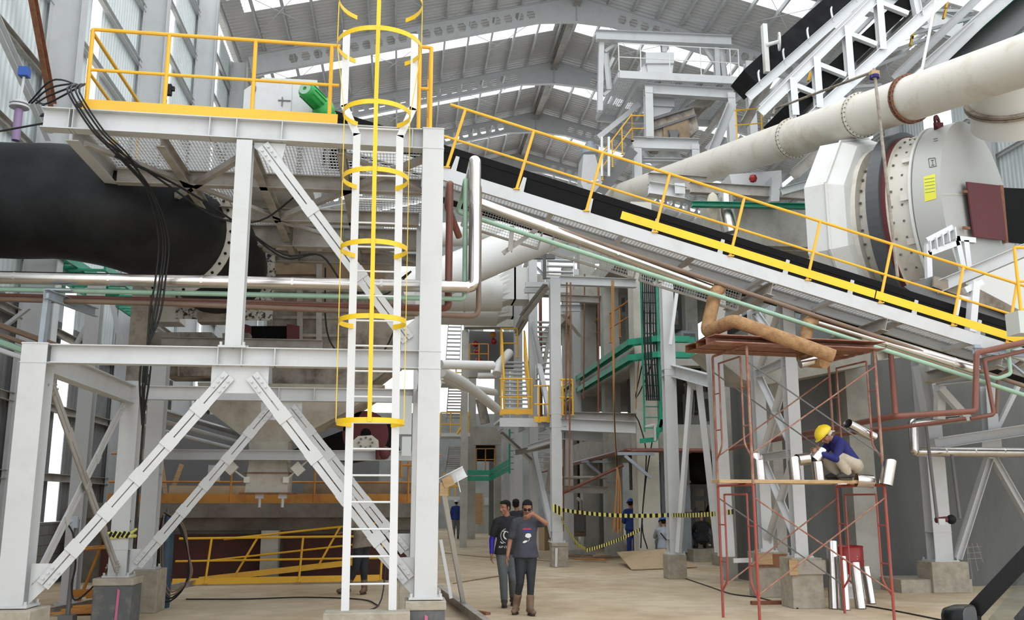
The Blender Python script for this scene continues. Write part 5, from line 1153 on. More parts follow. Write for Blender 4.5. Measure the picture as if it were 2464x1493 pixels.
# the striped barrier tape
def tape(p, q, sg, label, w=.09, n=44):
    P = sag(p, q, sg, n); g = MB()
    for i in range(n):
        a, b = P[i], P[i+1]; g.cm = i % 2; g.add([a-V((0,0,w/2)), b-V((0,0,w/2)), b+V((0,0,w/2)), a+V((0,0,w/2)), a+V((0,.01,-w/2)), b+V((0,.01,-w/2)), b+V((0,.01,w/2)), a+V((0,.01,w/2))], [(0,1,2,3),(7,6,5,4),(3,2,6,7),(1,0,4,5)])
    g.cm = 0; return O('barrier_tape', g, ['tape_yellow', 'black'], label=label, cat='tape')
t1 = PY(1337,1225,25.0); t2 = PY(1612,1240,21.3); t3 = PY(1765,1232,16.9)
tape(t1, t2, .08, 'yellow and black striped tape from the slim column to the near white column')
tape(t2, t3, .03, 'yellow and black striped tape from the near white column to the scaffold')
tape(PY(1350,1245,25.0), PY(1410,1322,25.5), .15, 'loose striped tape trailing to the floor beside the slim column')
tape(PY(1412,1325,25.5), PY(1540,1275,25.0), .05, 'loose striped tape trailing towards the man in blue')
tape(PY(1330,1222,24.9), PY(1352,1232,24.9), 0, 'striped tape wound round the slim white column', .22, 5)
# near white column with pier and inverted V
p = PZ(1625,1393,0); pier('concrete_pier', p.x, p.y, .52, .42, .42, 'grey square pier in front of the plywood sheet', 'plinth')
YC = p.y; zc = PY(1600,690,YC).z
column(p.x, YC, .52, zc+.4, 'white column on the grey pier left of the scaffold', .27, stiff=(.85, PY(1600,890,YC).z, PY(1600,905,YC).z))
S(1618,892,YC,1740,925,YC-2.2,.26,.2,'grey I beam running right from the white column to the scaffold','steel','ib')
g = MB(); P = [PY(u,v,YC-.8) for u, v in ((1652,908),(1695,915),(1690,932),(1672,940),(1655,928))]; g.plate(P, (0,1,0), .02); O('gusset_plate', g, 'steel', label='small gusset under the grey beam left of the scaffold', cat='plate')
S(1662,925,YC-.7,1632,1330,YC-.3,.1,.1,'slim white brace falling left from the small gusset','white_paint','bar','brace','slim_brace')
S(1682,925,YC-.9,1728,1330,YC-1.0,.14,.14,'slim white brace falling right behind the scaffold','steel','bar','brace','slim_brace')
S(1629,700,YC-.3,1612,830,YC-.3,.07,.07,'thin white strip hanging from the conveyor beside the white column','white_paint','bar','strip')
g = MB(); P = [PZ(1484,1330,.3), PZ(1600,1322,.45), PZ(1678,1366,.02), PZ(1520,1372,.02)]; g.plate(P, (0,-.4,1), .02); O('plywood_sheet', g, 'plywood', label='large plywood sheet lying tilted behind the grey square pier', cat='plywood')
# debris heaps and boards on the floor
random.seed(9)
for k in range(7):
    c = PZ(1375+k*14, 1345+random.uniform(-12,8), .03); g = MB(); g.tube(smooth([c+V((random.uniform(-.5,.5), random.uniform(-.3,.3), .04)) for _ in range(5)], 4), .02, 5); O('tangled_rope', g, 'rope' if k % 2 else 'pipe_brown', label='tangled rusty cord on the floor near the striped tape', cat='cord', group='tangled cords on the floor')
for k, (u, v, s1, s2, m, lab) in enumerate(((1395,1335,.9,.3,'concrete','flat grey board on the floor by the tape column'), (1360,1215,.5,1.1,'plywood','brown crate by the slim column foot'), (1450,1345,.5,.2,'wood','small timber block near the plywood'), (1310,1320,.5,.5,'plywood','brown cardboard box behind the man in the grey tee'))):
    g = MB(); p = PZ(u, max(v,1325), 0); g.box(p+V((0,0,s2/4 if k != 3 else .45)), (s1, s1*.6, s2/2 if k != 3 else .9), rz=.3*k); O('debris_board' if k != 3 else 'cardboard_box', g, m, label=lab, cat='debris' if k != 3 else 'box')
for k, P in enumerate((((1060,1330),(1150,1340),(1250,1345),(1330,1352)), ((1090,1405),(1150,1395),(1215,1385)), ((1625,1385),(1700,1410),(1760,1430),(1830,1440),(1920,1465)), ((2060,1455),(2150,1470),(2300,1500)))):
    g = MB(); g.tube(smooth([PZ(u,v,.012) for u, v in P], 6), .012, 5); O('floor_cable', g, 'cable' if k > 1 else 'dusty_brown', label='cable lying on the dusty floor, %s' % ['far one behind the walkers','short one left of the walkers','dark one running to the scaffold','dark one at the lower right'][k], cat='cable')
# more of the crowded plant in the middle distance
for k, (u0,v0,Y0,u1,v1,Y1,r_,m,lab) in enumerate(((1300,700,33,1302,1010,33,.06,'pipe_red','slim red pipe standing behind the slim column'),(1440,690,27.5,1440,1000,27.5,.03,'rust','dark thin rod between the concrete columns'),
    (1150,905,30,1196,905,30,.1,'cream_clean','short white pipe beside the stair'),(1100,1045,38,1128,1000,38,.05,'yellow','sloping far yellow rail at left'),(1310,560,26,1310,672,26,.05,'dark_steel','dark conduit above the slim column'),
    (1352,1188,26.5,1500,1120,26.2,.045,'pipe_red','red pipe rising right behind the tape'),(1352,1150,29,1460,1150,29,.05,'steel_dirty','level dusty pipe behind the red brackets'))):
    S(u0,v0,Y0,u1,v1,Y1,r_,r_,lab,m,'tube','pipe','plant_pipe')
for k, (u0,v0,u1,v1,Y,m,lab) in enumerate(((1398,700,1440,1000,36,'concrete_dark','dark panel standing for shade between the second and third concrete columns'),(1505,700,1535,1180,30,'concrete_dark','dark panel standing for shade left of the big square column'),(1440,1100,1470,1320,33,'concrete_dark','dark panel standing for shade at ground level behind the ropes'),
    (1215,1010,1235,1250,48,'cladding_dark','grey wall strip right of the far opening'),(1352,1060,1400,1290,40,'concrete_dark','dark panel standing for ground floor shade behind the tape column'))):
    g = MB(); a, b = PY(u0,v0,Y), PY(u1,v1,Y); g.box((a+b)/2, (b.x-a.x, .2, a.z-b.z)); O('bay_shade_wall', g, m, label=lab, cat='wall')  # added dark panels stand in for shade between columns; grey strip is wall
for k, (u, v, w_, h_, Y, m, lab) in enumerate(((1600,770,70,60,30,'dark_steel','dark tank-like machine on the upper slab'),(1650,820,40,40,29,'steel_blue','grey motor box on the upper slab'),(1500,740,30,60,33,'steel_dirty','dusty cable bundle box behind the yellow gallery railing'),
    (1680,990,60,90,31,'box_grey','pale cabinet on the lower slab'),(1390,1260,30,60,33,'pipe_brown','brown cabinet behind the loose tape'),(1470,1215,26,50,31,'steel_blue','blue-grey box low between the columns'))):
    c = PY(u,v,Y); w = w_*Y/2300; h = h_*Y/2300; t = T('plant_unit', c-V((0,0,h/2)), lab, 'machine'); g = MB(); g.box(c, (w, .8, h)); O('unit_body', g, m, t, bevel=.03); g = MB(); g.box(c+V((0,-.42,0)), (w*.7, .03, h*.6)); O('cover', g, 'dark_steel' if m != 'dark_steel' else 'steel_dirty', t)
    g = MB(); g.tube([c+V((w*.3,0,h/2)), c+V((w*.3,0,h/2+.3)), c+V((w*.3,.6,h/2+.4))], .06, 8); O('outlet', g, 'steel_dirty', t)
# ======================= screening tower at the upper right ====================
YT = 33.0; PALE = 'steel'
zd = PY(1600,180,YT).z
t = T('tower_platform', PY(1640,190,YT+2), 'high pale platform with open grating and white railings under the roof', 'platform')
a, b = PY(1490,180,YT), PY(1792,200,YT); b.z = a.z
g = MB(); g.bar(a, b, .12, .3); O('edge_beam', g, PALE, t); g = MB(); g.bar(a+V((0,4.2,0)), b+V((0,4.2,0)), .12, .3); O('edge_beam', g, PALE, t)
for i in range(7): g = MB(); c = a.lerp(b, i/6); g.bar(c, c+V((0,4.2,0)), .1, .22); O('joist', g, PALE, t)
g = MB()
for i in range(60): c = a.lerp(b, i/59); g.bar(c+V((0,0,.14)), c+V((0,4.2,.14)), .012, .03)
for i in range(40): y = i/39*4.2; g.bar(a+V((0,y,.14)), b+V((0,y,.14)), .02, .02)
O('grating', g, PALE, t)
guard('white_railing', [a+V((0,3.6,.15)), a+V((0,0,.15)), b+V((-.2,0,.15)), b+V((-.2,2.5,.15))], [0,.5,1,1.18,1.42,1.68,1.93,2,3], 1.15, 'white_rail', 'white pipe railing around the high tower platform', r=.022, toe=False)
for k, P in enumerate((((1447,87),(1443,268)), ((1456,128),(1465,215)), ((1596,97),(1598,128)), ((1722,104),(1726,188)), ((1732,104),(1743,186)))):
    S(*P[0],YT+.8,*P[1],YT+.8,.22,.2,'pale upright of the tower crane frame, %s from the left' % ['first','second','third','fourth','fifth'][k],PALE,'ib','post','crane_post')
S(1434,86,YT+.6,1760,100,YT+.6,.4,.3,'long pale hoist beam on top of the tower platform',PALE,'ib','beam','hoist_beam')
for k, P in enumerate((((1455,125),(1500,92)), ((1725,160),(1682,100)), ((1447,200),(1476,140)), ((1452,230),(1470,215)))):
    S(*P[0],YT+.9,*P[1],YT+.9,.12,.12,'pale knee brace of the hoist frame, %s' % ['left upper','right','left lower','lowest'][k],PALE,'bar','brace','knee_brace')
t = T('screen_hopper', PY(1588,178,YT+1), 'white sheet hopper box standing on the high platform', 'hopper')
g = MB(); 
def blk(g, pts, Y, d): P = [PY(u, v, Y) for u, v in pts]; g.loft([P, [p+V((0,d,0)) for p in P]]); return g
blk(g, ((1554,126),(1622,126),(1622,152),(1554,152)), YT+.6, 1.4); blk(g, ((1556,153),(1621,153),(1617,182),(1560,182)), YT+.7, 1.2); O('box_body', g, 'white_paint', t)
g = MB(); blk(g, ((1530,182),(1554,150),(1562,156),(1556,182)), YT+.8, .8); O('side_chute', g, 'white_paint', t)
t = T('screen_unit', PY(1620,335,YT+.8), 'tilted rusty vibrating screen box hanging in the tower', 'machine')
g = MB(); blk(g, ((1570,283),(1668,255),(1682,310),(1650,338),(1572,338)), YT+.6, 1.5); O('screen_body', g, 'dusty_light', t)
g = MB(); blk(g, ((1596,300),(1655,278),(1660,336),(1596,336)), YT+.5, .1); O('rusty_panel', g, 'dusty_brown', t)
g = MB(); blk(g, ((1568,284),(1668,254),(1669,259),(1569,290)), YT+.45, .1); blk(g, ((1571,308),(1675,274),(1676,279),(1571,314)), YT+.45, .1); O('rim', g, 'dark_steel', t)
g = MB(); blk(g, ((1567,228),(1623,228),(1623,257),(1567,254)), YT+.7, 1.2); blk(g, ((1570,256),(1622,258),(1612,270),(1572,282)), YT+.8, .9); O('inlet_box', g, PALE, t)
g = MB(); g.tube([PY(1608,322,YT+.5), PY(1632,322,YT+.5)], .14, 12); g.box(PY(1620,328,YT+.45), (.3,.2,.3)); O('drive', g, 'dark_steel', t)
g = MB(); blk(g, ((1650,256),(1700,225),(1730,232),(1690,260)), YT+1.2, .9); O('feed_chute', g, 'steel_dirty', t)
for k, A in enumerate(((1551,215,1766,228,.42,'pale portal beam below the high platform'), (1522,345,1681,350,.45,'pale lower beam carrying the screen box'), (1545,386,1650,388,.12,'thin pale tie below the lower tower beam'))):
    S(A[0],A[1],YT+.3,A[2],A[3],YT+.3,A[4],.3,A[5],PALE,'ib')
for k, (u0, v0, u1, v1) in enumerate(((1559,212,1562,335),(1757,226,1762,345),(1532,350,1534,440),(1671,350,1672,400),(1800,150,1812,330),(1860,285,1862,330))):
    S(u0,v0,YT+.3,u1,v1,YT+.3,.3,.3,'pale tower column, %s' % ['left leg of the portal','right leg of the portal','left leg under the screen','right leg under the screen','tall one right of the platform','short one above the long pipe'][k],PALE,'ib','column','tower_column')
for k, P in enumerate((((1545,365),(1580,400)),((1540,250),(1440,330)),((1700,250),(1620,345)),((1745,260),(1640,400)),((1752,300),(1700,360)),((1765,245),(1830,190)))):
    S(*P[0],YT+1.6,*P[1],YT+1.6,.2,.16,'grey inclined member in the screening tower, %s' % ['first','second','third','fourth','fifth','sixth'][k],'steel_dirty' if k in (2,3) else PALE,'ch','brace','tower_brace')
t = T('discharge_cone', PY(1610,400,YT+1), 'pale faceted cone below the lower tower beam', 'hopper'); g = MB(); lathe(g, PY(1610,405,YT+1.2)-V((0,0,.2)), [(.5,0),(.75,.15),(.35,.95),(.3,1.0)], 8); O('cone', g, 'cream_clean', t)
for k, (u, v0, v1) in enumerate(((1408,365,440),)):
    t = T('silo_top', PY(u,v1,36), 'grey faceted duct hood at the left foot of the tower', 'hood'); g = MB(); blk(g, ((1404,372),(1432,372),(1450,440),(1425,500),(1398,440)), 35, 1.0); O('hood_shell', g, PALE, t); g = MB(); g.sph(PY(1420,352,35.5), .22, 12); g.tube([PY(1420,355,35.5), PY(1420,372,35.5)], .35, 14); O('fan_head', g, 'steel_blue', t)
a = PY(1450,435,YT-.5); b = PY(1522,340,YT-.5)
guard('tower_stair_rail', [a, b], [0,.33,.66,1], 1.05, 'yellow', 'yellow sloping stair rail at the left of the tower', toe=False)
guard('tower_stair_rail', [b, PY(1552,340,YT-.5)], [0], 1.0, 'yellow', 'short level yellow rail joining the tower leg', toe=False)
S(1440,470,YT-.3,1525,362,YT-.3,.35,.1,'dark stair stringer under the yellow tower rail','dark_steel','bar','stringer','stair_stringer')
guard('tower_railing', [PY(1771,338,27.5), PY(1838,332,27.5)], [.05,.95], 1.0, 'yellow', 'yellow railing square above the long pipe', toe=False)
for k, (u0, v0, u1, v1) in enumerate(((1413,440,1440,435),(1448,330,1448,425),(1465,330,1465,425))): S(u0,v0,YT-1,u1,v1,YT-1,.05,.05,'thin white rail piece beside the tower stair, %s' % ['lowest','left','right'][k],'white_rail','tube','rail')
# ======================= inclined truss galleries at the upper right ===========
YG = 24.0
t = T('truss_gallery', PY(2050,150,YG), 'white steel truss gallery with black belt climbing to the upper right', 'truss')
def Lm(P0, P1, f, Y=YG): return PY(P0[0]+(P1[0]-P0[0])*f, P0[1]+(P1[1]-P0[1])*f, Y)
A0, A1 = (1830,272), (2180,-75); B0, B1 = (1935,300), (2330,-60)
for P0, P1, w in ((A0, A1, .26), (B0, B1, .34)):
    g = MB(); g.ib(Lm(P0,P1,0), Lm(P0,P1,1), w, .2, .02, .02); O('chord', g, 'white_paint', t)
for P0, P1 in (((1830,262),(2180,-85)), ((1935,285),(2330,-75))):
    g = MB(); g.bar(Lm(P0,P1,0,YG+1.7), Lm(P0,P1,1,YG+1.7), .2, .25); O('rear_chord', g, PALE, t)
for i, (u0, v0, u1, v1) in enumerate(((1905,190,1912,280),(1962,140,1970,262),(2036,66,2046,195),(2112,-8,2122,122),(2190,-60,2210,40))):
    g = MB(); g.ib(PY(u0,v0,YG), PY(u1,v1,YG), .22, .2, .018, .015); O('upright', g, 'white_paint', t)
    g = MB(); g.bar(PY(u0+6,v0+16,YG), PY(u1+62,v1-50,YG) if False else PY(u0+72,v0+42,YG), .14, .14); O('diagonal', g, 'white_paint', t)
    g = MB(); g.bar(PY(u1,v1-20,YG), PY(u1,v1-20,YG)+V((0,1.7,0)), .14, .14); O('cross_member', g, PALE, t)
g = MB(); g.bar(Lm((1870,300),(2270,-75),0,YG+.8), Lm((1870,300),(2270,-75),1,YG+.8), 1.3, .45, (0,0,1)); O('belt', g, 'belt', t)
t = T('belt_gallery', PY(1900,170,YG+3), 'thick black belt conveyor rising behind the white truss', 'conveyor')
g = MB(); g.bar(Lm((1790,205),(2110,-80),0,YG+3), Lm((1790,205),(2110,-80),1,YG+3), 1.2, .62); O('belt', g, 'rubber', t)
g = MB(); a, b = Lm((1800,235),(2090,-20),0,YG+2.4), Lm((1800,235),(2090,-20),1,YG+2.4); g.ch(a, b, .28, .12); O('frame_channel', g, 'white_paint', t)
for i in range(5): g = MB(); c = a.lerp(b, .1+.2*i); g.tube(smooth([c, c+V((-.05,0,.45)), c+V((.1,.1,.62)), c+V((.25,.2,.4))], 3), .035, 6); O('idler_bracket', g, 'white_rail', t)
t = T('hand_wheel', PY(1872,95,26), 'white spoked hand wheel on a post by the black belt', 'wheel')
g = MB(); c = PY(1875,100,26); g.ring(c, (1,-.3,0), .22, .28, .05, 28)
for k in range(3): d_ = V((.28*math.cos(1.05*k+.2)*.3, .28*math.cos(1.05*k+.2)*.95, .28*math.sin(1.05*k+.2))); g.tube([c-d_*.9, c+d_*.9], .015, 6)
O('wheel_rim', g, 'white_rail', t)
g = MB(); g.bar(PY(1838,60,26.3), PY(1845,175,26.3), .14, .2); g.tube([PY(1845,108,26.2), c], .06, 8); O('post', g, 'cream_clean', t)
# walkway gallery farther right with the green slatted deck
t = T('green_gallery', PY(2300,120,25.5), 'inclined gallery with dark green slatted deck at the top right corner', 'gallery')
G0, G1 = (2225,165), (2500,-75)
for off, Y, m in ((0,25.0,PALE), (0,27.0,PALE)):
    g = MB(); g.ib(Lm(G0,G1,0,Y), Lm(G0,G1,1,Y), .4, .25, .03, .03); O('stringer', g, m, t)
n = 34
for i in range(n):
    c = Lm((2260,150),(2520,-75),i/n,25.0); g = MB(); g.box(c+V((.1,1.05,.12)), (.22,2.0,.07)); O('green_slat', g, 'green_paint', t)
g = MB(); g.bar(Lm((2262,190),(2540,-50),0,25.3), Lm((2262,190),(2540,-50),1,25.3), 1.6, .05, (0,-.5,1)); O('dark_under_deck', g, 'dark_steel', t)
R0, R1 = (2150,190), (2420,-70)
for k, (P0, P1, Y, w_, m, lab) in enumerate(((R0,R1,25.2,.25,PALE,'pale lower chord between truss and green gallery'), ((2000,290),(2060,225),25,.2,'steel_dirty','dusty chord stub above the long pipe'), ((2228,178),(2350,60),23.8,.3,PALE,'pale plate girder beside the green slats'))):
    S(*P0,Y,*P1,Y,w_,.2,lab,m,'ch')
for k, (u0,v0,u1,v1) in enumerate(((2165,90,2345,42),(2180,25,2340,28),(2140,125,2270,80),(2092,110,2230,55),(2030,190,2180,130),(2120,60,2225,0),(1990,215,2120,205),(2290,110,2380,20),(2050,215,2095,130))):
    S(u0,v0,25.6,u1,v1,25.8,.09,.09,'thin pale lattice bar between the truss galleries, %s of nine' % ['first','second','third','fourth','fifth','sixth','seventh','eighth','ninth'][k],PALE,'bar','brace','lattice_bar')
for k, (u, v) in enumerate(((2270,45),(2275,20),(2193,95),(2190,110),(1960,210),(1945,195),(2240,60))):
    g = MB(); p = PY(u,v,25.3); g.bar(p, p+V((.1,0,.3)), .1, .06); O('yellow_tag', g, 'yellow', label='small yellow roller end inside the truss galleries', cat='roller', group='yellow roller ends in the truss galleries')
for k, (u0,v0,u1,v1,Y) in enumerate(((1700,395,1760,250,30),(1790,300,1850,190,29),(1850,330,1960,215,27),(1885,340,1990,245,27.5),(1730,420,1790,330,29),(1905,425,2010,330,24),(1960,430,2060,345,24))):
    S(u0,v0,Y,u1,v1,Y,.3,.2,'grey inclined conveyor girder behind the long pipe, %s from the left' % ['first','third','fourth','fifth','second','sixth','seventh'][k],'steel_dirty' if k%2 else PALE,'ch','beam','conveyor_girder')
# things behind the conveyor left of the kiln
for k, (u0,v0,u1,v1,Y,h_,m,lab) in enumerate(((1660,452,1960,470,24,.3,'steel_dirty','dusty beam under the long pipe behind the conveyor'),(1665,492,1960,498,22.5,.12,'green_paint','green edge beam of a platform behind the conveyor'),(1560,435,1700,445,26,.45,'steel_dirty','pipe saddle beam behind the conveyor railing'),(1880,462,1960,440,23,.2,'steel','short grey beam left of the kiln hood'))):
    S(u0,v0,Y,u1,v1,Y,h_,.2,lab,m,'ib')
g = MB(); a, b = PY(1690,500,25), PY(1960,600,25); g.box((a+b)/2, (b.x-a.x, .4, a.z-b.z)); O('backdrop_slab', g, 'concrete', label='concrete wall panel behind the conveyor left of the kiln', cat='wall')
duct([PY(1745,470,23), PY(1748,510,23), PY(1758,560,23)], .22, 'silver-grey downpipe behind the yellow railing', 'silver', name='downpipe', n=16)
g = MB(); g.sph(PY(1716,500,22.8), (.18,.15,.42), 10); O('sack', g, 'cloth_tan', label='tan sack hanging beside the silver-grey downpipe', cat='sack')
S(1648,468,21,1560,455,21,.3,.3,'grey pipe shoe bracket under the long pipe',PALE,'ib','bracket','pipe_shoe'); S(1633,470,21,1632,445,21,.25,.25,'short upright of the pipe shoe',PALE,'ib','bracket','pipe_shoe')
t = T('bearing_housing', PY(1800,450,24), 'grey bolted bearing housing under the long pipe', 'machine'); g = MB(); blk(g, ((1755,420),(1880,410),(1885,480),(1770,478)), 24.2, .8); blk(g, ((1858,425),(1880,415),(1875,485),(1855,485)), 23.8, .4); O('housing_shell', g, 'steel', t)
g = MB(); g.sph(PY(1812,430,23.9), .12, 8); O('red_lamp', g, 'drum_red', t)
# ======================= concrete wall, scaffold and floor items at right ======
YW = 18.7
xw0 = PY(1872,1300,YW).x
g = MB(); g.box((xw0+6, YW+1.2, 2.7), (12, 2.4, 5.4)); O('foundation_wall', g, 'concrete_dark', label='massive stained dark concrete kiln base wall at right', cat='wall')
a, b = PY(2055,1390,YW-.3), PY(2112,1390,YW-.3)
g = MB(); g.box(((a.x+b.x)/2, YW-.26, 2.7), (b.x-a.x, .5, 5.4)); O('pilaster', g, 'concrete', label='lighter concrete pilaster behind the red scaffold', cat='pilaster')
g = MB(); a, b = PY(1868,1350,YW-.3), PY(1892,1350,YW-.3); g.box(((a.x+b.x)/2, YW-.21, 2.7), (b.x-a.x, .4, 5.4)); O('pilaster', g, 'concrete', label='narrow concrete pilaster between the twin white columns', cat='pilaster')
g = MB(); g.loft([[PY(u,v,17.6) for u, v in ((1700,840),(2095,840),(2095,878),(1850,925),(1790,915),(1740,875))], [PY(u,v,17.6)+V((0,1.08,0)) for u, v in ((1700,840),(2095,840),(2095,878),(1850,925),(1790,915),(1740,875))]]); O('deck_soffit', g, 'concrete', label='curved concrete deck edge above the scaffold', cat='slab')
g = MB(); a, b = PZ(2112,1402,0), PZ(2228,1420,0); g.box(((a.x+b.x)/2-.1, 17.9, .12), (1.4, 1.0, .24)); O('concrete_kerb', g, 'plinth', label='low concrete kerb in front of the kiln base', cat='kerb')
g = MB(); a = PZ(1780,1362,0); g.box((a.x+.7, a.y, .14), (2.6, 1.0, .28)); O('concrete_kerb', g, 'plinth', label='low concrete kerb left of the twin columns', cat='kerb')
g = MB(); g.bar(PY(1765,1350,17.2), PY(1838,1348,17.2), .04, .08); O('perforated_strip', g, 'white_paint', label='white perforated strip lying on the kerb', cat='strip')
ccol(1742,1768,1200,20.5,0,6.5,'shadowed concrete column left of the scaffold')
p = PZ(1700,1300,0)
S(1718,850,17.4,1748,1340,17.4,.26,.24,'white H column just behind the left scaffold frame','steel','ib','column','steel_column')
# twin columns with formwork collars
for k, (u0, ub, vb, lab) in enumerate(((1826,1862,1447,'rear-left'), (1906,1948,1474,'front-right'))):
    p = PZ(ub, vb-8, 0); x, y = p.x, p.y+.25
    t = pier('concrete_pier', x, y, .78, .52, .5, '%s pier of the twin white columns, with timber collar' % lab, 'plinth')
    g = MB(); g.box((x-.02, y-.28, .64), (.6, .03, .22)); g.box((x+.3, y, .64), (.03, .5, .2)); O('formwork_board', g, 'rust' if k == 0 else 'dusty_light', t)
    g = MB(); g.box((x-.25, y-.3, .64), (.14, .03, .24)) if k else g.box((x-.15, y-.3, .66), (.28, .03, .18)); O('formwork_board', g, 'wood', t)
    column(x, y, .78, 5.3, '%s one of the twin white columns behind the scaffold' % lab, .205)
    if k: x1, y1 = x, y
    else: x0, y0 = x, y
P0 = V((x0, y0, 0)); P1 = V((x1, y1, 0)); nrm = (P1-P0).cross(V((0,0,1))).normalized()
if nrm.y > 0: nrm = -nrm
def tw(f, z): return P0.lerp(P1, f)+V((0,0,z))
lv = [.9, 2.45, 4.0, 5.2]
for i in range(3):
    for k in (0, 1):
        g = MB(); g.bar(tw(k, lv[i]), tw(1-k, lv[i+1]), .02, .11, nrm); g.bar(tw(k, lv[i])+nrm*.06, tw(1-k, lv[i+1])+nrm*.06, .1, .02, nrm); O('cross_brace', g, 'steel', label='flat cross brace between the twin columns, %s bay, %s' % (['lowest','middle','top'][i], ['rising right','rising left'][k]), cat='brace')
    g = MB(); g.ch(tw(0, lv[i+1]), tw(1, lv[i+1]), .14, .08); O('tie_beam', g, 'steel', label='tie channel between the twin columns, %s one' % ['lower','middle','upper'][i], cat='beam')
# right-hand column and struts
p = PZ(2290,1428,0); pier('concrete_pier', p.x, p.y+.25, .56, .72, .55, 'pale pier under the right-hand grey column', 'plinth')
column(p.x-.02, p.y+.25, .56, 5.0, 'grey column with drain pipes in front of the dark wall at right', .36, stiff=(1.1,), d=.3)
yp = p.y+.1
S(2303,1345,yp,2385,1085,yp,.12,.16,'slotted grey strut rising right from the right-hand pier','steel','ib','brace','slotted_strut')
S(2380,1085,yp,2480,1260,yp,.12,.14,'grey strut falling right from the star gusset','steel','ib','brace','slotted_strut')
S(2250,1068,yp-.3,2500,1030,yp-.3,.2,.3,'pale beam with stiffeners across the star gusset','steel','ib')
g = MB(); g.plate([PY(u,v,yp-.2) for u, v in ((2362,1060),(2408,1055),(2412,1092),(2385,1105),(2362,1095))], (0,1,0), .03); O('gusset_plate', g, 'steel', label='star gusset plate joining the struts at right', cat='plate')
S(2377,930,yp,2385,1050,yp,.2,.22,'short grey post above the star gusset','steel','ib','post','steel_post')
S(2464,900,yp,2395,1040,yp,.08,.08,'thin grey brace rising right above the star gusset','steel','bar','brace')
S(2215,880,16.8,2240,1020,16.8,.2,.22,'grey post left of the red pipe drop','steel','ib','post','steel_post')
S(2250,915,16,2345,905,16,.2,.2,'pale stub beam behind the red pipe drop','steel','ib')
S(2262,935,16.2,2330,1010,16.2,.12,.12,'pale angle brace behind the red pipe drop','steel','bar','brace')
S(2260,1010,16.4,2262,930,16.4,.15,.15,'pale upright behind the red pipe drop','steel','bar','post')
S(2110,858,14.5,2170,850,14.8,.14,.14,'pale stub channel under the walkway above the scaffold','cream','ch')
for k, (u0,v0,u1,v1) in enumerate(((1900,735,2050,680),(1800,700,1870,665),(1925,780,1950,700))):
    S(u0,v0,14.9,u1,v1,15.6,.14,.16,'dusty support strut under the conveyor, %s' % ['largest right','left','middle'][k],'steel_dirty','ch','brace')
g = MB(); g.bar(PY(2326,1310,17.8), PY(2332,1395,17.8), .012,.012)
for k in range(3): g.bar(PY(2328+k*11,1308,17.9), PY(2340+k*13,1395-20*k,17.9), .007,.007); g.bar(PY(2326,1318+k*14,17.9), PY(2362,1316+k*14,17.9), .006,.006)
O('rebar_mesh', g, 'steel_dirty', label='thin rebar mesh leaning on the dark concrete wall', cat='mesh')
# ----------------------- red frame scaffold ----------------------------------
SA, SB, SC, SD = PY(1812,1160,13.0), PY(1727,1162,14.15), PY(2128,1172,13.25), PY(2013,1172,14.45)
for s_ in (SA, SB, SC, SD): s_.z = 0
Z1 = 1.90; Z2 = 3.86
scf = T('scaffold', (SA+SB+SC+SD)/4, 'red and rusty two-tier tube scaffold with the squatting worker', 'scaffold')
def sframe(P, Q, z0, z1, label, m):
    """walk-through frame: two outer legs, inner legs bowed into them, top bar and rungs"""
    P = V((P.x,P.y,z0)); Q = V((Q.x,Q.y,z0)); h = V((0,0,z1-z0)); d = (Q-P).normalized()
    g = MB(); g.tube(fillet([P, P+h, Q+h, Q], .04), .021, 8); t = O('end_frame', g, m, scf, label)
    for X, sg in ((P, 1), (Q, -1)):
        i = X+d*sg*.21; g = MB(); g.tube(smooth([i+h*.93, i+h*.5, i+h*.33, i+h*.27-d*sg*.05, X+h*.2+d*sg*.02], 4), .015, 8); O('inner_leg', g, m, t)
        for f in (.42, .7): g = MB(); g.tube([X+h*f, i+h*f], .011, 6); O('rung', g, m, t)
    g = MB(); g.tube([P+d*.21+h*.93, Q-d*.21+h*.93], .014, 8); O('lower_bar', g, m, t)
sframe(SB, SA, 0, Z1, 'rusty red lower left frame', 'oxide_red'); sframe(SB, SA, Z1, Z2, 'brown upper left frame', 'oxide')
sframe(SD, SC, 0, Z1, 'bright red lower right frame', 'oxide_red'); sframe(SD, SC, Z1, Z2, 'rusty upper right frame', 'oxide')
for tier, (z0, z1) in enumerate(((0, Z1), (Z1, Z2))):
    for nm_, A_, B_ in (('front', SA, SC), ('back', SB, SD)):
        a0, a1, b0, b1 = A_+V((0,0,z0+.42)), A_+V((0,0,z0+1.72)), B_+V((0,0,z0+.42)), B_+V((0,0,z0+1.72))
        g = MB(); g.tube([a0, b1], .011, 6); O('cross_brace', g, 'oxide', scf)
        g = MB(); g.tube([a1, b0], .011, 6); O('cross_brace', g, 'oxide' if tier == 0 and nm_ == 'front' else 'dark_steel', scf)
fr = lambda A_, B_, f, z: A_.lerp(B_, f)+V((0,0,z))
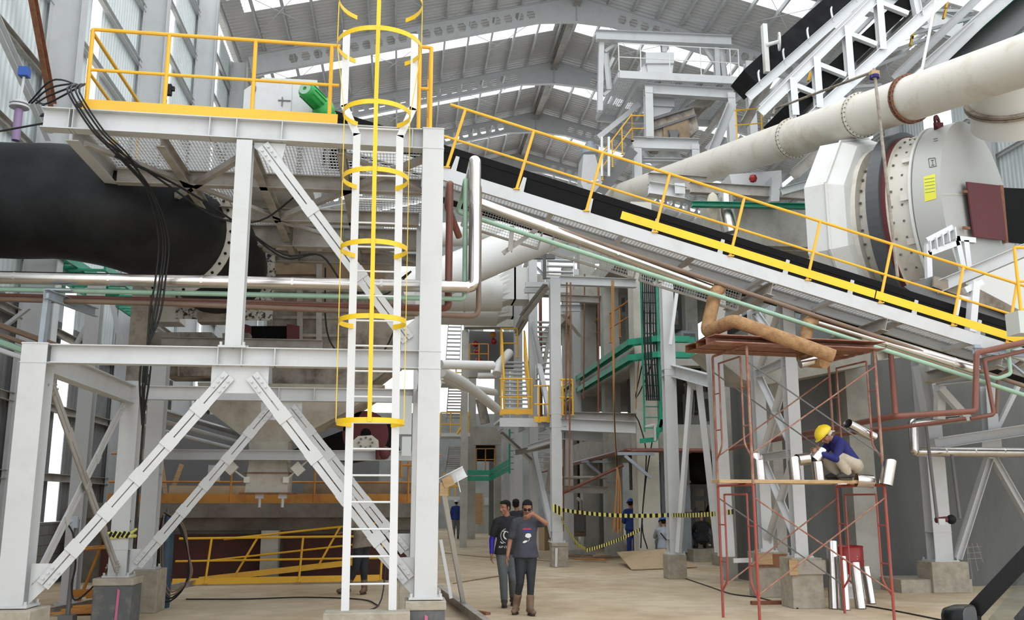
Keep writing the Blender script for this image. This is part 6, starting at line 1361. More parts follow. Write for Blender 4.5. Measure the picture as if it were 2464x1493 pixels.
# top deck and working planks
ML, MR = (SA+SB)/2, (SC+SD)/2; dl = (MR-ML).normalized()
for k, f in enumerate((.15, .45, .8)):
    a, b = SA.lerp(SB, f)-dl*.55, SC.lerp(SD, f)+dl*.12
    g = MB(); g.ch(a+V((0,0,Z2+.06)), b+V((0,0,Z2+.06)), .11, .3, .012); O('deck_channel', g, 'rust' if k else 'oxide', scf)
a, b = SA.lerp(SB, .28)-dl*.42, SC.lerp(SD, .28)+dl*.02
ZP = Z1+.045
g = MB(); g.bar(a+V((0,0,ZP)), b+V((0,0,ZP)), .26, .05); O('plank', g, 'wood', label='long yellowish timber plank the worker squats on', cat='plank', bevel=.006)
g = MB(); a2, b2 = SB.lerp(SA, .22)+dl*1.0, SD.lerp(SC, .22)+dl*.35; g.bar(a2+V((0,0,ZP)), b2+V((0,0,ZP)), .24, .05); O('plank', g, 'wood', label='second plank behind, its end sticking out right of the scaffold', cat='plank')
def on_plank(f, dy=0): p = a.lerp(b, f); return V((p.x, p.y+dy, ZP+.025))
def tube_open(base, top, r, label, cut=0, name='silver_sleeve', seam=True, cut0=0):
    """thin sheet metal sleeve, open at both ends, optionally mitred"""
    base, top = V(base), V(top); d = (top-base).normalized(); s, u = basis(d); n = 28
    R = lambda rr, c, cc: [c+(s*math.cos(2*PI*k/n)+u*math.sin(2*PI*k/n))*rr+d*(cc*math.cos(2*PI*k/n)) for k in range(n)]
    g = MB(); g.loft([R(r, base, cut0), R(r, top, cut), R(r*.965, top, cut), R(r*.965, base, cut0)], False, True); g.f.append([0]) if False else None
    b0 = len(g.v)-4*n
    for k in range(n): g.f.append([b0+k, b0+(k+1)%n, b0+3*n+(k+1)%n, b0+3*n+k]); g.sm.append(False); g.mi.append(0)
    return O(name, g, 'silver', label=label, cat='sleeve')
def pf(u): # fraction along the plank for an image column
    return min(range(400), key=lambda i: abs((lambda p: 1232+FPX*((p.x*ca-p.y*sa)/((p.x*sa+p.y*ca)*ct+(p.z-EYE)*st)))(a.lerp(b, i/399)+V((0,0,ZP)))-u))/399
for u, h_, r_, c_, dy, lab in ((1829,.33,.082,.055,.0,'mitred silver sleeve standing leftmost on the plank'), (1916,.27,.082,-.07,.02,'mitred silver sleeve second on the plank'), (1972,.27,.085,.0,.0,'silver sleeve just left of the squatting worker')):
    p = on_plank(pf(u), dy); tube_open(p, p+V((-.015,0,h_)), r_, lab, c_)
p = fr(SC, SD, .02, Z1)+V((.02,-.0,-.02)); tube_open(p+V((-.03,-.1,.02)), p+V((.05,-.1,.33)), .095, 'silver sleeve hung on the right scaffold corner', .05)
p = on_plank(pf(2072)); tube_open(p+V((-.12,-.1,.0)), p+V((.12,-.12,-.02)), .095, 'short silver sleeve lying on its side at the plank end', 0)
q = PY(2040,1020,13.55); tube_open(q, PY(2098,1050,13.55), .075, 'silver sleeve leaning high on the right scaffold frame', .05, cut0=.03)
g = MB(); q = on_plank(pf(2022), -.02); g.ring(q+V((0,0,-.055)), (0,0,1), .1, .125, .012, 24); O('sheet_ring', g, 'silver', label='thin silver ring collar hanging below the plank', cat='ring')
# tubes standing on the floor
for k, (ub, vb, ut, vt, r_) in enumerate(((2008,1470,2001,1303,.088),(2034,1473,2024,1340,.08),(2071,1470,2056,1355,.085),(2097,1458,2082,1365,.075))):
    p = PZ(ub, vb-4, 0); q = PY(ut, vt, p.y+.12); tube_open(p, q, r_, 'tall silver sleeve standing on the floor, %s of four' % ['leftmost and tallest','second','third','rightmost'][k], .0, 'silver_tube')
# drum, box, plank
p = PZ(2043,1440,0); t = T('oil_drum', p, 'steel drum, red above and white below, behind the silver tubes', 'drum')
g = MB(); lathe(g, p+V((0,0,.42)), [(.29,0),(.29,.2),(.3,.215),(.29,.23),(.29,.45),(.3,.46),(.285,.475),(.28,.45),(0,.45)], 32); O('red_upper', g, 'drum_red', t)
g = MB(); lathe(g, p, [(0,0),(.29,0),(.3,.02),(.29,.03),(.29,.2),(.3,.215),(.29,.23),(.29,.42)], 32); O('white_lower', g, 'white_paint', t)
def text(s, size, m, parent, loc, rot, name='lettering', ext=.003):
    cu = bpy.data.curves.new(name, 'FONT'); cu.body = s; cu.size = size; cu.extrude = ext; cu.align_x = 'CENTER'
    tmp = bpy.data.objects.new(name, cu); C.objects.link(tmp); bpy.context.view_layer.update()
    me = bpy.data.meshes.new_from_object(tmp.evaluated_get(bpy.context.evaluated_depsgraph_get())); me.name = name; bpy.data.objects.remove(tmp)
    o = bpy.data.objects.new(name, me); C.objects.link(o); me.materials.clear(); me.materials.append(M[m]); o.parent = parent; o.location = V(loc)-V(parent['_w']); o.rotation_euler = rot; return o
for k, ch_ in enumerate('AMI'):
    an = -.38+.27*k; text(ch_, .14, 'drum_red', t, p+V((math.sin(an)*.292, -math.cos(an)*.292, .27)), (PI/2, 0, an))
g = MB()
for k in range(6): g.box(p+V((.06,-.286,.5+.045*k)), (.012,.008,.012))
O('dot_print', g, 'print_white', t)
p = PZ(1968,1395,0)+V((0,.8,0)); g = MB(); g.box(p+V((0,0,.3)), (.24,.24,.6)); O('blue_crate', g, 'navy', label='dark blue crate behind the front pier of the twin columns', cat='crate')
a_, b_ = PZ(1808,1452,.03), PZ(1905,1450,.03); g = MB(); g.bar(a_, b_, .09, .06); O('timber_strip', g, 'rust', label='rusty red timber strip on the floor beside the rear-left pier', cat='timber')
# fallen box channel leaning at the tall front column
t = T('leaning_post', PZ(1120,1460,0), 'pale channel post leaning in a floor rail right of the tall front column', 'post')
g = MB(); q0 = PZ(1122,1466,.05); q1 = PY(1070,1172,11.9); g.ch(q0, q1, .17, .06, .01, (0,1,0)); O('channel_post', g, 'steel', t)
g = MB(); q2 = PY(1085,1155,11.9); q3 = PY(1118,1135,11.9); g.ch(PY(1060,1165,11.9), q3, .14, .1, .01, (0,0,1)); O('top_piece', g, 'white_paint', t)
g = MB(); g.box(PY(1078,1160,11.8), (.13,.12,.12), R=Matrix.Rotation(-.4,3,'Y')); g.box(PY(1068,1178,11.8), (.1,.1,.16)); O('rusty_block', g, 'wood', t)
g = MB(); g.bar(PY(1098,1145,11.8), PY(1108,1185,11.8), .03,.01); O('white_stick', g, 'white_paint', t)
g = MB(); a_, b_ = PZ(1062,1425,.06), PZ(1160,1500,.06); b_ = a_+(b_-a_)*1.3; g.ch(a_, b_, .24, .1, .01, (1,0,.0) if False else None, 1); O('floor_rail', g, 'steel_dirty', label='pale steel channel rail lying on the floor by the tall front column', cat='channel')
S(1060,1300,12.3,1085,1440,12.3,.04,.12,'second pale plate leaning behind the channel post','steel','bar','plate','leaning_plate')
g = MB(); g.bar(PZ(1130,1470,.02), PZ(1175,1478,.02), .08, .04); O('timber_strip', g, 'rust', label='short rusty timber offcut on the floor beside the walkers', cat='timber')
# upright panel behind the ladder at mid height
g = MB(); g.box(PY(975,1000,12.6), (.17,.1,.5)); g.box(PY(978,1075,12.6), (.12,.08,.25)); O('switch_panel', g, 'box_grey', label='grey switch panel between the ladder and the tall front column', cat='panel')
guard('bay_railing', [PY(965,1150,18), PY(1012,1150,18)], [0,.9], .45, 'orange_dusty', 'orange rail pieces between the ladder and the tall front column', toe=False)
# ----------------------- parked car at the lower right ------------------------
Mx = PY(2308,1486,5.2); ya, yb = Mx.y, Mx.y+1.55; X0 = Mx.x-.12
t = T('car', (X0, ya, 0), 'dark car at the lower right corner, only mirror and windscreen pillar showing', 'car')
def sec(x, y0, y1, z0, z1, k=.06): return [(x,y0+k,z0),(x,y1-k,z0),(x,y1,z0+.25),(x,y1,z1-k),(x,y1-k,z1),(x,y0+k,z1),(x,y0,z1-k),(x,y0,z0+.25)]
g = MB(); g.loft([sec(X0-1.25,ya+.15,yb-.15,.3,.52), sec(X0-1.1,ya+.03,yb-.03,.25,.62), sec(X0-.15,ya,yb,.2,.76), sec(X0+.02,ya,yb,.2,.86), sec(X0+.7,ya,yb,.2,.90), sec(X0+2.4,ya,yb,.25,.92), sec(X0+2.9,ya+.05,yb-.05,.35,.86)]); O('body', g, 'car_paint', t, bevel=.02)
xa, xr = X0-.02, X0+.56; zr = 1.52
g = MB()
for y, s in ((ya+.05,1),(yb-.05,-1)): g.bar((xa,y,.88), (xr,y+s*.14,zr), .07, .085)
for y in (ya+.19, yb-.19): g.bar((xr,y,zr), (xr+1.3,y,zr+.01), .05,.07); g.bar((xr+1.25,y,zr), (xr+1.75,y-.1 if y < ya+.5 else y+.1,.92), .07,.12)
g.bar((xr+.5,ya+.19,zr), (xr+.5,ya+.05,.9), .05,.08); O('pillar_frame', g, 'car_paint', t)
g = MB(); g.loft([[(x,ya+.19,zr-.01),(x,yb-.19,zr-.01),(x,yb-.25,zr+.05),(x,ya+.25,zr+.05)] for x in (xr-.03, xr+1.35)]); O('roof', g, 'car_paint', t)
g = MB(); g.add([(xa+.14,ya+.04,.9),(xr+.5,ya+.04,.92),(xr+.5,ya+.18,zr-.02),(xr+.04,ya+.18,zr-.02)], [(0,1,2,3)]); O('side_window', g, 'car_glass', t)
g = MB(); g.add([(xa,ya+.1,.86),(xa,yb-.1,.86),(xr,yb-.2,zr-.02),(xr,ya+.2,zr-.02)], [(0,1,2,3)]); O('windscreen', g, 'car_glass', t)
g = MB(); g.bar((xa+.2,ya+.03,.89), (xa+.21,ya+.05,1.06), .02,.03); g.bar((xa+.1,ya+.02,.9), (xr+.9,ya+.02,.92), .03,.035); O('window_trim', g, 'black', t)
g = MB(); g.box((X0+.35,(ya+yb)/2,.84), (.5,yb-ya-.2,.12)); O('dashboard', g, 'black', t)
RZ = Matrix.Rotation(math.radians(-50), 3, 'Z'); org_ = V((X0, ya, 0)); c = RZ.inverted()@(PY(2308,1490,5.0)-org_)+org_
g = MB(); el_ = lambda x, k: [c+V((x, .115*k*abs(math.cos(a))**.6*(1 if math.cos(a) > 0 else -1), .075*k*abs(math.sin(a))**.6*(1 if math.sin(a) > 0 else -1))) for a in [2*PI*i/28 for i in range(28)]]
g.loft([el_(-.075,.45), el_(-.06,.75), el_(-.02,.95), el_(.04,1.0), el_(.055,.97)], True, True); O('wing_mirror', g, 'car_paint', t)
g = MB(); g.bar(c+V((0,.08,-.02)), V((X0+.12,ya+.05,.92)), .05,.06); O('mirror_arm', g, 'car_paint', t)
g = MB(); g.loft([el_(.054,.88), el_(.059,.86)]); O('mirror_glass', g, 'kiln_ring', t)
for x in (X0-.6, X0+1.95):
    for y in (ya+.1, yb-.1):
        g = MB(); g.ring((x,y,.31), (0,1,0), .19, .31, .2, 28); O('wheel', g, 'rubber', t); g = MB(); g.ring((x,y,.31), (0,1,0), 0.0, .19, .16, 20); O('rim', g, 'steel', t)
t.rotation_euler.z = math.radians(-50)
# ======================= people ================================================
from mathutils.bvhtree import BVHTree
def cap(g, p, q, r0, r1, n=14, fl=None):
    """closed tapered limb segment with round ends"""
    p, q = V(p), V(q); d = (q-p); L = d.length; d = d.normalized() if L > 1e-6 else V((0,0,1))
    s, u = basis(d, fl[2] if fl else None); fa, fb = (fl[0], fl[1]) if fl else (1, 1); rings = []
    prof = [(-.95,.3),(-.8,.6),(-.5,.87),(0,1)]
    for h, k in prof: rings.append((p+d*h*r0*.9, r0*k))
    for h, k in reversed(prof): rings.append((q-d*h*r1*.9, r1*k))
    vs = [[c+(s*math.cos(2*PI*i/n)*fa+u*math.sin(2*PI*i/n)*fb)*r for i in range(n)] for c, r in rings]
    return g.loft(vs, True, True)
def remesh(name, g, m, parent, vox, label=None, smooth=3):
    me = bpy.data.meshes.new('tmp'); me.from_pydata([tuple(v) for v in g.v], [], g.f); me.update()
    import bmesh as _b
    b = _b.new(); b.from_mesh(me); _b.ops.recalc_face_normals(b, faces=b.faces[:]); b.to_mesh(me); b.free()
    o = bpy.data.objects.new('tmp', me); C.objects.link(o)
    r = o.modifiers.new('r', 'REMESH'); r.mode = 'VOXEL'; r.voxel_size = vox
    sm = o.modifiers.new('s', 'SMOOTH'); sm.iterations = smooth; sm.factor = .5
    bpy.context.view_layer.update(); dg = bpy.context.evaluated_depsgraph_get()
    nm = bpy.data.meshes.new_from_object(o.evaluated_get(dg)); bpy.data.objects.remove(o); nm.name = name
    nm.materials.clear(); nm.materials.append(M[m]); nm.polygons.foreach_set('use_smooth', [True]*len(nm.polygons))
    ob = bpy.data.objects.new(name, nm); C.objects.link(ob); ob.parent = parent
    if label: ob['label'] = label
    return ob
def hand(g, w, d, side, n, curl=.5, sc=1.0):
    """w wrist, d towards the fingers, side towards the thumb, n out of the back of the hand"""
    w = V(w); d = V(d).normalized(); side = V(side); side = (side-d*side.dot(d)).normalized(); n = V(n); n = (n-d*n.dot(d)-side*n.dot(side)).normalized()
    cap(g, w-d*.02, w+d*.03*sc, .025, .03, 12, (1.15,.75,n)); cap(g, w+d*.03*sc, w+d*.078*sc, .034, .038, 14, (1.12,.45,n))
    tips = []
    for k, (off, L, r) in enumerate(((.034,.072,.0088),(.0115,.08,.009),(-.0115,.075,.0087),(-.033,.06,.008))):
        b = w+d*(.085-.004*abs(k-1.2))*sc+side*off*sc; a = curl*(.35+.06*k); e = d
        sp = side*(off*.28)
        for seg, f in enumerate((.45,.32,.23)):
            e = (e*math.cos(a)-n*math.sin(a)).normalized(); q = b+(e*L*f+sp*f)*sc; cap(g, b, q, r*(1-.1*seg)*sc, r*(.92-.1*seg)*sc, 8); b = q; a = curl*(.75 if seg == 0 else .5)
        tips.append(b)
    b = w+d*.03*sc+side*.028*sc-n*.006; e = (d*.62+side*.75-n*.25).normalized()
    q = b+e*.04*sc; cap(g, b, q, .0125*sc, .0105*sc, 8); e2 = (d*.85+side*.35-n*.4).normalized(); q2 = q+e2*.032*sc; cap(g, q, q2, .0105*sc, .0085*sc, 8)
    return tips
def head(g, c, f, up, child, sc=1.0, hairstyle=1, parent=None, skin='skin', face=True, vox=.008, glasses=False, smile=False, hairm='hair'):
    """c centre of the skull, f facing direction, up crown direction"""
    f = V(f).normalized(); up = V(up); up = (up-f*up.dot(f)).normalized(); s = f.cross(up).normalized()
    P = lambda x, y, z: c+(s*x+f*y+up*z)*sc
    R = Matrix([s, f, up]).transposed()
    g.sph(P(0,-.012,.03), (.074*sc,.092*sc,.082*sc), 20, R)
    g.sph(P(0,.016,-.03), (.060*sc,.066*sc,.075*sc), 18, R); g.sph(P(0,.045,-.085), (.032*sc,.03*sc,.024*sc), 12, R)
    for k in (-1, 1):
        g.sph(P(.041*k,.052,-.028), (.022*sc,.022*sc,.02*sc), 10, R)
        g.sph(P(.077*k,-.008,-.012), (.009*sc,.019*sc,.032*sc), 10, R)
        cap(g, P(.012*k,.082,.018), P(.043*k,.066,.02), .009*sc, .008*sc, 8)
    cap(g, P(0,.078,.008), P(0,.103,-.03), .009*sc, .013*sc, 8); cap(g, P(-.013,.09,-.036), P(.013,.09,-.036), .010*sc, .010*sc, 8)
    cap(g, P(-.018,.08,-.062), P(.018,.08,-.062), .009*sc, .009*sc, 8)
    if parent is None: return P, R
    if face:
        for k in (-1, 1):
            e = MB(); e.sph(P(.030*k,.0745,.001), (.0115*sc,.0068*sc,.0045*sc), 10, R); O('eye', e, 'print_white', parent); e = MB(); e.sph(P(.030*k,.0785,.001), (.0052*sc,.004*sc,.0044*sc), 8, R); O('iris', e, 'hair', parent)
            e = MB(); cap(e, P(.015*k,.0895,.022), P(.044*k,.073,.022), .0038*sc, .003*sc, 6); O('eyebrow', e, 'hair', parent)
        e = MB(); w = .028 if smile else .021
        cap(e, P(-w,.079,-.058), P(0,.0885,-.064), .0042*sc, .0052*sc, 6); cap(e, P(0,.0885,-.064), P(w,.079,-.058), .0052*sc, .0042*sc, 6); O('lips', e, 'pipe_red', parent)
        if False: e = MB(); cap(e, P(-.018,.0865,-.059), P(.018,.0865,-.059), .0042*sc, .0042*sc, 6); O('teeth', e, 'print_white', parent)
    if hairstyle == 1:
        h = MB(); h.sph(P(0,-.026,.050), (.080*sc,.090*sc,.078*sc), 18, R); h.sph(P(0,-.055,.0), (.072*sc,.05*sc,.07*sc), 14, R)
        for k in range(11): a = -1.3+.26*k; cap(h, P(.06*math.sin(a),.02,.095), P(.068*math.sin(a),.070*math.cos(a*.75),.074+.004*(k%2)), .017*sc, .009*sc, 7)
        for k in (-1, 1): cap(h, P(.068*k,.02,.04), P(.074*k,.012,.005), .013*sc, .008*sc, 7)
        remesh('hair', h, hairm, parent, vox*1.0, smooth=2)
    return P, R
def helmet(P, R, m, parent, sc=1.0, peak=1):
    h = MB(); h.sph(P(0,-.005,.045), (.105*sc,.13*sc,.105*sc), 24, R, True)
    c = P(0,-.005,.045); n = 28; rr = []
    for r_, z in ((1.0,.0),(1.12,-.006),(1.12,-.014),(.98,-.01)):
        rr.append([P(.105*r_*math.cos(2*PI*k/n), -.005+(.13*r_+(.035*peak if math.sin(2*PI*k/n) > .3 and r_ > 1.05 else 0))*math.sin(2*PI*k/n), .045+z) for k in range(n)])
    h.loft(rr+[rr[0]], False, True)
    h.tube([P(0,.10,.10), P(0,.05,.145), P(0,-.03,.157), P(0,-.1,.12)], .012*sc, 6); O('helmet', h, m, parent)
def person(label, org, J, top, bottom, boots, sleeve=.6, vox=.01, hd=None, extra=None, longs=False, waist=True, skirt=.0, sole='boot_dark', bootshaft=.16, tight=1.0, sleevem=None, toplong=False, group=None, handspec=None, build=1.0, flat=.05, hw=1.0):
    """J: joints in metres from org. keys: head, face, up, neck, shR, shL, elR, elL, wrR, wrL, pelvis, hipR.., knR, anR, toR"""
    t = T('person', org, label, 'person', group); t['_w'] = (0,0,0)
    j = {k: V(v) for k, v in J.items()}; g = MB(); lat = (j['shL']-j['shR']).normalized(); spine = (j['neck']-j['pelvis']); fw = lat.cross(spine).normalized()
    if fw.dot(j['face']) < -1e9: fw = -fw
    P, R = head(g, j['head'], j['face'], j.get('up', (0,0,1)), t, parent=t, vox=max(vox*.8,.006), **(hd or {}))
    chest = j['pelvis'].lerp(j['neck'], .70); waistp = j['pelvis'].lerp(j['neck'], .33)
    cap(g, j['neck']-spine*.06, j['head']+(j['neck']-j['head'])*.25, .056, .052, 14)
    cap(g, j['pelvis'], waistp, .118*build, .112*build, 18, (1.28,.9,fw)); cap(g, waistp, chest, .112*build, .122*build, 18, (1.22,.88,fw)); cap(g, chest, j['neck']-spine*.1, .122*build, .085, 18, (1.3,.82,fw))
    for s in 'RL':
        cap(g, chest.lerp(j['sh'+s], .5)+spine*.1, j['sh'+s], .07, .054, 14); cap(g, j['sh'+s], j['el'+s], .05, .037, 14); cap(g, j['el'+s], j['wr'+s], .038, .026, 14)
        hp = j['pelvis']+lat*(.09 if s == 'L' else -.09); j['hip'+s] = j.get('hip'+s, hp)
        cap(g, j['hip'+s], j['kn'+s], .088, .055, 16); cap(g, j['kn'+s], j['an'+s], .056, .038, 14); cap(g, j['an'+s]-V((0,0,.02)), j['to'+s], .038, .03, 12)
    hs = handspec or {}
    for s in 'RL':
        d = (j['wr'+s]-j['el'+s]).normalized(); sp = hs.get(s, {})
        hand(g, j['wr'+s], sp.get('d', d), sp.get('side', fw), sp.get('n', lat*(1 if s == 'L' else -1)), sp.get('curl', .55))
    remesh('body', g, 'skin', t, vox, smooth=2)
    e = .016
    def limb(gg, a, b, r0, r1, f=None): cap(gg, a, b, r0, r1, 16, f)
    # shirt
    g = MB(); hem = j['pelvis']-spine.normalized()*skirt; su = lat.normalized(); fu = su.cross(spine).normalized()
    el = lambda c, a, b: [c+su*a*math.cos(2*PI*i/24)+fu*b*math.sin(2*PI*i/24) for i in range(24)]
    if flat: g.loft([el(j['pelvis']-spine.normalized()*flat, .205*hw, .150*hw), el(j['pelvis'], .200*hw, .148*hw), el(waistp, .164, .124)])
    limb(g, hem if not flat else j['pelvis']+spine*.12, waistp, .132*build, .134*build, (1.2,.9,fw)); limb(g, waistp, chest, .134*build, .140*build, (1.22,.9,fw)); limb(g, chest, j['neck']-spine*.1, .140*build, .096, (1.3,.84,fw))
    for s in 'RL':
        limb(g, chest.lerp(j['sh'+s], .5)+spine*.1, j['sh'+s], .088, .072); k = j['sh'+s].lerp(j['el'+s], 1 if toplong else sleeve); limb(g, j['sh'+s], k, .070, .064 if not toplong else .056)
        if toplong: limb(g, j['el'+s], j['el'+s].lerp(j['wr'+s], .92), .056, .044)
    cap(g, j['neck']-spine*.1, j['neck']-spine*.02, .088, .068, 16)
    shirt = remesh('shirt', g, top, t, max(vox, .009), smooth=4)
    if sleevem:
        for s in sleevem[1]: g = MB(); limb(g, j['sh'+s].lerp(j['el'+s], .4), j['el'+s], .058, .047); limb(g, j['el'+s], j['el'+s].lerp(j['wr'+s], .93), .047, .035); remesh('arm_sleeve', g, sleevem[0], t, max(vox, .009), smooth=3)
    # trousers
    g = MB(); limb(g, j['pelvis']-spine*.04, j['pelvis']+spine*.12, .134*build, .126*build, (1.24,.92,fw))
    for s in 'RL': limb(g, j['hip'+s]+(j['pelvis']-j['hip'+s])*.12, j['kn'+s], .104, .070*tight); limb(g, j['kn'+s], j['an'+s]+(j['kn'+s]-j['an'+s])*(.12 if not bootshaft else bootshaft), .070*tight, .058*tight)
    remesh('trousers', g, bottom, t, max(vox, .009), smooth=4)
    for s in 'RL':
        a, k, to = j['an'+s], j['kn'+s], j['to'+s]; g = MB(); cap(g, a+(k-a)*(.45 if bootshaft > .2 else .1), a, .062 if bootshaft > .2 else .052, .056, 14)
        dd = (to-a); dd.z = 0; dd.normalize(); b = V((a.x, a.y, to.z)); cap(g, b-dd*.045+V((0,0,.018)), b+dd*.15+V((0,0,.005)), .047, .042, 14, (1,.85,V((0,0,1)))); cap(g, a, b+dd*.1+V((0,0,.02)), .05, .04, 12)
        remesh('boot', g, boots, t, max(vox*.9, .008), smooth=3)
        g = MB(); n = 20; z0 = to.z-.045; sd = dd.cross(V((0,0,1)))
        ring = lambda z: [V((b.x,b.y,z))+dd*(.052+.108*math.cos(2*PI*i/n)+.0)+sd*.047*math.sin(2*PI*i/n) for i in range(n)]
        g.loft([ring(z0), ring(z0+.022)]); O('sole', g, sole, t)
    t.location = org
    return t, shirt, P, R, j
def onto(shirt, pts, d=(0,1,0), off=.004):
    """lay print points on the cloth"""
    me = shirt.data; bv = BVHTree.FromPolygons([v.co.copy() for v in me.vertices], [tuple(p.vertices) for p in me.polygons]); d = V(d).normalized(); out = []
    for p in pts:
        h = bv.ray_cast(V(p)-d*1.0, d)[0]; out.append((h-d*off) if h else V(p))
    return out
def printstroke(shirt, strokes, r, m, t, name='print', d=(0,1,0)):
    g = MB()
    for st_ in strokes:
        P = []
        for a, b in zip(st_[:-1], st_[1:]):
            n = max(1, int((V(b)-V(a)).length/.012)); P += [V(a).lerp(V(b), i/n) for i in range(n)]
        P.append(V(st_[-1])); g.tube(onto(shirt, P, d, -r*.62 if r > .006 else -r*.25), r, 7)
    return O(name, g, m, t)
def arcp(cx, cz, rx, rz, a0, a1, n=14): return [(cx+rx*math.cos(math.radians(a0+(a1-a0)*i/n)), 0, cz+rz*math.sin(math.radians(a0+(a1-a0)*i/n))) for i in range(n+1)]
# --- the man in the grey tee, wiping his face ---------------------------------
o1 = PZ(1262,1480,0)
J = dict(head=(.045,-.02,1.565), face=(-.12,-.95,-.28), up=(0,-.2,1), neck=(.03,0,1.415), shR=(-.135,0,1.345), shL=(.20,0,1.345), elR=(-.215,.03,1.07), elL=(.315,-.14,1.345), wrR=(-.265,-.06,.86), wrL=(.095,-.225,1.485),
         pelvis=(.02,0,.88), knR=(-.075,-.08,.47), knL=(.085,-.10,.47), anR=(-.115,.09,.13), anL=(.07,-.10,.10), toR=(-.15,.0,.05), toL=(.10,-.22,.05))
t, sh, P, R, j = person('person in a dark grey tee walking forward, forearm raised across his face', o1, J, 'tee_grey', 'jeans_black', 'boot_tan', sleeve=.72, vox=.0052, tight=.86, bootshaft=.45, skirt=.02,
    hd=dict(face=True), handspec={'R': dict(side=(-.1,-1,0), n=(-1,0,-.1), curl=.5), 'L': dict(d=(-.88,-.05,-.55), side=(-.2,.5,-.9), n=(0,-1,.25), curl=.6)}, build=1.0)
g = MB()
for k in (-1, 1): g.sph(P(.031*k,.089,.0), (.026,.010,.017), 14, R)
g.tube([P(-.075,.0,.004), P(-.058,.075,.004), P(0,.098,.004), P(.058,.075,.004), P(.075,.0,.004)], .004, 6); O('sunglasses', g, 'black', t)
zc = 1.20
rows = []
for k in range(9): x = -.055+.014*k+.02; rows.append([(x,0,zc+.045), (x+.004,0,zc+.07+.004*(k%3)), (x+.009,0,zc+.045)])
printstroke(sh, rows+[[(-.035,0,zc+.056),(.075,0,zc+.058)]], .0042, 'print_red', t, 'red_lettering')
printstroke(sh, [[(x+.012,0,z+-.03) for x, _, z in r] for r in rows]+[[(-.035,0,zc+.012),(.085,0,zc+.014)], [(-.035,0,zc+.03),(.085,0,zc+.03)]], .0036, 'print_blue', t, 'blue_lettering')
g = MB(); pts = onto(sh, [(.045+.048*math.cos(2*PI*k/24)*(1+.08*math.sin(5*k)), 0, zc-.04+.034*math.sin(2*PI*k/24)) for k in range(24)]+[(.045,0,zc-.04)])
g.add(pts, [(k,(k+1)%24,24) for k in range(24)]); O('white_print', g, 'print_white', t)
g = MB(); pts = onto(sh, [(-.005+.034*math.cos(2*PI*k/20), 0, zc-.13+.017*math.sin(2*PI*k/20)+.3*.034*math.cos(2*PI*k/20)) for k in range(20)]+[(-.005,0,zc-.13)]); g.add(pts, [(k,(k+1)%20,20) for k in range(20)]); O('white_print', g, 'print_white', t)
printstroke(sh, [[(.06,0,zc-.07),(.062,0,zc-.10),(.045,0,zc-.122),(.02,0,zc-.124)]], .0032, 'print_white', t, 'white_cord')
# --- the man in the black tee --------------------------------------------------
o2 = PZ(1214,1462,0)
J = dict(head=(.0,-.03,1.565), face=(-.75,-.66,-.08), up=(.08,0,1), neck=(.045,0,1.415), shR=(-.13,0,1.335), shL=(.20,.02,1.34), elR=(-.205,.03,1.05), elL=(.24,.08,1.06), wrR=(-.215,-.04,.83), wrL=(.24,.0,.85),
         pelvis=(.03,0,.88), knR=(-.03,-.09,.47), knL=(.13,-.02,.46), anR=(-.005,-.02,.09), anL=(.16,.22,.14), toR=(-.02,-.14,.05), toL=(.17,.12,.06))
t, sh, P, R, j = person('person in a black printed tee and blue arm sleeve, smiling to the left', o2, J, 'tee_black', 'jeans_grey', 'boot_dark', sleeve=.68, vox=.0056, tight=1.02, bootshaft=0, skirt=.05,
    hd=dict(face=True, smile=True), sleevem=('sleeve_blue', 'R'), handspec={'R': dict(side=(-.2,-1,0), n=(-1,.2,0), curl=.55)})
zc = 1.12; cx = -.018
printstroke(sh, [arcp(cx+.03,zc,.085,.11,95,262,20)], .0045, 'print_white', t, 'ring_print')
printstroke(sh, [arcp(cx+.035,zc+.01,.045,.062,110,275,12), arcp(cx+.03,zc+.012,.036,.052,120,265,12)], .011, 'print_white', t, 'wave_print'); printstroke(sh, [arcp(cx+.0,zc+.03,.07,.045,20,110,10)], .008, 'print_white', t, 'crest_print')
printstroke(sh, [[(cx-.06,0,zc-.09),(cx-.045,0,zc-.115),(cx-.01,0,zc-.112)], [(cx-.05,0,zc-.1),(cx-.03,0,zc-.12)]], .006, 'print_white', t, 'brush_print')
cu = bpy.data.curves.new('lettering', 'FONT'); cu.body = 'RIP CURL'; cu.size = .045; cu.align_x = 'CENTER'; tmp = bpy.data.objects.new('lettering', cu); C.objects.link(tmp); bpy.context.view_layer.update()
me = bpy.data.meshes.new_from_object(tmp.evaluated_get(bpy.context.evaluated_depsgraph_get())); bpy.data.objects.remove(tmp)
q = onto(sh, [(v.co.x*1.1+cx+.01+v.co.y*.25, 0, v.co.y+zc-.19) for v in me.vertices], off=.003)
for v, c in zip(me.vertices, q): v.co = c
me.materials.clear(); me.materials.append(M['print_white']); ob = bpy.data.objects.new('lettering', me); C.objects.link(ob); ob.parent = t
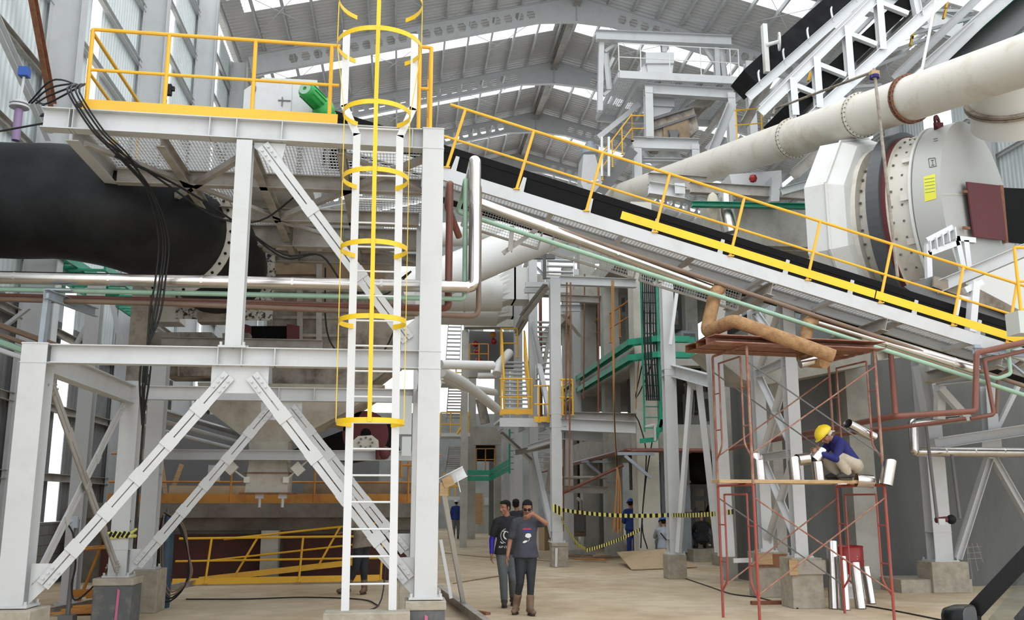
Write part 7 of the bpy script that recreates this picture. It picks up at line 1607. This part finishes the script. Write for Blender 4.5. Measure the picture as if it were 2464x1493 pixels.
# --- man behind them, back turned ----------------------------------------------
base = dict(neck=(0,.02,1.44), shR=(-.17,.02,1.38), shL=(.17,.02,1.38), elR=(-.24,.03,1.1), elL=(.24,.03,1.1), wrR=(-.24,-.05,.87), wrL=(.24,-.05,.87), pelvis=(0,0,.9), knR=(-.1,-.05,.49), knL=(.1,.03,.49), anR=(-.1,.0,.09), anL=(.1,.1,.1), toR=(-.1,.13,.05), toL=(.1,.22,.05))
o = PZ(1246,1395,0)+V((0,0,0)); J = dict(base, head=(-.04,.02,1.60), face=(.1,1,0)); J['shL'] = (.2,.0,1.4); J['elL'] = (.33,-.08,1.22); J['wrL'] = (.22,-.2,1.15)
person('person with short black hair in dark clothes, back turned, behind the two walkers', o, J, 'tee_black', 'jeans_black', 'boot_dark', toplong=True, vox=.012, bootshaft=0, hd=dict(face=False))
o = PZ(1097,1298,0); J = dict(base, head=(0,.03,1.60), face=(0,1,-.1))
t, sh, P, R, j = person('distant person in a blue shirt and white helmet walking away', o, J, 'coverall', 'jeans_grey', 'boot_dark', toplong=True, vox=.02, bootshaft=0, hd=dict(face=False)); helmet(P, R, 'helmet_white', t)
o = PZ(1534,1338,0); o = V((PY(1522,1338,27.5).x, 27.5, 0)); J = dict(base, head=(-.02,.02,1.60), face=(.3,1,-.3)); J['wrR'] = (-.1,.25,1.05); J['wrL'] = (.1,.25,1.05)
t, sh, P, R, j = person('person in a blue coverall and blue helmet left of the concrete column', o, J, 'coverall', 'coverall', 'boot_dark', toplong=True, vox=.016, bootshaft=0, hd=dict(face=False)); helmet(P, R, 'helmet_blue', t)
g = MB(); g.box((.1,-.13,.62), (.16,.02,.1)); O('red_badge', g, 'print_red', t)
sq = dict(neck=(0,-.02,.74), shR=(-.17,.0,.68), shL=(.17,.0,.68), elR=(-.2,.22,.5), elL=(.2,.22,.5), wrR=(-.1,.4,.45), wrL=(.1,.4,.45), pelvis=(0,-.05,.24), knR=(-.14,.32,.42), knL=(.14,.32,.42), anR=(-.13,.16,.09), anL=(.13,.16,.09), toR=(-.14,.3,.05), toL=(.14,.3,.05))
o = V((PY(1598,1318,25.8).x, 25.8, .22)); J = dict(sq, head=(.0,.05,.90), face=(0,1,-.35))
t, sh, P, R, j = person('person in a pale blue shirt and blue helmet crouching behind the near white column', o, J, 'steel_blue', 'jeans_grey', 'boot_dark', toplong=True, vox=.016, bootshaft=0, hd=dict(face=False)); helmet(P, R, 'helmet_blue', t)
g = MB(); g.tube([(-.14,-.19,.62), (0,-.2,.45), (.12,-.18,.3)], .015, 6); O('strap', g, 'black', t)
g = MB(); g.box(o+V((0,0,-.12)), (.7,.7,.22)); O('timber_crate', g, 'wood', label='low timber crate under the crouching man in pale blue', cat='crate')
o = V((PY(1690,1300,27.2).x, 27.2, 0)); J = dict(sq, head=(.0,.05,.92), face=(-.8,.4,-.3)); o.z = .35
person('dark-clothed person bending beside the blower frame', o, J, 'tee_black', 'jeans_black', 'boot_dark', toplong=True, vox=.018, bootshaft=0, hd=dict(face=False))
g = MB(); g.box(o+V((0,0,-.18)), (.8,.8,.34)); O('concrete_step', g, 'plinth', label='concrete step beside the blower frame', cat='step')
o = V((PY(1672,1018,27.0).x, 27.0, z1+.27)); J = dict(base, head=(0,.0,1.60), face=(0,-1,0)); J['wrR'] = (-.3,-.1,.9)
person('person in black standing on the lower slab between the white braces', o, J, 'tee_black', 'jeans_black', 'boot_dark', toplong=True, vox=.016, bootshaft=0)
o = PZ(1162,1268,0); J = dict(sq, head=(-.0,.05,.92), face=(-1,.2,-.2))
person('small dark figure sitting by the white pipe in the far opening', o, J, 'tee_black', 'jeans_black', 'boot_dark', toplong=True, vox=.025, bootshaft=0, hd=dict(face=False))
# --- man behind the ladder -----------------------------------------------------
o = PZ(852,1432,0)
J = dict(head=(.02,.12,1.50), face=(-.8,.5,-.5), up=(-.2,.3,1), neck=(.08,.05,1.38), shR=(-.08,-.08,1.30), shL=(.18,.14,1.32), elR=(-.18,-.06,1.06), elL=(-.04,.12,1.12), wrR=(-.15,.05,.88), wrL=(-.22,.16,1.1),
         pelvis=(.12,.0,.88), knR=(.02,-.08,.47), knL=(.16,.02,.46), anR=(-.14,.02,.13), anL=(.18,.08,.1), toR=(-.28,.04,.06), toL=(.14,-.05,.05))
person('person in an olive tee bending forward behind the ladder', o, J, 'dusty', 'jeans_black', 'boot_tan', sleeve=.6, vox=.009, bootshaft=.35, hd=dict(face=True))
# --- worker squatting on the plank, seen from his left side ---------------------
o = on_plank(pf(2025), 0)
J = dict(head=(-.205,-.0,.645), face=(-.72,-.05,-.70), up=(-.68,0,.73), neck=(-.085,.0,.60), shR=(-.06,.17,.53), shL=(-.05,-.16,.535), elR=(-.25,.16,.36), elL=(-.14,-.17,.30), wrR=(-.31,.02,.47), wrL=(-.335,-.08,.385),
         pelvis=(.20,0,.22), hipR=(.19,.09,.22), hipL=(.19,-.09,.22), knR=(-.17,.15,.33), knL=(-.11,-.15,.34), anR=(.0,.12,.08), anL=(.06,-.11,.08), toR=(-.13,.13,.05), toL=(-.07,-.12,.05))
t, sh, P, R, j = person('person in a navy jacket and yellow helmet squatting on the plank', o, J, 'navy', 'khaki_pants', 'boot_dark', toplong=True, flat=0, vox=.0058, bootshaft=0, tight=1.12, hd=dict(face=True, hairstyle=1),
    handspec={'L': dict(d=(-.8,.1,.35), side=(0,.2,1), n=(-.3,-1,.2), curl=.8), 'R': dict(d=(-.6,-.7,-.2), side=(0,0,1), n=(-.6,.5,.3), curl=.7)})
helmet(P, R, 'helmet_yellow', t, 1.12)
g = MB(); g.sph(P(0,-.035,-.005), (.088,.085,.05), 16, R); cap(g, P(0,-.11,.0), P(.03,-.145,.02), .022, .012, 8); cap(g, P(0,-.11,-.02), P(-.02,-.15,-.05), .02, .01, 8); remesh('head_cloth', g, 'cloth_tan', t, .008)
g = MB(); g.box((.04,-.165,.30), (.05,.01,.02), R=Matrix.Rotation(.9,3,'Y')); O('red_tag', g, 'print_red', t)
q = V((-.36,-.04,.34))
g = MB(); 
tube_open(o+q+V((-.07,-.0,-.06)), o+q+V((.05,.02,.06)), .10, 'mitred silver sleeve held in the hands of the squatting worker', .05)
tube_open(o+q+V((-.30,.04,-.05)), o+q+V((-.12,.03,-.03)), .085, 'second silver sleeve joined to the one in his hands', .0, cut0=.02)
